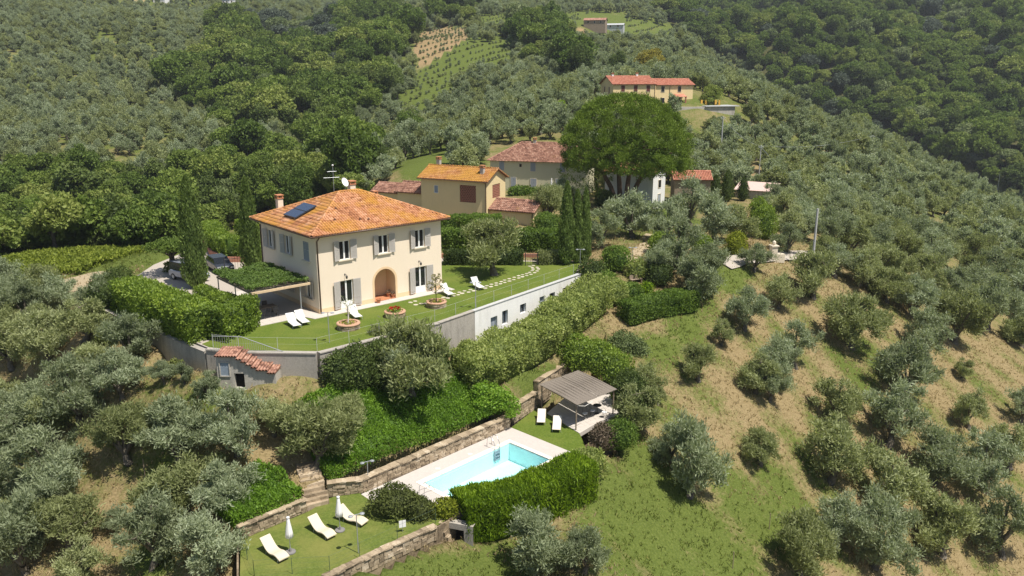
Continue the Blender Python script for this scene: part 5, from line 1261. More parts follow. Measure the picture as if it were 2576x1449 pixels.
# round planters
def planter(px, py, rad, label, fill):
    p = W(px, py, 0.0); t = thing('round_planter', label, 'planter', (p[0], p[1], 0)); 
    MB().lathe([(rad * 0.98, -0.05), (rad * 1.0, 0.40)], 26).build('drum', 'slab_dark', t)
    n = 16
    for row in range(2):
        for i in range(n):
            a0, a1 = 6.283 * (i + row * 0.5) / n + 0.015, 6.283 * (i + 1 + row * 0.5) / n - 0.015; b = MB(); r0, r1 = rad * 0.96, rad * (1.03 + R.uniform(-0.012, 0.02)); z0, z1 = 0.0 + row * 0.2 + 0.008, 0.19 + row * 0.2
            b.add([(r * math.cos(a), r * math.sin(a), z) for z in (z0, z1) for r, a in ((r0, a0), (r1, a0), (r1, a1), (r0, a1))], [(3, 2, 1, 0), (4, 5, 6, 7), (0, 1, 5, 4), (1, 2, 6, 5), (2, 3, 7, 6), (3, 0, 4, 7)]); b.build('stone', 'wall_stone', t)
    MB().lathe([(rad * 0.80, 0.37), (rad * 1.07, 0.38), (rad * 1.09, 0.44), (rad * 1.05, 0.50), (rad * 0.82, 0.50), (rad * 0.80, 0.42)], 28).build('rim', 'planter_rim', t, smooth=False)
    MB().lathe([(rad * 0.81, 0.40), (0.01, 0.44)], 20).build('soil', 'soil', t)
    if fill == 'flowers':
        lv = Leaves(); add_blob(lv, (0, 0, 0.42), (rad * 0.78, rad * 0.78, 0.32), dens=120, L=0.14, Wd=0.09, lump=0.3, core=False); tag(leafy('plants', lv, ['ivy_leaf'], None, None, parent=t), kind='stuff')
        fl = Leaves(); n = 130; a = rng.random(n) * 6.28; r_ = rad * 0.62 * np.sqrt(rng.random(n)); Pf = np.stack([r_ * np.cos(a), r_ * np.sin(a), 0.72 + rng.random(n) * 0.12 - (r_ / rad) ** 2 * 0.2], 1); fl.leaves(Pf, rnd_dir(n), rnd_dir(n) + np.array([0, 0, 1.0]), 0.12, 0.11, 0.5 * rng.random(n)); tag(leafy('flowers', fl, ['red_flower'], None, None, parent=t), kind='stuff')
    else:
        lv = Leaves(); add_blob(lv, (0, 0, 0.40), (rad * 0.76, rad * 0.76, 0.16), dens=80, L=0.14, Wd=0.07, lump=0.3, core=False); tag(leafy('plants', lv, ['lime_leaf'], None, None, parent=t), kind='stuff')
    return p
p1 = planter(877, 826, 0.86, 'round stone planter with slim pale trunk, in front of the left French window', 'grass')
p2 = planter(994, 796, 0.82, 'round stone planter full of red flowers', 'flowers')
p3 = planter(1098, 771, 0.82, 'round stone planter holding the little magnolia tree', 'grass')
def small_tree(p, kind):
    if kind == 'bare':
        t = thing('young_tree', 'slim pale-barked young tree with sparse twigs in the left planter', 'tree', (p[0], p[1], 0.42)); lv = Leaves()
        lv.tube([(0, 0, -0.05), (0.03, 0.02, 0.7), (0.0, 0.0, 1.25)], [0.07, 0.06, 0.05], 6)
        for i in range(10):
            a = i * 2.4; z = 0.75 + 0.06 * i; e = (math.cos(a) * 0.42, math.sin(a) * 0.42, z + 0.5 + R.uniform(0, 0.4)); lv.tube([(0.02, 0.01, z), e], [0.02, 0.006], 4)
        link(bpy.data.objects.new('trunk', lv.mesh('trunk', ['white_bark'])), t)
        c = Leaves(); clump_leaves(c, np.array([(math.cos(i * 2.4) * 0.4, math.sin(i * 2.4) * 0.4, 1.35 + 0.07 * i) for i in range(10)]), np.full(10, 0.22), 9, 0.13, 0.07); link(bpy.data.objects.new('crown', c.mesh('crown', ['pale_leaf'])), t)
    else:
        t = thing('magnolia_tree', 'little magnolia with sparse bronze leaves in the right planter', 'tree', (p[0], p[1], 0.42)); lv = Leaves()
        lv.tube([(0, 0, -0.05), (-0.02, 0, 0.8), (0.02, 0.02, 2.3)], [0.075, 0.055, 0.02], 6); cs = []
        for i in range(22):
            a = i * 2.4 + R.uniform(-0.4, 0.4); z = 0.75 + i * 0.068; r_ = 1.05 * (1 - i / 30) * R.uniform(0.7, 1.1); e = (math.cos(a) * r_, math.sin(a) * r_, z + 0.25); lv.tube([(0, 0, z - 0.1), e], [0.02, 0.006], 4); cs += [e, (e[0] * 0.6, e[1] * 0.6, e[2] - 0.05)]
        link(bpy.data.objects.new('trunk', lv.mesh('trunk', ['oak_bark'])), t)
        c = Leaves(); clump_leaves(c, np.array(cs), np.full(len(cs), 0.2), 7, 0.20, 0.09, shell=0.2); link(bpy.data.objects.new('crown', c.mesh('crown', ['magnolia_leaf'])), t)
small_tree(p1, 'bare'); small_tree(p3, 'magnolia')
# terracotta pots by the porch
for (x, y, s, plant, lab) in ((5.45, -0.35, 1.0, False, 'terracotta pot at the left foot of the porch arch'), (7.15, 0.75, 0.9, True, 'terracotta pot with a rusty plant inside the porch'), (7.3, 0.25, 0.8, True, 'small terracotta pot beside the right jamb of the porch')):
    q = hl(x, y); t = thing('terracotta_pot', lab, 'pot', (q[0], q[1], 0.07 if y > 0 else 0.044)); t.scale = (s, s, s)
    MB().lathe([(0.13, 0), (0.2, 0.3), (0.235, 0.31), (0.235, 0.37), (0.19, 0.37), (0.18, 0.30)], 16).build('pot', 'terracotta', t)
    if plant:
        lv = Leaves(); add_blob(lv, (0, 0, 0.48), (0.25, 0.25, 0.2), dens=160, L=0.12, Wd=0.06, core=False); leafy('plant', lv, ['brown_leaf'], None, None, parent=t)

# ---------------------------------------------------------------- loungers, parasols, lamps
def sling_lounger(loc, rz, label, group, back=0.92):
    t = thing('sun_lounger', label, 'sun lounger', loc, rz, group)
    b = MB(); prof = [(-0.95, 0.28), (0.15, 0.34), (0.72, back)]; w = 0.30
    for (y0, z0), (y1, z1) in zip(prof[:-1], prof[1:]): b.add([(-w, y0, z0), (w, y0, z0), (w, y1, z1), (-w, y1, z1), (-w, y0, z0 - 0.02), (w, y0, z0 - 0.02), (w, y1, z1 - 0.02), (-w, y1, z1 - 0.02)], [(0, 1, 2, 3), (7, 6, 5, 4), (0, 4, 5, 1), (1, 5, 6, 2), (2, 6, 7, 3), (3, 7, 4, 0)])
    b.build('sling', 'sling_white', t)
    f = MB()
    for s in (-1, 1): f.tube([(s * (w + 0.02), y, z - 0.015) for y, z in prof], 0.018, 6)
    f.tube([(-w, -0.95, 0.285), (w, -0.95, 0.285)], 0.018, 6); f.tube([(-w, 0.72, back - 0.02), (w, 0.72, back - 0.02)], 0.018, 6); f.build('frame', 'galvanised', t)
    for s in (-1, 1):
        for y in (-0.75, 0.45): MB().tube([(s * (w + 0.02), y, 0.31), (s * (w + 0.04), y + (0.1 if y > 0 else -0.06), 0.0)], 0.016, 6).build('leg', 'galvanised', t)
    return t
def wave_lounger(loc, rz, label, group):
    t = thing('sun_lounger', label, 'sun lounger', loc, rz, group); n = 22
    keys = [(-1.0, 0.86), (-0.72, 0.62), (-0.40, 0.36), (-0.12, 0.26), (0.15, 0.29), (0.42, 0.37), (0.68, 0.36), (0.92, 0.27), (1.0, 0.24)]; ks = np.array(keys)
    ys = np.linspace(-1, 1, n); zs = np.interp(ys, ks[:, 0], ks[:, 1]); zs = np.convolve(np.pad(zs, 1, mode='edge'), [0.25, 0.5, 0.25], 'valid'); w = 0.34; b = MB(); vs = []
    for y, z in zip(ys, zs): vs += [(-w, y, z), (w, y, z), (w, y, z - 0.09), (-w, y, z - 0.09)]
    b.add(vs, [(i * 4 + k, i * 4 + (k + 1) % 4, (i + 1) * 4 + (k + 1) % 4, (i + 1) * 4 + k) for i in range(n - 1) for k in range(4)] + [(3, 2, 1, 0), tuple((n - 1) * 4 + k for k in range(4))]); b.build('bed', 'rattan_cream', t, smooth=False, bevel=0.02)
    for s in (-1, 1):
        for y, z in ((-0.45, 0.31), (0.72, 0.27)): MB().tube([(s * 0.28, y, z), (s * 0.30, y * 1.05, 0.0)], 0.02, 6).build('leg', 'galvanised', t)
    return t
def parasol(loc, h, label, group=None, base=True, r=0.2):
    t = thing('closed_parasol', label, 'parasol', loc, R.uniform(0, 3), group)
    MB().tube([(0, 0, 0.02), (0, 0, h)], 0.024, 8).build('pole', 'galvanised', t)
    b = MB(); n = 24; prof = [(0.24, 0.34), (0.95, 1.0), (0.75, 0.96), (0.5, 0.72), (0.2, 0.45), (0.05, 0.30)]
    zs = [0.40 * h, 0.42 * h, 0.55 * h, 0.70 * h, 0.84 * h, 0.93 * h, 0.955 * h]; rs = [0.5, 0.98, 0.92, 0.74, 0.50, 0.42, 0.3]; vs = []
    for z, rr in zip(zs, rs):
        for k in range(n): a = 6.283 * k / n; q = r * rr * (1 + 0.22 * math.cos(8 * a) * min(1, (h - z) / h * 1.6)); vs.append((q * math.cos(a), q * math.sin(a), z))
    m = len(zs); b.add(vs, [(i * n + k, i * n + (k + 1) % n, (i + 1) * n + (k + 1) % n, (i + 1) * n + k) for i in range(m - 1) for k in range(n)] + [tuple((m - 1) * n + k for k in range(n))]); b.build('canopy', 'parasol_cloth', t, smooth=True)
    b = MB(); b.lathe([(r * 0.30, 0.945 * h), (r * 0.52, 0.955 * h), (r * 0.45, 0.985 * h), (0.02, 1.0 * h)], 16); b.build('cap', 'parasol_cloth', t, smooth=True)
    if base: MB().lathe([(0.30, 0), (0.30, 0.05), (0.08, 0.07), (0.05, 0.28), (0.035, 0.28)], 20).build('base', 'slab_dark', t)
    return t
def lamp_post(loc, h, label, group=None, rz=0.0):
    t = thing('lamp_post', label, 'lamp post', loc, rz, group); MB().tube([(0, 0, 0), (0, 0, h)], 0.03, 8).build('pole', 'galvanised', t)
    MB().tube([(-0.32, 0, h - 0.02), (0.32, 0, h - 0.02)], 0.018, 6).build('arm', 'galvanised', t)
    for s in (-1, 1): MB().lathe([(0.03, 0.02), (0.14, -0.02), (0.15, -0.06), (0.05, -0.09)], 14, (s * 0.34, 0, h)).build('lamp_head', 'galvanised', t)
    return t
def at3(px, py, z): q = W(px, py, z); return (q[0], q[1], z)
sling_lounger(at3(738, 820, 0.0), 0.62, 'white sling lounger nearest the hedge, left of a pair on the front lawn', 'white loungers on the villa lawn')
sling_lounger(at3(760, 812, 0.0), 0.62, 'white sling lounger next to the walkway corner, right of the front-lawn pair', 'white loungers on the villa lawn')
sling_lounger(at3(893, 798, 0.0), 0.55, 'white sling lounger behind the planter with the pale trunk', 'white loungers on the villa lawn')
sling_lounger(at3(1124, 742, 0.0), 0.55, 'white sling lounger half hidden behind the little magnolia', 'white loungers on the villa lawn', 0.95)
sling_lounger(at3(1201, 725, 0.0), 0.55, 'white sling lounger standing alone beside the stepping stones', 'white loungers on the villa lawn', 0.95)
lamp_post(at3(829, 862, 0.0), 2.35, 'thin twin-headed lamp post at the front lawn edge near the planters')
lamp_post(at3(1197, 777, 0.0), 2.35, 'thin lamp post at the lawn edge in front of the lone lounger')
lamp_post(at3(1459, 672, 0.0), 1.9, 'thin twin-headed lamp post at the lawn corner by the cypress trio')
# wire fence along the terrace edge
def wire_fence(pts, h, label, mat='galvanised', step=2.6, wires=(0.98, 0.66, 0.34, 0.04), post_r=0.016, group=None, zf=None, name='wire_fence'):
    t = thing(name, label, 'fence', tuple(pts[0]), 0, group); o = Vector(pts[0]); Q = []
    for a, c in zip(pts[:-1], pts[1:]):
        a, c = Vector(a), Vector(c); n = max(1, round((c - a).length / step)); Q += [a.lerp(c, i / n) for i in range(n)]
    Q.append(Vector(pts[-1]))
    if zf: Q = [Vector((q.x, q.y, zf(q.x, q.y))) for q in Q]
    for q in Q: MB().tube([q - o - Vector((0, 0, 0.2)), q - o + Vector((0, 0, h))], post_r, 6).build('post', mat, t)
    for w in wires:
        MB().tube([q - o + Vector((0, 0, h * w)) for q in Q], 0.003 if w < 0.9 else 0.006, 4).build('wire', mat, t)
wire_fence([(-21.8, 55.7, 0), (-19.7, 55.0, 0), (-14.0, 54.8, 0), (-6.2, 61.9, 0), (6.1, 77.7, 0)], 1.0, 'thin wire fence along the front edge of the villa lawn', 'concrete_pole', 2.6, (0.98, 0.5))

# ---------------------------------------------------------------- vine-covered pergola beside the villa
def vine_pergola():
    t = thing('vine_pergola', 'pergola with a thick roof of green vines beside the villa', 'pergola', (N0[0], N0[1], 0), YAW)
    x0, x1, y0, y1, h = -5.35, -0.45, 0.55, 7.6, 2.55
    for x, y in ((x0, y0), (-1.25, y0 + 0.2), (x0, 4.0), (x0, y1)): MB().tube([(x, y, 0), (x, y, h)], 0.05, 8).build('post', 'galvanised', t)
    MB().box(x0 - 0.1, x1, y0 - 0.1, y0 + 0.02, h - 0.02, h + 0.16).build('beam', 'wood_pale', t)
    MB().box(x0 - 0.12, x0 + 0.0, y0 + 0.03, y1, h - 0.02, h + 0.14).build('beam', 'wood_old', t)
    for k in range(11): y = y0 + 0.35 + k * 0.66; MB().box(x0 + 0.005, x1, y, y + 0.07, h, h + 0.10).build('rafter', 'wood_old', t)
    m = MB().box(x0, x1, y0 + 0.06, y1, h + 0.11, h + 0.14).build('reed_ceiling', 'reed_mat', t)
    n = 12000; x = x0 - 0.35 + rng.random(n) * (x1 - x0 + 0.3); y = y0 + 0.0 + rng.random(n) * (y1 - y0 + 0.3); top = 0.45 + 0.24 * wob(x, y, 1.2) + 0.08 * wob(x, y, 3); z = h + 0.15 + top * (0.35 + 0.65 * rng.random(n) ** 0.4)
    Pn = np.stack([x, y, z], 1); lv = Leaves(); lv.leaves(Pn, rnd_dir(n) + np.array([0, -0.2, 0.4]), rnd_dir(n) * 0.6 + np.array([0, 0, 1.0]), 0.19 * (0.6 + 0.8 * rng.random(n)), 0.11, np.clip(0.2 + 0.55 * rng.random(n) + 0.25 * wob(x, y, 0.8, 1), 0, 1))
    leafy('vines', lv, ['vine_leaf'], None, None, parent=t)
    # table and chairs below
    q = hl(-3.6, 2.6); tb = thing('dining_table', 'pale dining table in the shade under the vine pergola', 'table', (q[0], q[1], 0.044), YAW); MB().box(-0.9, 0.9, -0.45, 0.45, 0.70, 0.74).build('tabletop', 'wood_old', tb)
    for sx in (-0.82, 0.82):
        for sy in (-0.38, 0.38): MB().box(sx - 0.03, sx + 0.03, sy - 0.03, sy + 0.03, 0, 0.70).build('leg', 'wood_old', tb)
    for i, (cx, cy_, rz) in enumerate(((-4.2, 1.75, 0), (-3.1, 1.75, 0), (-4.2, 3.5, 3.14), (-3.1, 3.5, 3.14))):
        q = hl(cx, cy_); ch = thing('garden_chair', ['dark garden chair on the lawn side of the pergola table, nearer the hedge', 'dark garden chair on the lawn side of the pergola table, nearer the villa', 'dark garden chair behind the pergola table, nearer the hedge', 'dark garden chair behind the pergola table, nearer the villa'][i], 'chair', (q[0], q[1], 0.044), YAW + rz, 'chairs under the pergola')
        MB().box(-0.22, 0.22, -0.2, 0.22, 0.42, 0.46).build('seat', 'iron', ch); MB().box(-0.22, 0.22, -0.24, -0.205, 0.46, 0.9).build('backrest', 'iron', ch)
        for sx in (-0.19, 0.19):
            for sy in (-0.18, 0.19): MB().tube([(sx, sy, 0), (sx, sy, 0.42)], 0.015, 5).build('leg', 'iron', ch)
vine_pergola()
# hedges round the villa
hedge('laurel_hedge', [(-22.9, 57.4, -0.05), (-26.2, 60.2, -0.05), (-30.0, 63.4, -0.05), (-32.6, 65.9, -0.05)], 2.5, 2.65, 'laurel_leaf', 'tall glossy laurel hedge along the left terrace wall', dens=80, L=0.24, Wd=0.13, rough=0.30)
hedge('laurel_hedge', [(-21.75, 57.0, -0.05), (-20.95, 58.8, -0.05), (-20.6, 60.75, -0.05)], 1.45, 2.55, 'laurel_leaf', 'clipped laurel hedge closing the lawn beside the vine pergola', dens=90, L=0.22, Wd=0.12, rough=0.15)
hedge('clipped_hedge', [hl(-6.1, 3.2) + (0,), hl(-6.6, 8.4) + (0,)], 1.3, 1.9, 'laurel_leaf', 'laurel hedge behind the vine pergola near the cypresses', dens=80, L=0.22, Wd=0.12, rough=0.2)
shrub('shrub', [(-33.8, 67.2, 0.4, 1.7, 1.6, 1.5), (-36.3, 69.4, 0.3, 1.5, 1.5, 1.4), (-35.0, 66.5, -0.2, 1.3, 1.2, 1.2)], 'dark_leaf', 'dark rounded shrubs at the far end of the laurel hedge by the cars', dens=70)
cypress((-29.4, 72.6, -0.1), 10.5, 1.02, 'tall slender cypress beside the parked cars, the larger of the two by the villa')
cypress((-25.6, 77.2, -0.1), 9.8, 0.85, 'slender cypress next to the iron gate, just left of the villa')
def curve_hedge():
    pts = [W(a, b_, 0.45) for a, b_ in ((512, 600), (530, 632), (570, 648), (640, 648))]
    tt = thing('curved_low_wall', 'curved low brick wall holding the driveway hedge', 'wall', (pts[0][0], pts[0][1], 0)); b = MB()
    for a, c in zip(pts[:-1], pts[1:]): b.obox((a[0] - pts[0][0], a[1] - pts[0][1], 0.25), (c[0] - pts[0][0], c[1] - pts[0][1], 0.25), 0.3, 0.55)
    b.build('masonry', 'brick_red', tt)
    hedge('clipped_hedge', [(p[0] + 0.6, p[1] + 0.9, 0.1) for p in pts], 1.8, 2.3, 'laurel_leaf', 'lower clipped hedge on the curved wall behind the iron gate', dens=70, L=0.24, Wd=0.13)
    hedge('clipped_hedge', [(p[0] + 2.2, p[1] + 4.6, 0.3) for p in pts[1:]], 1.8, 3.0, 'laurel_leaf', 'upper clipped hedge rising behind the curved driveway hedge', dens=70, L=0.24, Wd=0.13)
curve_hedge()
# driveway up to the back left
draped('driveway', [(-31, 84), (-34.5, 89), (-37.5, 95), (-37, 101), (-33, 108)], 3.4, 'gravel_road', 'pale gravel driveway curving behind the hedge', 0.32)
draped('farm_track', [(-41.5, 81), (-48, 80), (-56, 79), (-66, 79)], 2.2, 'track_dirt', 'pale dirt track running left from the parking')
def flat_tree():
    p = (-33.6, 77.6, -0.05); t = thing('mulberry_tree', 'flat-topped pruned tree shading the parking left of the cypress', 'tree', p); tr = Leaves(); tr.tube([(0, 0, -0.2), (0.05, 0, 1.0), (0, 0.05, 2.1)], [0.34, 0.28, 0.26], 8); cr = Leaves(); cs = []
    for i in range(9):
        a = i * 0.7; e = (math.cos(a) * 1.7, math.sin(a) * 1.7, 2.7); tr.tube([(0, 0, 1.9), (e[0] * 0.5, e[1] * 0.5, 2.5), e], [0.14, 0.1, 0.05], 5)
    for i in range(70): a = R.uniform(0, 6.28); r_ = 2.25 * math.sqrt(R.random()); cs.append((r_ * math.cos(a), r_ * math.sin(a), 2.75 + 0.75 * (1 - (r_ / 2.4) ** 2) * R.random() + 0.15))
    clump_leaves(cr, np.array(cs), np.full(len(cs), 0.45), 70, 0.22, 0.15, up=0.2, shell=0.6, spread=0.3)
    link(bpy.data.objects.new('trunk', tr.mesh('trunk', ['oak_bark'])), t); link(bpy.data.objects.new('crown', cr.mesh('crown', ['oak_leaf'])), t)
flat_tree()
def car(loc, rz, body, label, van=False):
    t = thing('parked_car', label, 'car', loc, rz); w = 0.86; L = 2.1
    lower = [(-L, 0.35), (-L, 0.72), (-L + 0.1, 0.86), (-1.25, 0.95), (1.75, 0.98), (2.05, 0.80), (2.08, 0.35)]
    cab = [(-1.25, 0.94), (-0.55, 1.42), (1.45, 1.46), (1.95, 0.97)] if not van else [(-1.6, 0.94), (-1.0, 1.72), (1.95, 1.76), (2.05, 0.97)]
    def ext(prof, ww, inset=0.0):
        b = MB(); n = len(prof); vs = [(x, -ww + (inset if z > 1.2 else 0), z) for x, z in prof] + [(x, ww - (inset if z > 1.2 else 0), z) for x, z in prof]
        b.add(vs, [tuple(range(n)), tuple(range(n, 2 * n))[::-1]] + [(i, n + i, n + (i + 1) % n, (i + 1) % n) for i in range(n)]); return b
    ext(lower, w).build('body', body, t, bevel=0.06); ext(cab, w - 0.05, 0.10).build('cabin_glass', 'glass_dark', t, bevel=0.03)
    zt = cab[1][1]; MB().box(cab[1][0] + 0.02, cab[2][0] - 0.02, -w + 0.17, w - 0.17, zt - 0.02, zt + 0.05).build('roof_panel', body, t, bevel=0.02)
    for x in (-1.3, 1.35):
        for s in (-1, 1): wb = MB().tube([(x, s * (w - 0.18), 0.32), (x, s * (w + 0.01), 0.32)], 0.32, 18).build('wheel', 'rubber', t); MB().tube([(x, s * (w + 0.005), 0.32), (x, s * (w + 0.02), 0.32)], 0.20, 12).build('rim', 'galvanised', wb)
    for s in (-1, 1): MB().box(-L - 0.01, -L + 0.04, s * 0.62 - 0.16, s * 0.62 + 0.16, 0.62, 0.74).build('headlight', 'white_plastic', t); MB().box(2.05, 2.1, s * 0.66 - 0.1, s * 0.66 + 0.1, 0.68, 0.85).build('tail_light', 'red_flower', t)
car((-31.2, 75.6, -0.02), 2.55, 'car_silver', 'blue-grey car parked under the flat-topped tree, mostly behind the cypress', True)
car((-29.6, 79.4, -0.02), 2.2, 'car_dark', 'dark car parked behind the taller cypress')
def iron_gate(a, c, h, label, bars=9):
    a, c = Vector(a), Vector(c); t = thing('iron_gate', label, 'gate', tuple(a)); d = c - a
    for p in (Vector((0, 0, 0)), d): MB().tube([p, p + Vector((0, 0, h + 0.1))], 0.045, 8).build('post', 'iron', t)
    for z in (0.15, h - 0.12): MB().tube([Vector((0, 0, z)), d + Vector((0, 0, z))], 0.02, 6).build('rail', 'iron', t)
    for i in range(1, bars): p = d * (i / bars); MB().tube([p + Vector((0, 0, 0.1)), p + Vector((0, 0, h + 0.06 * math.sin(3.14 * i / bars)))], 0.014, 5).build('bar', 'iron', t)
iron_gate((-28.3, 77.2, 0), (-26.3, 78.3, 0), 1.75, 'black iron gate with vertical bars left of the villa')
# back of the lawn: garden olive, hedges, gate, cypress trio
iron_gate(at3(1322, 668, 0), at3(1352, 667, 0), 1.25, 'small black iron garden gate at the end of the stepping stones', 7)
hedge('clipped_hedge', [at3(1120, 664, 0), at3(1220, 664, 0), at3(1312, 664, 0)], 1.3, 1.5, 'dark_leaf', 'low dark hedge along the back of the lawn behind the garden olive', dens=80)
hedge('clipped_hedge', [at3(1358, 664, 0), at3(1412, 662, 0)], 1.2, 1.35, 'olive_leaf', 'low grey-green hedge between garden gate and cypress trio', dens=80)
tag(MB().box(-13.5, 3.5, 85.2, 85.45, -0.3, 0.42).build('low_garden_wall', 'brick_red'), 'low brick kerb wall behind the lawn hedge', 'wall')
hedge('clipped_hedge', [(-8.2, 88.3, 0), (0, 88.6, 0), (5.6, 88.2, 0)], 1.7, 2.5, 'hedge_leaf', 'long clipped hedge behind the garden olive, in front of the barn annex', dens=70, L=0.24, Wd=0.14)
hedge('clipped_hedge', [(-9.6, 95.5, 0), (-6.6, 95.9, 0)], 2.0, 2.7, 'hedge_leaf', 'square clipped hedge left of the gap in front of the barn', dens=70, L=0.24, Wd=0.14)
hedge('clipped_hedge', [(-6.0, 95.9, 0), (-1.6, 96.4, 0)], 2.2, 2.8, 'hedge_leaf', 'square clipped hedge below the brick lattice of the barn', dens=70, L=0.24, Wd=0.14)
shrub('shrub', [(4.4, 99.0, 1.0, 1.9, 1.7, 1.45)], 'hedge_leaf', 'rounded clipped bush at the corner of the barn annex', dens=75)
cypress(at3(1424, 668, -0.1), 8.8, 0.72, 'left and tallest cypress of the trio at the lawn corner', 'cypress trio')
cypress(at3(1450, 664, -0.1), 7.9, 0.62, 'middle cypress of the trio at the lawn corner', 'cypress trio')
cypress(at3(1470, 662, -0.1), 8.0, 0.58, 'right cypress of the trio at the lawn corner', 'cypress trio')

# ---------------------------------------------------------------- pool terrace
slab('pool_terrace', [tuple(p) for p in grow(POOLT, -0.05)], PZ - 3.2, PZ - 2.0, 'soil', 'earth under the pool terrace')
pq = to_pool(W(1289, 1075, PZ)); qq = to_pool(W(1386, 1118, PZ)); xr = (pq[0] + qq[0]) / 2; yb = pq[1] - 0.05; cpw = 0.36
lx0 = to_pool(W(903, 1240, PZ))[0]; lx1 = to_pool(W(945, 1268, PZ))[0]
deck = MB(); z0, z1 = PZ - 1.9, PZ
deck.prism([pl(lx0, yb), pl(xr, yb), pl(xr, -cpw), pl(-0.9, -cpw), pl(lx1, 0.35)], z0, z1)
deck.prism([pl(PL + cpw, -cpw), pl(xr, -cpw), pl(xr, PW_ + 0.5), pl(PL + cpw, PW_ + 0.5)], z0, z1)
deck.prism([pl(-1.25, -cpw), pl(-cpw, -cpw), pl(-cpw, PW_ + cpw), pl(-1.25, PW_ + cpw)], z0, z1 - 0.002)
deck.prism([pl(-1.25, PW_ + cpw), pl(PL + cpw, PW_ + cpw), pl(PL + cpw, PW_ + 0.5), pl(-1.25, PW_ + 0.5)], z0, z1 - 0.004)
tag(deck.build('pool_deck', 'pool_deck'), 'pale grey paved deck around the swimming pool', None, None, 'structure')
pool = thing('swimming_pool', 'rectangular turquoise swimming pool with pale coping', 'swimming pool', (PA[0], PA[1], PZ), PANG)     # local y runs towards the wall
b = MB(); d = 1.45; Wn = -PW_
b.add([(0, 0, 0), (PL, 0, 0), (PL, Wn, 0), (0, Wn, 0), (0, 0, -d), (PL, 0, -d), (PL, Wn, -d), (0, Wn, -d)], [(4, 7, 6, 5), (0, 4, 5, 1), (1, 5, 6, 2), (2, 6, 7, 3), (3, 7, 4, 0)]); b.build('basin', 'pool_lining', pool)
wtr = MB(); wtr.add([(0.002, -0.002, -0.13), (PL - 0.002, -0.002, -0.13), (PL - 0.002, Wn + 0.002, -0.13), (0.002, Wn + 0.002, -0.13)], [(3, 2, 1, 0)]); wtr.build('water', 'water', pool)
def coping_run(a, c, w, n):
    a, c = Vector(a), Vector(c); u = (c - a) / n; ul = u.normalized(); nn = Vector((-ul.y, ul.x, 0)) * w
    for i in range(n):
        p, q = a + u * i + ul * 0.005, a + u * (i + 1) - ul * 0.005
        m = MB().prism([(p.x, p.y), (q.x, q.y), (q.x + nn.x, q.y + nn.y), (p.x + nn.x, p.y + nn.y)], -0.08, 0.028); m.build('coping_stone', 'coping', pool)
coping_run((-cpw, -0.03, 0), (PL + cpw, -0.03, 0), cpw, 18); coping_run((PL + cpw, Wn + 0.03, 0), (-cpw, Wn + 0.03, 0), cpw, 18)
coping_run((-0.0, Wn + 0.04, 0), (-0.0, -0.04, 0), cpw, 8); coping_run((PL, -0.04, 0), (PL, Wn + 0.04, 0), cpw, 8)
lad = thing('pool_ladder', 'curved steel ladder at the far corner of the pool', 'ladder', (*pl(PL - 1.35, 0), PZ), PANG)
for s in (-0.25, 0.25): MB().tube([(s, 0.75, 0.0), (s, 0.72, 0.55), (s, 0.55, 0.85), (s, 0.2, 0.80), (s, -0.08, 0.35), (s, -0.1, -1.1)], 0.022, 8).build('rail', 'steel', lad, smooth=True)
for z in (-0.35, -0.6, -0.85): MB().box(-0.25, 0.25, -0.16, -0.06, z - 0.02, z + 0.02).build('tread', 'lead_blue', lad)
MB().box(-0.33, 0.33, -0.06, -0.012, -0.95, -0.2).build('backing', 'lead_blue', lad)
for x in (2.0, 5.1): tag(MB().box(-0.16, 0.16, -0.11, 0.11, 0, 0.022).build('skimmer_lid', 'coping'), 'pale skimmer lid in the deck, %s along the pool wall' % ('nearer the lawn' if x < 3 else 'halfway'), 'lid').location = (*pl(x, -0.72), PZ)
h = thing('pool_handrail', 'low steel entry rail at the near end of the pool', 'handrail', (*pl(-0.65, 1.2), PZ), PANG)
for s in (-0.25, 0.25): MB().tube([(-0.45, s, 0), (-0.4, s, 0.5), (0.1, s, 0.55), (0.45, s, 0.2), (0.5, s, 0.0)], 0.02, 8).build('rail', 'steel', h, smooth=True)
# lawns by the pool
LOW = [tuple(W(a, b_, PZ)[:2]) for a, b_ in ((606, 1357), (776, 1286), (830, 1252), (905, 1232))] + [pl(lx0 - 0.0, yb), pl(lx1, 0.35), pl(-0.9, -cpw), pl(-1.25, 0.2), pl(-1.25, PW_ + 0.5)] + [tuple(W(a, b_, PZ)[:2]) for a, b_ in ((1101, 1321), (830, 1445), (600, 1558))]
sheet('lower_lawn', LOW, PZ - 0.015, 'lawn_low', 'green lower lawn with loungers beside the pool')
PLAWN = [pl(xr, yb), tuple(W(1352, 1024, PZ)[:2]), tuple(W(1376, 1036, PZ)[:2]), tuple(W(1458, 1090, PZ)[:2]), tuple(W(1477, 1134, PZ)[:2]), pl(PL + 2.28, PW_ + 0.53), pl(xr, PW_ + 0.53)]
sheet('pool_side_lawn', PLAWN, PZ - 0.012, 'lawn', 'small green lawn between pool and reed pergola')
skirt = MB()
for i in (5, 6, 7, 8, 9, 10, 11, 12):
    a, c = POOLT[i], POOLT[(i + 1) % len(POOLT)]; n = np.array([(c - a)[1], -(c - a)[0]]); n = n / np.linalg.norm(n) * 0.1
    skirt.prism([tuple(a), tuple(c), tuple(c - n), tuple(a - n)], PZ - 3, PZ - 0.03 - 0.002 * i)
tag(skirt.build('terrace_edge', 'wall_stone'), 'rough wall face under the pool terrace edge', None, None, 'structure')
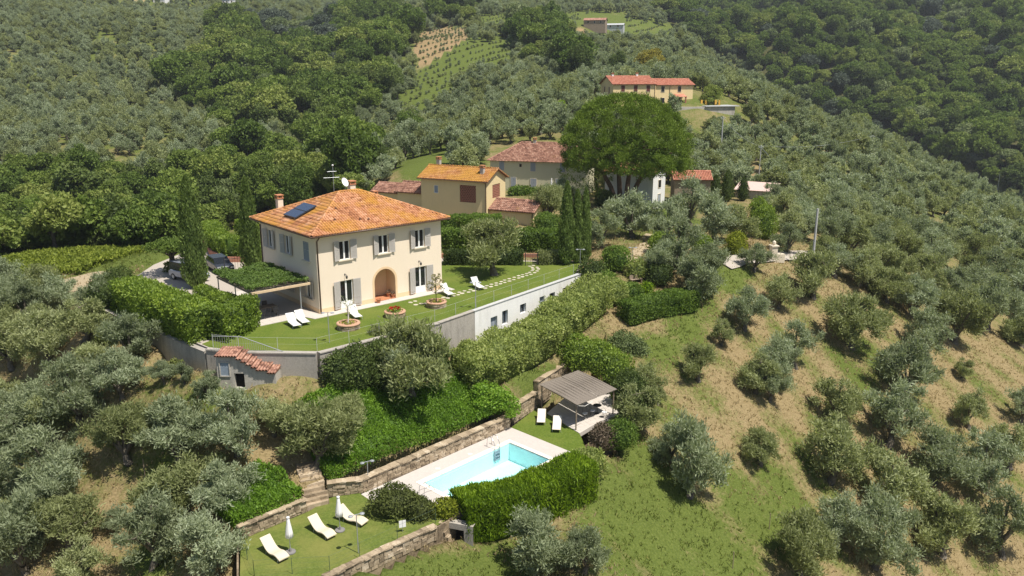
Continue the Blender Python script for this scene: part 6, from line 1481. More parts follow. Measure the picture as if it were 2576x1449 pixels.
# dry-stone walls: every stone is a piece
STONES = []
def stone_box(seed):
    r = random.Random(seed); b = MB(); vs = []
    for z in (-0.5, 0.5):
        for x, y in ((-0.5, -0.5), (0.5, -0.5), (0.5, 0.5), (-0.5, 0.5)): vs.append((x + r.uniform(-0.05, 0.05), y + r.uniform(-0.10, 0.04), z + r.uniform(-0.06, 0.06)))
    b.add(vs, [(3, 2, 1, 0), (4, 5, 6, 7), (0, 1, 5, 4), (1, 2, 6, 5), (2, 3, 7, 6), (3, 0, 4, 7)]); me = bpy.data.meshes.new('stone'); me.from_pydata(b.v, [], b.f); me.materials.append(M['wall_stone']); return me
STONES = [stone_box(i) for i in range(7)]
def stone_wall(name, pts, z0, hgt, th, label, course=0.185, ln=(0.26, 0.52), back=True, cap=True, hf=None):
    """dry-stone wall along a line; the face looks to the right of the line's direction"""
    t = thing(name, label, 'wall', (pts[0][0], pts[0][1], z0)); o = np.array(pts[0][:2]); b = MB(); capb = MB()
    for a, c in zip(pts[:-1], pts[1:]):
        a, c = np.array(a[:2]) - o, np.array(c[:2]) - o; L = float(np.linalg.norm(c - a)); u = (c - a) / L; n = np.array([u[1], -u[0]]); ang = math.atan2(u[1], u[0])
        b.prism([tuple(a - n * th), tuple(c - n * th), tuple(c - n * 0.10), tuple(a - n * 0.10)], -0.3, hgt - 0.03)
        k = 0; z = 0.0
        while z < hgt - 0.06:
            ch = min(course * R.uniform(0.85, 1.15), hgt - z); x = -R.uniform(0, 0.2)
            while x < L:
                l = R.uniform(*ln); x1 = min(x + l, L); x0 = max(x, 0)
                if x1 - x0 > 0.12:
                    q = a + u * ((x0 + x1) / 2) - n * (0.14 + R.uniform(-0.03, 0.03)); s = bpy.data.objects.new('stone', R.choice(STONES)); s.location = (q[0], q[1], z + ch / 2); s.rotation_euler = (0, 0, ang); s.scale = (x1 - x0 - 0.025, 0.26, ch - 0.022); link(s, t)
                x += l
            z += ch
        if cap:
            x = 0.0
            while x < L - 0.05:
                l = R.uniform(0.4, 0.75); x1 = min(x + l, L); q = a + u * ((x + x1) / 2) - n * (th / 2 - 0.02); s = bpy.data.objects.new('cap_stone', R.choice(STONES)); s.location = (q[0], q[1], hgt + 0.03); s.rotation_euler = (0, 0, ang); s.scale = (x1 - x - 0.015, th + 0.10, 0.085); link(s, t); x += l
    b.build('core', 'wall_stone', t); return t
wl = [tuple(W(a, b_, PZ)[:2]) for a, b_ in ((824, 1251), (905, 1232))] + [pl(lx0 + 0.2, yb - 0.02), pl(xr - 0.05, yb - 0.02)]
stone_wall('stone_wall', [wl[0], wl[2], wl[3]], PZ, 0.92, 0.5, 'long low dry-stone wall between the pool deck and the ivy bank')
stone_wall('stone_wall', [tuple(W(a, b_, PZ)[:2]) for a, b_ in ((603, 1360), (774, 1287))], PZ, 0.85, 0.45, 'low dry-stone wall behind the loungers, left of the steps')
stone_wall('stone_wall', [tuple(W(a, b_, PZ)[:2]) for a, b_ in ((1292, 1066), (1352, 1026))], PZ, 1.35, 0.45, 'taller stone wall beside the reed pergola', 0.2)
stone_wall('stone_wall', [tuple(W(a, b_, PZ)[:2]) for a, b_ in ((1354, 1018), (1430, 965), (1500, 930))], PZ, 2.0, 0.45, 'high shaded stone wall behind the reed pergola', 0.3, (0.5, 0.95))
stone_wall('stone_wall', [tuple(W(a, b_, PZ)[:2]) for a, b_ in ((820, 1458), (965, 1388), (1100, 1327))], PZ - 0.85, 0.90, 0.4, 'low dry-stone wall along the front of the lower lawn', 0.27)
# steps in the wall
st = thing('stone_steps', 'worn stone steps climbing between the two clipped hedge banks', 'steps', (*W(800, 1284, PZ)[:2], PZ), 0)
a0, a1 = W(776, 1289, PZ), W(826, 1256, PZ); su = (a1 - a0)[:2]; sw = float(np.linalg.norm(su)); su /= sw; sn = np.array([-su[1], su[0]])
sn = np.array([-0.45, 0.89])
for i in range(9):
    q = (a0[:2] + a1[:2]) / 2 + sn * (0.17 + i * 0.34) - np.array(st.location[:2]); s = bpy.data.objects.new('step', STONES[i % 7]); s.location = (q[0], q[1], 0.09 + i * 0.185 - 0.25); s.rotation_euler = (0, 0, math.atan2(-sn[0], sn[1])); s.scale = (1.45, 0.44, 0.7); link(s, st)
# stepped stone parapet and pump recess below the pool
def pool_front():
    pts = [W(1106, 1322, PZ - 0.4), W(1112, 1345, PZ - 0.9), W(1128, 1368, PZ - 1.4), W(1160, 1400, PZ - 2.2)]
    a = np.array(W(1106, 1310, PZ)[:2]); c = np.array(W(1150, 1388, PZ - 1.9)[:2]); u = (c - a) / np.linalg.norm(c - a); L = float(np.linalg.norm(c - a)); t = thing('stepped_parapet', 'stepped stone parapet below the corner of the pool', 'wall', (a[0], a[1], PZ - 2.4), math.atan2(u[1], u[0])); n = 5
    for i in range(n):
        for k in range(2):
            for z in range(int((2.45 - i * 0.36) / 0.3)):
                s = bpy.data.objects.new('stone', R.choice(STONES)); s.location = (L * (i + 0.25 + k * 0.5) / n, 0, z * 0.3 + 0.15); s.scale = (L / n / 2 - 0.02, 0.4, 0.28); link(s, t)
    e0, e1 = W(1116, 1308, PZ - 0.1)[:2], W(1190, 1322, PZ - 0.1)[:2]
    tt = thing('pump_recess', 'concrete recess under the pool corner, dark inside', 'pump recess', (e0[0], e0[1], PZ - 2.6), math.atan2(e1[1] - e0[1], e1[0] - e0[0])); L2 = float(np.linalg.norm(np.array(e1) - np.array(e0)))
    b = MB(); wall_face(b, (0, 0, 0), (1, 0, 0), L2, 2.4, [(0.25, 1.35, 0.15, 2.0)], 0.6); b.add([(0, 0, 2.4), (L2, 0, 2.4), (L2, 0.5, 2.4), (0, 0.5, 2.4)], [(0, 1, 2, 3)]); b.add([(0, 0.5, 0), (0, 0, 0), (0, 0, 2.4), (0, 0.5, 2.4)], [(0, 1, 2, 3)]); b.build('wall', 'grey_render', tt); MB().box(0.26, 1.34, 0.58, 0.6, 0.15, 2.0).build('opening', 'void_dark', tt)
pool_front()
# loungers, parasols, lamps, sign by the pool
G3 = 'cream wave loungers on the lower lawn'
wave_lounger(at3(692, 1396, PZ), -2.31, 'cream wave-shaped lounger nearest the lower left corner of the lawn', G3)
wave_lounger(at3(811, 1341, PZ), -2.31, 'cream wave-shaped lounger between the two closed parasols', G3)
wave_lounger(at3(887, 1312, PZ), -2.08, 'cream wave-shaped lounger right of the second parasol, by the lamp post', G3)
parasol(at3(731, 1389, PZ), 2.32, 'closed white parasol beside the lounger at lower left', 'closed parasols on the lower lawn')
parasol(at3(855.5, 1334, PZ), 2.32, 'closed white parasol beside the upper two loungers of the lower lawn', 'closed parasols on the lower lawn')
lamp_post(at3(901.5, 1391, PZ), 2.5, 'twin-headed lamp post at the front of the lower lawn', None, 0.5)
lamp_post(at3(927, 1229, PZ), 2.0, 'slim lamp post in front of the stone pool wall', None, 0.5)
q = at3(1013, 1338, PZ); sg = thing('notice_sign', 'small white double notice board on the lower lawn near the pool hedge', 'sign', q, 0.35); MB().tube([(0, 0, 0), (0, 0, 0.75)], 0.015, 6).build('post', 'galvanised', sg)
for s in (-1, 1): MB().box(s * 0.11 - 0.10, s * 0.11 + 0.10, -0.025, -0.005, 0.32, 0.78).build('board', 'white_plastic', sg)
G4 = 'cream loungers by the reed pergola'
def flat_lounger(loc, rz, label): 
    t = sling_lounger(loc, rz, label, G4, 0.72); t.children[0].data.materials[0] = M['rattan_cream']
flat_lounger(at3(1362, 1058, PZ), -0.08, 'cream sun lounger left of the pair by the reed pergola'); flat_lounger(at3(1401, 1076, PZ), -0.1, 'cream sun lounger right of the pair, by the pergola post')
FG = [tuple(W(a, b_, PZ)) for a, b_ in ((606, 1370), (640, 1449), (830, 1438), (905, 1404), (1000, 1360), (1096, 1316))]
wire_fence([(p[0], p[1], PZ) for p in FG[1:]], 1.0, 'low green wire fence along the front of the lower lawn', 'green_metal', 1.9)
wire_fence([(p[0], p[1], PZ) for p in FG[:2]], 1.0, 'green wire fence at the left end of the lower lawn', 'green_metal', 1.9)
# reed pergola
def reed_pergola():
    c = {k: np.array(W(*p, -5.22)) for k, p in dict(L=(1357.7, 967), N=(1450, 1017), R=(1519, 986), T=(1456, 931.5)).items()}
    b0 = np.array(W(1451.6, 1085, PZ)); t = thing('reed_pergola', 'pergola with flat reed-mat roof on slim posts beside the pool', 'pergola', (b0[0], b0[1], PZ)); o = np.array(t.location)
    L_, N_, Rr, T_ = [Vector(c[k] - o) for k in 'LNRT']; Rr = N_ + (T_ - L_); Rr.z = N_.z
    zb = 2.14
    for p in (N_, L_, Rr, T_):
        q = p.lerp((N_ + T_) / 2, 0.06); MB().tube([(q.x, q.y, 0), (q.x, q.y, zb)], 0.055, 8).build('post', 'wood_old', t)
    for a, d_ in ((L_, N_), (T_, Rr), (L_, T_), (N_, Rr)):
        a, d_ = a.lerp((N_ + T_) / 2, 0.06), d_.lerp((N_ + T_) / 2, 0.06); MB().obox((a.x, a.y, zb + 0.03), (d_.x, d_.y, zb + 0.03), 0.07, 0.07).build('beam', 'wood_old', t)
    # two reed mats, each woven of canes running across
    for f0, f1 in ((0.0, 0.53), (0.545, 1.0)):
        b = MB(); n = 46
        for i in range(n):
            s = f0 + (f1 - f0) * (i + 0.5) / n; w = (f1 - f0) / n * (T_ - L_).length * 0.95
            a, d_ = L_.lerp(T_, s), N_.lerp(Rr, s); e = R.uniform(-0.05, 0.06); u = (d_ - a).normalized(); sag = 0.03 * math.sin(i * 0.9) ; m = a.lerp(d_, 0.5)
            for p, q_, dz0, dz1 in ((a - u * (0.10 + e), m, 0, 0.05 + sag), (m, d_ + u * (0.12 + R.uniform(-0.05, 0.05)), 0.05 + sag, 0)): b.obox((p.x, p.y, zb + 0.10 + dz0 + R.uniform(0, 0.012)), (q_.x, q_.y, zb + 0.10 + dz1 + R.uniform(0, 0.012)), w, 0.022)
        tag(b.build('reed_mat', 'reed_mat', t), kind='stuff')
    fl = [tuple(W(a, b_, PZ)[:2]) for a, b_ in ((1376, 1040), (1458, 1091), (1510, 1060), (1570, 1040), (1520, 975), (1440, 985))]
    MB().prism([(p[0] - o[0], p[1] - o[1]) for p in fl], -0.3, 0.04).build('floor', 'paving', t)
    u = np.array([fl[1][0] - fl[0][0], fl[1][1] - fl[0][1]]); u /= np.linalg.norm(u); v = np.array([-u[1], u[0]]); base = np.array(fl[0]) - o[:2]
    for i in range(9):
        for k in range(12):
            p = base + u * (0.15 + i * 0.5) + v * (0.15 + k * 0.5)
            if inside(np.array(fl) - o[:2], *(p + (u + v) * 0.25)) and inside(np.array(fl) - o[:2], *(p + u * 0.5 + v * 0.5)) and inside(np.array(fl) - o[:2], *p): MB().prism([tuple(p), tuple(p + u * 0.485), tuple(p + u * 0.485 + v * 0.485), tuple(p + v * 0.485)], 0.035, 0.055).build('paver', 'paving', t)
    hk = MB().tube([(N_.x + 0.1, N_.y + 0.05, zb), (N_.x + 0.7, N_.y + 0.25, zb - 0.12), (N_.x + 1.3, N_.y + 0.75, zb + 0.05)], 0.02, 6); hk.build('cord', 'sling_white', t)
reed_pergola()
for i, (px, py, lab) in enumerate(((1471, 1053, 'white bistro chair under the reed pergola, nearest its front post'), (1490, 1046, 'white bistro chair in the middle of the reed pergola'), (1520, 1050, 'white bistro chair at the right edge of the reed pergola'))):
    q = at3(px, py, PZ + 0.055); t = thing('bistro_chair', lab, 'chair', q, i * 1.3, 'bistro chairs under the reed pergola'); MB().lathe([(0.19, 0.43), (0.21, 0.45), (0.21, 0.48), (0.17, 0.50)], 16).build('seat', 'white_plastic', t)
    for k in range(4): a = 0.785 + k * 1.571; MB().tube([(0.15 * math.cos(a), 0.15 * math.sin(a), 0.44), (0.22 * math.cos(a), 0.22 * math.sin(a), 0)], 0.012, 5).build('leg', 'iron', t)
    MB().tube([(-0.18, 0.12, 0.44), (-0.17, 0.2, 0.8), (0.0, 0.23, 0.92), (0.17, 0.2, 0.8), (0.18, 0.12, 0.44)], 0.012, 5).build('backrest', 'iron', t)
q = at3(1502, 1040, PZ + 0.055); t = thing('bistro_table', 'small round dark table among the bistro chairs', 'table', q); MB().lathe([(0.34, 0.70), (0.35, 0.71), (0.35, 0.73), (0.01, 0.735)], 20).build('tabletop', 'iron', t); MB().tube([(0, 0, 0.02), (0, 0, 0.7)], 0.03, 8).build('stem', 'iron', t); MB().lathe([(0.2, 0), (0.2, 0.02), (0.03, 0.05)], 16).build('base', 'iron', t)

# ---------------------------------------------------------------- barn and the other houses
def hip_roof(parent, x0, x1, y0, y1, z, rise, mat, over=0.4, hipL=True, hipR=True, name='roof'):
    a0, a1, b0, b1 = x0 - over, x1 + over, y0 - over, y1 + over; h = (b1 - b0) / 2; bm = (b0 + b1) / 2; drop = rise * over / h; ze = z - drop; zr = z + rise
    r1 = Vector((a0 + (h if hipL else 0), bm, zr)); r2 = Vector((a1 - (h if hipR else 0), bm, zr)); A, B, C_, D = Vector((a0, b0, ze)), Vector((a1, b0, ze)), Vector((a1, b1, ze)), Vector((a0, b1, ze))
    d = MB(); d.add([A, B, C_, D, r1, r2], [(0, 1, 5, 4), (1, 2, 5), (2, 3, 4, 5), (3, 0, 4), (3, 2, 1, 0)]); rf = d.build(name, 'tile_under', parent); rr = rise + drop; run = math.hypot(h, rr); k = run / h
    L = a1 - a0; cl = lambda u, t: t < run - 0.1 and (not hipL or t / k < u - 0.03) and (not hipR or t / k < L - u - 0.03)
    sp = tile_spots(A, B, Vector((0, h, rr)), run, cl) + tile_spots(C_, D, Vector((0, -h, rr)), run, lambda u, t: cl(L - u, t))
    if hipL: sp += tile_spots(D, A, Vector((h, 0, rr)), run, lambda u, t: t / k < min(u, 2 * h - u) - 0.03)
    if hipR: sp += tile_spots(B, C_, Vector((-h, 0, rr)), run, lambda u, t: t / k < min(u, 2 * h - u) - 0.03)
    tag(link(bpy.data.objects.new('tile_rows', tile_mesh(sp, 'tile_rows', mat)), rf), kind='stuff'); hb = MB(); up = Vector((0, 0, 0.05))
    for p, q in ((r1, r2),) + (((A, r1), (D, r1)) if hipL else ()) + (((B, r2), (C_, r2)) if hipR else ()): ridge_tiles(hb, p + up, q + up)
    tag(hb.build('ridge_tiles', mat, rf, smooth=True), kind='stuff'); return rf
def lattice(parent, c, ux, w, h):
    """perforated brick screen"""
    ux = Vector(ux).normalized(); n = Vector((ux.y, -ux.x, 0)); c = Vector(c); z = Vector((0, 0, 1))
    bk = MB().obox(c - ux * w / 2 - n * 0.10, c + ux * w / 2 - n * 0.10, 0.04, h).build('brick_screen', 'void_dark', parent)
    bk['label'] = 'perforated red brick screen'
    nr = int(h / 0.21); nc = int(w / 0.34)
    for r in range(nr):
        zz = -h / 2 + (r + 0.5) * h / nr
        MB().obox(c - ux * w / 2 + z * (zz - 0.06), c + ux * w / 2 + z * (zz - 0.06), 0.16, 0.065).build('brick_course', 'brick_red', bk)
        for k in range(nc):
            x = -w / 2 + (k + (0.25 if r % 2 else 0.75)) * w / nc; MB().obox(c + ux * (x - 0.085) + z * (zz + 0.04), c + ux * (x + 0.085) + z * (zz + 0.04), 0.15, h / nr - 0.066).build('brick', 'brick_red', bk)
def barn():
    ux = np.array([0.90, -0.436]); K = np.array([-3.3, 103.7]); L = 9.9; o = K - ux * L; ang = math.atan2(ux[1], ux[0]); z = 0.2
    t = thing('barn_house', 'yellow barn with bright orange tile roof and brick lattice screens behind the villa', 'barn', (o[0], o[1], z), ang)
    hs = [(5.95, 8.35, 2.75, 5.0), (2.0, 2.65, 3.7, 4.75)]; H = 5.8; D = 5.5; rise = 1.25
    b = MB(); wall_face(b, (0, 0, -1), (1, 0, 0), L, H + 1, [(a, c, e + 1, f + 1) for a, c, e, f in hs], 0.25); wall_face(b, (L, 0, -1), (0, 1, 0), D, H + 1, [(1.7, 3.9, 4.2, 6.0)], 0.25); wall_face(b, (L, D, -1), (-1, 0, 0), L, H + 1, [], 0.2); wall_face(b, (0, D, -1), (0, -1, 0), D, H + 1, [], 0.2)
    for x in (0, L): b.add([(x, 0, H), (x, D, H), (x, D / 2, H + rise)], [(2, 1, 0)] if x == 0 else [(0, 1, 2)])
    b.box(0.3, L - 0.3, 0.3, D - 0.3, 0, H - 0.1)
    b.build('wall', 'barn_wall', t); lattice(t, (7.15, 0.12, 3.875), (1, 0, 0), 2.4, 2.25); lattice(t, (L - 0.12, 2.8, 4.1), (0, 1, 0), 2.2, 1.8); simple_window(t, (2.325, 0.1, 4.22), (1, 0, 0), 0.55, 0.95, 'lead_blue', 'frame_white')
    gable_roof(t, 0, L, 0, D, H, rise, 'barn_tile', over=0.4); MB().tube([(L - 0.1, -0.45, H - 0.1), (L - 0.1, -0.06, H - 0.5), (L - 0.1, -0.06, 0)], 0.05, 6).build('downpipe', 'copper_pipe', t)
    MB().tube([(-0.4, -0.48, H - 0.22), (L + 0.4, -0.48, H - 0.22)], 0.06, 6).build('gutter', 'copper_pipe', t)
    chimney(t, 1.1, D / 2 + 0.2, H + 0.8, H + 2.4, 0.5, 'stain_wall'); chimney(t, 8.6, 1.4, H + 0.3, H + 1.75, 0.5, 'stain_wall')
    # annex on the right
    w2 = MB(); gable_walls(w2, L + 0.01, L + 6.3, 0.7, 5.0, -1, 2.15, 1.0); w2.build('annex_wall', 'barn_wall', t); gable_roof(t, L + 0.35, L + 6.3, 0.7, 5.0, 2.15, 1.0, 'old_tile', over=0.35, name='annex_roof'); MB().tube([(L + 6.2, 0.64, 2.1), (L + 6.2, 0.64, -0.2)], 0.05, 6).build('downpipe', 'copper_pipe', t)
    w3 = MB(); gable_walls(w3, -4.6, -0.01, 1.2, 5.2, -1, 3.5, 1.0); gable_walls(w3, -9.4, -4.61, 2.2, 6.2, -1.0, 3.1, 0.9); w3.build('annex_wall', 'barn_wall', t); gable_roof(t, -4.6, -0.36, 1.2, 5.2, 3.5, 1.0, 'old_tile', over=0.35, name='annex_roof'); gable_roof(t, -9.4, -5.0, 2.2, 6.2, 3.1, 0.9, 'old_tile', over=0.35, name='annex_roof')
barn()
def pale_house():
    ux = np.array([0.962, -0.273]); ang = math.atan2(ux[1], ux[0]); t = thing('farmhouse', 'pale yellow farmhouse with weathered brown tile roof behind the barn', 'house', (-3.6, 133.6, 0.4), ang); H = 5.3; L = 16.5; D = 8.6
    b = MB(); b.box(0, L, 0, D, -1, H); b.build('wall', 'pale_wall', t); hip_roof(t, 0, L, 0, D, H, 2.5, 'old_tile', 0.45)
    for x, z, w, h in ((2.0, 4.25, 0.85, 1.45), (7.3, 4.25, 0.85, 1.45), (12.2, 4.25, 0.85, 1.45), (4.0, 1.7, 0.85, 1.45), (7.4, 1.25, 1.0, 2.1), (11.5, 1.7, 0.85, 1.45)): simple_window(t, (x, 0, z), (1, 0, 0), w, h, 'shutter_blue', 'stone_sill', 'shutter_blue', False)
    simple_window(t, (5.2, 0, 4.4), (1, 0, 0), 0.4, 0.5); chimney(t, 6.5, 4.2, 7.2, 8.6, 0.45, 'stain_wall'); chimney(t, 13.2, 3.2, 7.0, 8.4, 0.5, 'stain_wall')
pale_house()
parasol((6.3, 128.5, gz(6.3, 128.5)), 2.5, 'closed white parasol in front of the pale farmhouse door', None, False)
shrub('shrub', [(1.5, 127.5, 1.0, 2.0, 1.2, 1.1), (4.0, 127.2, 0.8, 1.6, 1.2, 1.0), (8.6, 126.4, 0.9, 1.8, 1.2, 1.1)], 'hedge_leaf', 'green bushes at the foot of the pale farmhouse wall', dens=40, L=0.3, Wd=0.2)
def white_house():
    t = thing('white_house', 'white house with a sunlit end wall behind the umbrella pine', 'house', (21.9, 125.0, -1.4), 0.95); L, D, H = 4.4, 8.5, 5.7
    b = MB(); gable_walls(b, 0, L, 0, D, -1, H, 1.1, 'y'); b.build('wall', 'white_wall', t)
    gable_roof(t, 0, L, 0, D, H, 1.1, 'red_tile', 'y'); simple_window(t, (2.3, 0, 1.2), (1, 0, 0), 0.9, 2.2, 'shutter_blue', 'stone_sill'); simple_window(t, (2.3, 0, 3.9), (1, 0, 0), 0.9, 1.2)
    q = (26.0, 128.5, -1.2); t2 = thing('red_roofed_annex', 'low brown outbuilding with terracotta roof right of the white house', 'outbuilding', q, -0.05); b = MB(); gable_walls(b, 0, 5.6, 0, 4.5, -1, 4.3, 1.0); b.build('wall', 'wood_old', t2); gable_roof(t2, 0, 5.6, 0, 4.5, 4.3, 1.0, 'red_tile')
white_house()
def hill_house():
    g = (25.0, 205.0); t = thing('hill_farmhouse', 'long yellow farmhouse with red tile roof on the hill above the pine', 'house', (g[0], g[1], 11.6), 0.27); H = 5.3
    b = MB(); gable_walls(b, 0, 11.4, 0, 8.2, -2, H, 1.8); b.box(11.41, 22.0, 0.4, 7.4, -2, H - 0.25); b.add([(22.0, 0.4, H - 0.25), (22.0, 7.4, H - 0.25), (22.0, 3.9, H + 1.1)], [(0, 1, 2)]); b.build('wall', 'yellow_wall', t)
    gable_roof(t, 0, 11.0, 0, 8.2, H, 1.8, 'red_tile', over=0.45); gable_roof(t, 11.45, 22.0, 0.4, 7.4, H - 0.25, 1.35, 'red_tile', over=0.40)
    for x, w in ((2.6, 1.0), (6.0, 1.0), (9.4, 1.0)): simple_window(t, (x, 0, 4.1), (1, 0, 0), w, 1.5, 'shutter_red', 'stone_sill', 'shutter_red', False)
    for x in (13.6, 18.2): simple_window(t, (x, 0.4, 3.9), (1, 0, 0), 0.9, 1.4, 'glass_dark', 'stone_sill')
    for y in (2.5, 5.5): simple_window(t, (0, y, 3.6), (0, -1, 0), 0.7, 1.7, 'shutter_red', 'stone_sill')
    simple_window(t, (13.6, 0.4, 1.1), (1, 0, 0), 1.1, 1.3, 'glass_dark', 'stone_sill')
    for x in (11.2, 15.5): MB().tube([(x, 0.3 if x > 12 else -0.06, H - 0.4), (x, 0.3 if x > 12 else -0.06, 0)], 0.06, 6).build('downpipe', 'copper_pipe', t)
    pr = MB(); pr.add([(16.2, -1.6, 2.1), (19.4, -1.6, 2.1), (19.4, 0.36, 2.7), (16.2, 0.36, 2.7), (16.2, -1.6, 2.0), (19.4, -1.6, 2.0), (19.4, 0.36, 2.6), (16.2, 0.36, 2.6)], [(0, 1, 2, 3), (7, 6, 5, 4), (0, 4, 5, 1), (1, 5, 6, 2), (3, 7, 4, 0)]); p = pr.build('porch_roof', 'red_tile', t)
    for x in (16.4, 19.2): MB().box(x - 0.15, x + 0.15, -1.5, -1.2, -1.5, 2.05).build('porch_pillar', 'brick_red', t)
    simple_window(t, (17.8, 0.4, 0.8), (1, 0, 0), 1.4, 2.0, 'void_dark', 'fascia', name='porch_door'); chimney(t, 1.4, 4.1, 6.5, 7.9, 0.5, 'white_wall'); chimney(t, 8.0, 4.1, 6.6, 8.0, 0.5, 'white_wall')
    MB().box(15.0, 31.5, -4.5, 0.3, -3.2, -0.35).build('terrace_base', 'stain_wall', t); MB().box(23.0, 32.5, -4.9, 1.5, -0.34, -0.14).build('terrace_slab', 'grey_sheet', t)
    for x in (23.6, 24.8, 27.6, 28.6): c = tag(MB().box(-0.25, 0.25, -0.1, 0.1, 0, 1.35).build('orange_curtain', 'orange_cloth'), 'orange awning cloth on the hill farmhouse terrace, number %s from the house' % {23.6: 'one', 24.8: 'two', 27.6: 'three', 28.6: 'four'}[x], 'curtain'); v = Matrix.Rotation(0.27, 3, 'Z') @ Vector((x, -1.5, 0)); c.location = (g[0] + v.x, g[1] + v.y, 11.6 - 0.14); c.rotation_euler = (0, 0, 0.27)
hill_house()
def far_house(px, py, Y, L, D, H, rz, wall, roof, label, rise=1.4, name='far_house', wins=3):
    p = G(px, py); t = thing(name, label, 'house', (p[0], p[1], p[2] + 0.3), rz); b = MB(); gable_walls(b, 0, L, 0, D, -4, H, rise); b.build('wall', wall, t); rb = MB(); o = 0.4
    for s, e in ((-o, 1), (D + o, -1)): rb.add([(-o, s, H - 0.15), (L + o, s, H - 0.15), (L + o, D / 2, H + rise + 0.05), (-o, D / 2, H + rise + 0.05)], [(0, 1, 2, 3)] if e > 0 else [(3, 2, 1, 0)])
    rb.build('roof', roof, t)
    for i in range(wins): simple_window(t, (L * (i + 0.7) / (wins + 0.4), 0, H * 0.6), (1, 0, 0), 0.9, 1.3)
    return t
far_house(1468, 66, 465, 12, 8, 3.0, -0.25, 'wood_old', 'old_tile', 'brick farm barn with red roof on the crest above the hill farmhouse', 1.2)
far_house(1522, 72, 468, 11, 5, 1.9, -0.30, 'grey_sheet', 'grey_sheet', 'low grey shed beside the red-roofed farm barn', 0.8, 'far_shed', 2)
far_house(548, 14, 560, 8, 7, 4, 0.3, 'grey_sheet', 'lead_blue', 'grey house with dark roof at the top edge, above the blue conifers', 1.2)
far_house(575, 16, 558, 5, 6, 5, 0.1, 'white_wall', 'red_tile', 'white house end at the top edge beside the grey house', 1.0, wins=1)
far_house(635, 18, 560, 16, 6, 2.5, 0.1, 'pale_wall', 'red_tile', 'low pale house row under the top edge, right of the white house', 1.0)
far_house(385, 6, 470, 9, 6, 3, -0.2, 'white_wall', 'red_tile', 'pale house roof just showing at the top edge over the left grove', 1.0)
far_house(1770, 15, 690, 12, 8, 6, -0.2, 'white_wall', 'red_tile', 'white house group far up the right valley at the top edge', 1.5); far_house(1800, 22, 688, 10, 8, 5.5, 0.2, 'yellow_wall', 'red_tile', 'small yellow house right of the far white house', 1.4)
far_house(335, 4, 470, 6, 5, 3, 0.0, 'yellow_wall', 'red_tile', 'tiny yellow house left of the pale roof at the top edge', 1.0, wins=1)
p = G(1888, 500); t = thing('pink_shed_roof', 'low shed with pale pink sheet roof beside the small cypresses', 'shed', (p[0], p[1], p[2]), -0.5); MB().box(-2.5, 3.5, 0, 4, -1, 1.4).build('wall', 'stain_wall', t); rb = MB(); rb.add([(-2.8, -0.3, 1.42), (3.8, -0.3, 1.42), (3.8, 4.3, 2.3), (-2.8, 4.3, 2.3)], [(0, 1, 2, 3)]); rb.build('roof', 'pink_sheet', t)
# poles
def pole(px, py, top, label, mat='concrete_pole', r=0.13, arm=True, stay=None):
    p = G(px, py); dep = (p - CAM) @ FWD; h = (py - top) * dep / FD / math.cos(PITCH - math.atan((CY - (py + top) / 2) / FD)); t = thing('utility_pole', label, 'pole', tuple(p)); MB().tube([(0, 0, -0.5), (0, 0, h)], [r, r * 0.7], 10).build('shaft', mat, t)
    if arm:
        MB().box(-0.5, 0.5, -0.05, 0.05, h - 0.35, h - 0.25).build('cross_arm', 'galvanised', t)
        for x in (-0.45, 0, 0.45): MB().lathe([(0.04, 0), (0.05, 0.06), (0.03, 0.14)], 8, (x, 0, h - 0.25 if x else h)).build('insulator', 'frame_white', t)
    if stay: MB().tube([(0, 0, h * 0.95), stay], 0.03, 5).build('stay', 'galvanised', t)
    return Vector(p) + Vector((0, 0, h))
k1 = pole(2041, 690, 527, 'tall concrete pole standing in the olives right of the driveway', r=0.17, arm=False)
k2 = pole(1812, 402, 296, 'grey utility pole in the grove below the hill farmhouse terrace', r=0.15)
k3 = pole(1909, 440, 368, 'grey utility pole with a stay on the right hillside', stay=(5.5, -9, -1.5))
k4 = pole(2189, 405, 342, 'thin pole farther along the right hillside', r=0.11); k5 = pole(2508, 487, 438, 'thin pole at the wood edge near the right border', r=0.13)
for a, c, lab in ((k2, k3, 'power wire between the two poles below the hill farmhouse'), (k3, k4, 'power wire running on along the right hillside')):
    pts = [a.lerp(c, i / 10) - Vector((0, 0, 1.2 * (1 - (2 * i / 10 - 1) ** 2))) for i in range(11)]; o = MB().tube([p - a for p in pts], 0.02, 4).build('power_wire', 'galvanised'); o.location = a; tag(o, lab, 'wire')
# driveway bend with stone gate pillar, picnic spot, garden path
draped('driveway_bend', [G(a, b_)[:2] for a, b_ in ((1818, 668), (1860, 656), (1900, 651), (1960, 646), (2030, 644), (2085, 652))], 2.3, 'gravel_road', 'pale gravel bend of the driveway above the olive field', 0.2)
p = G(1944, 655); t = thing('gate_pillar', 'stone gate pillar with bench-like shoulders at the driveway bend', 'pillar', tuple(p), 0.2); MB().box(-0.35, 0.35, -0.35, 0.35, -0.3, 1.7).build('shaft', 'stone_sill', t); MB().box(-0.45, 0.45, -0.45, 0.45, 1.702, 1.85).build('cap', 'stone_sill', t); MB().lathe([(0.12, 1.85), (0.22, 2.05), (0.2, 2.25), (0.05, 2.42)], 10).build('finial', 'stone_sill', t)
for s in (-1, 1): MB().box(s * 0.9 - 0.5, s * 0.9 + 0.5, -0.25, 0.25, -0.3, 0.75).build('shoulder', 'stone_sill', t)
q = at3(1690, 572, -0.3); q = (q[0], q[1], gz(q[0], q[1])); parasol(q, 2.3, 'closed white parasol on the small lawn by the white house')
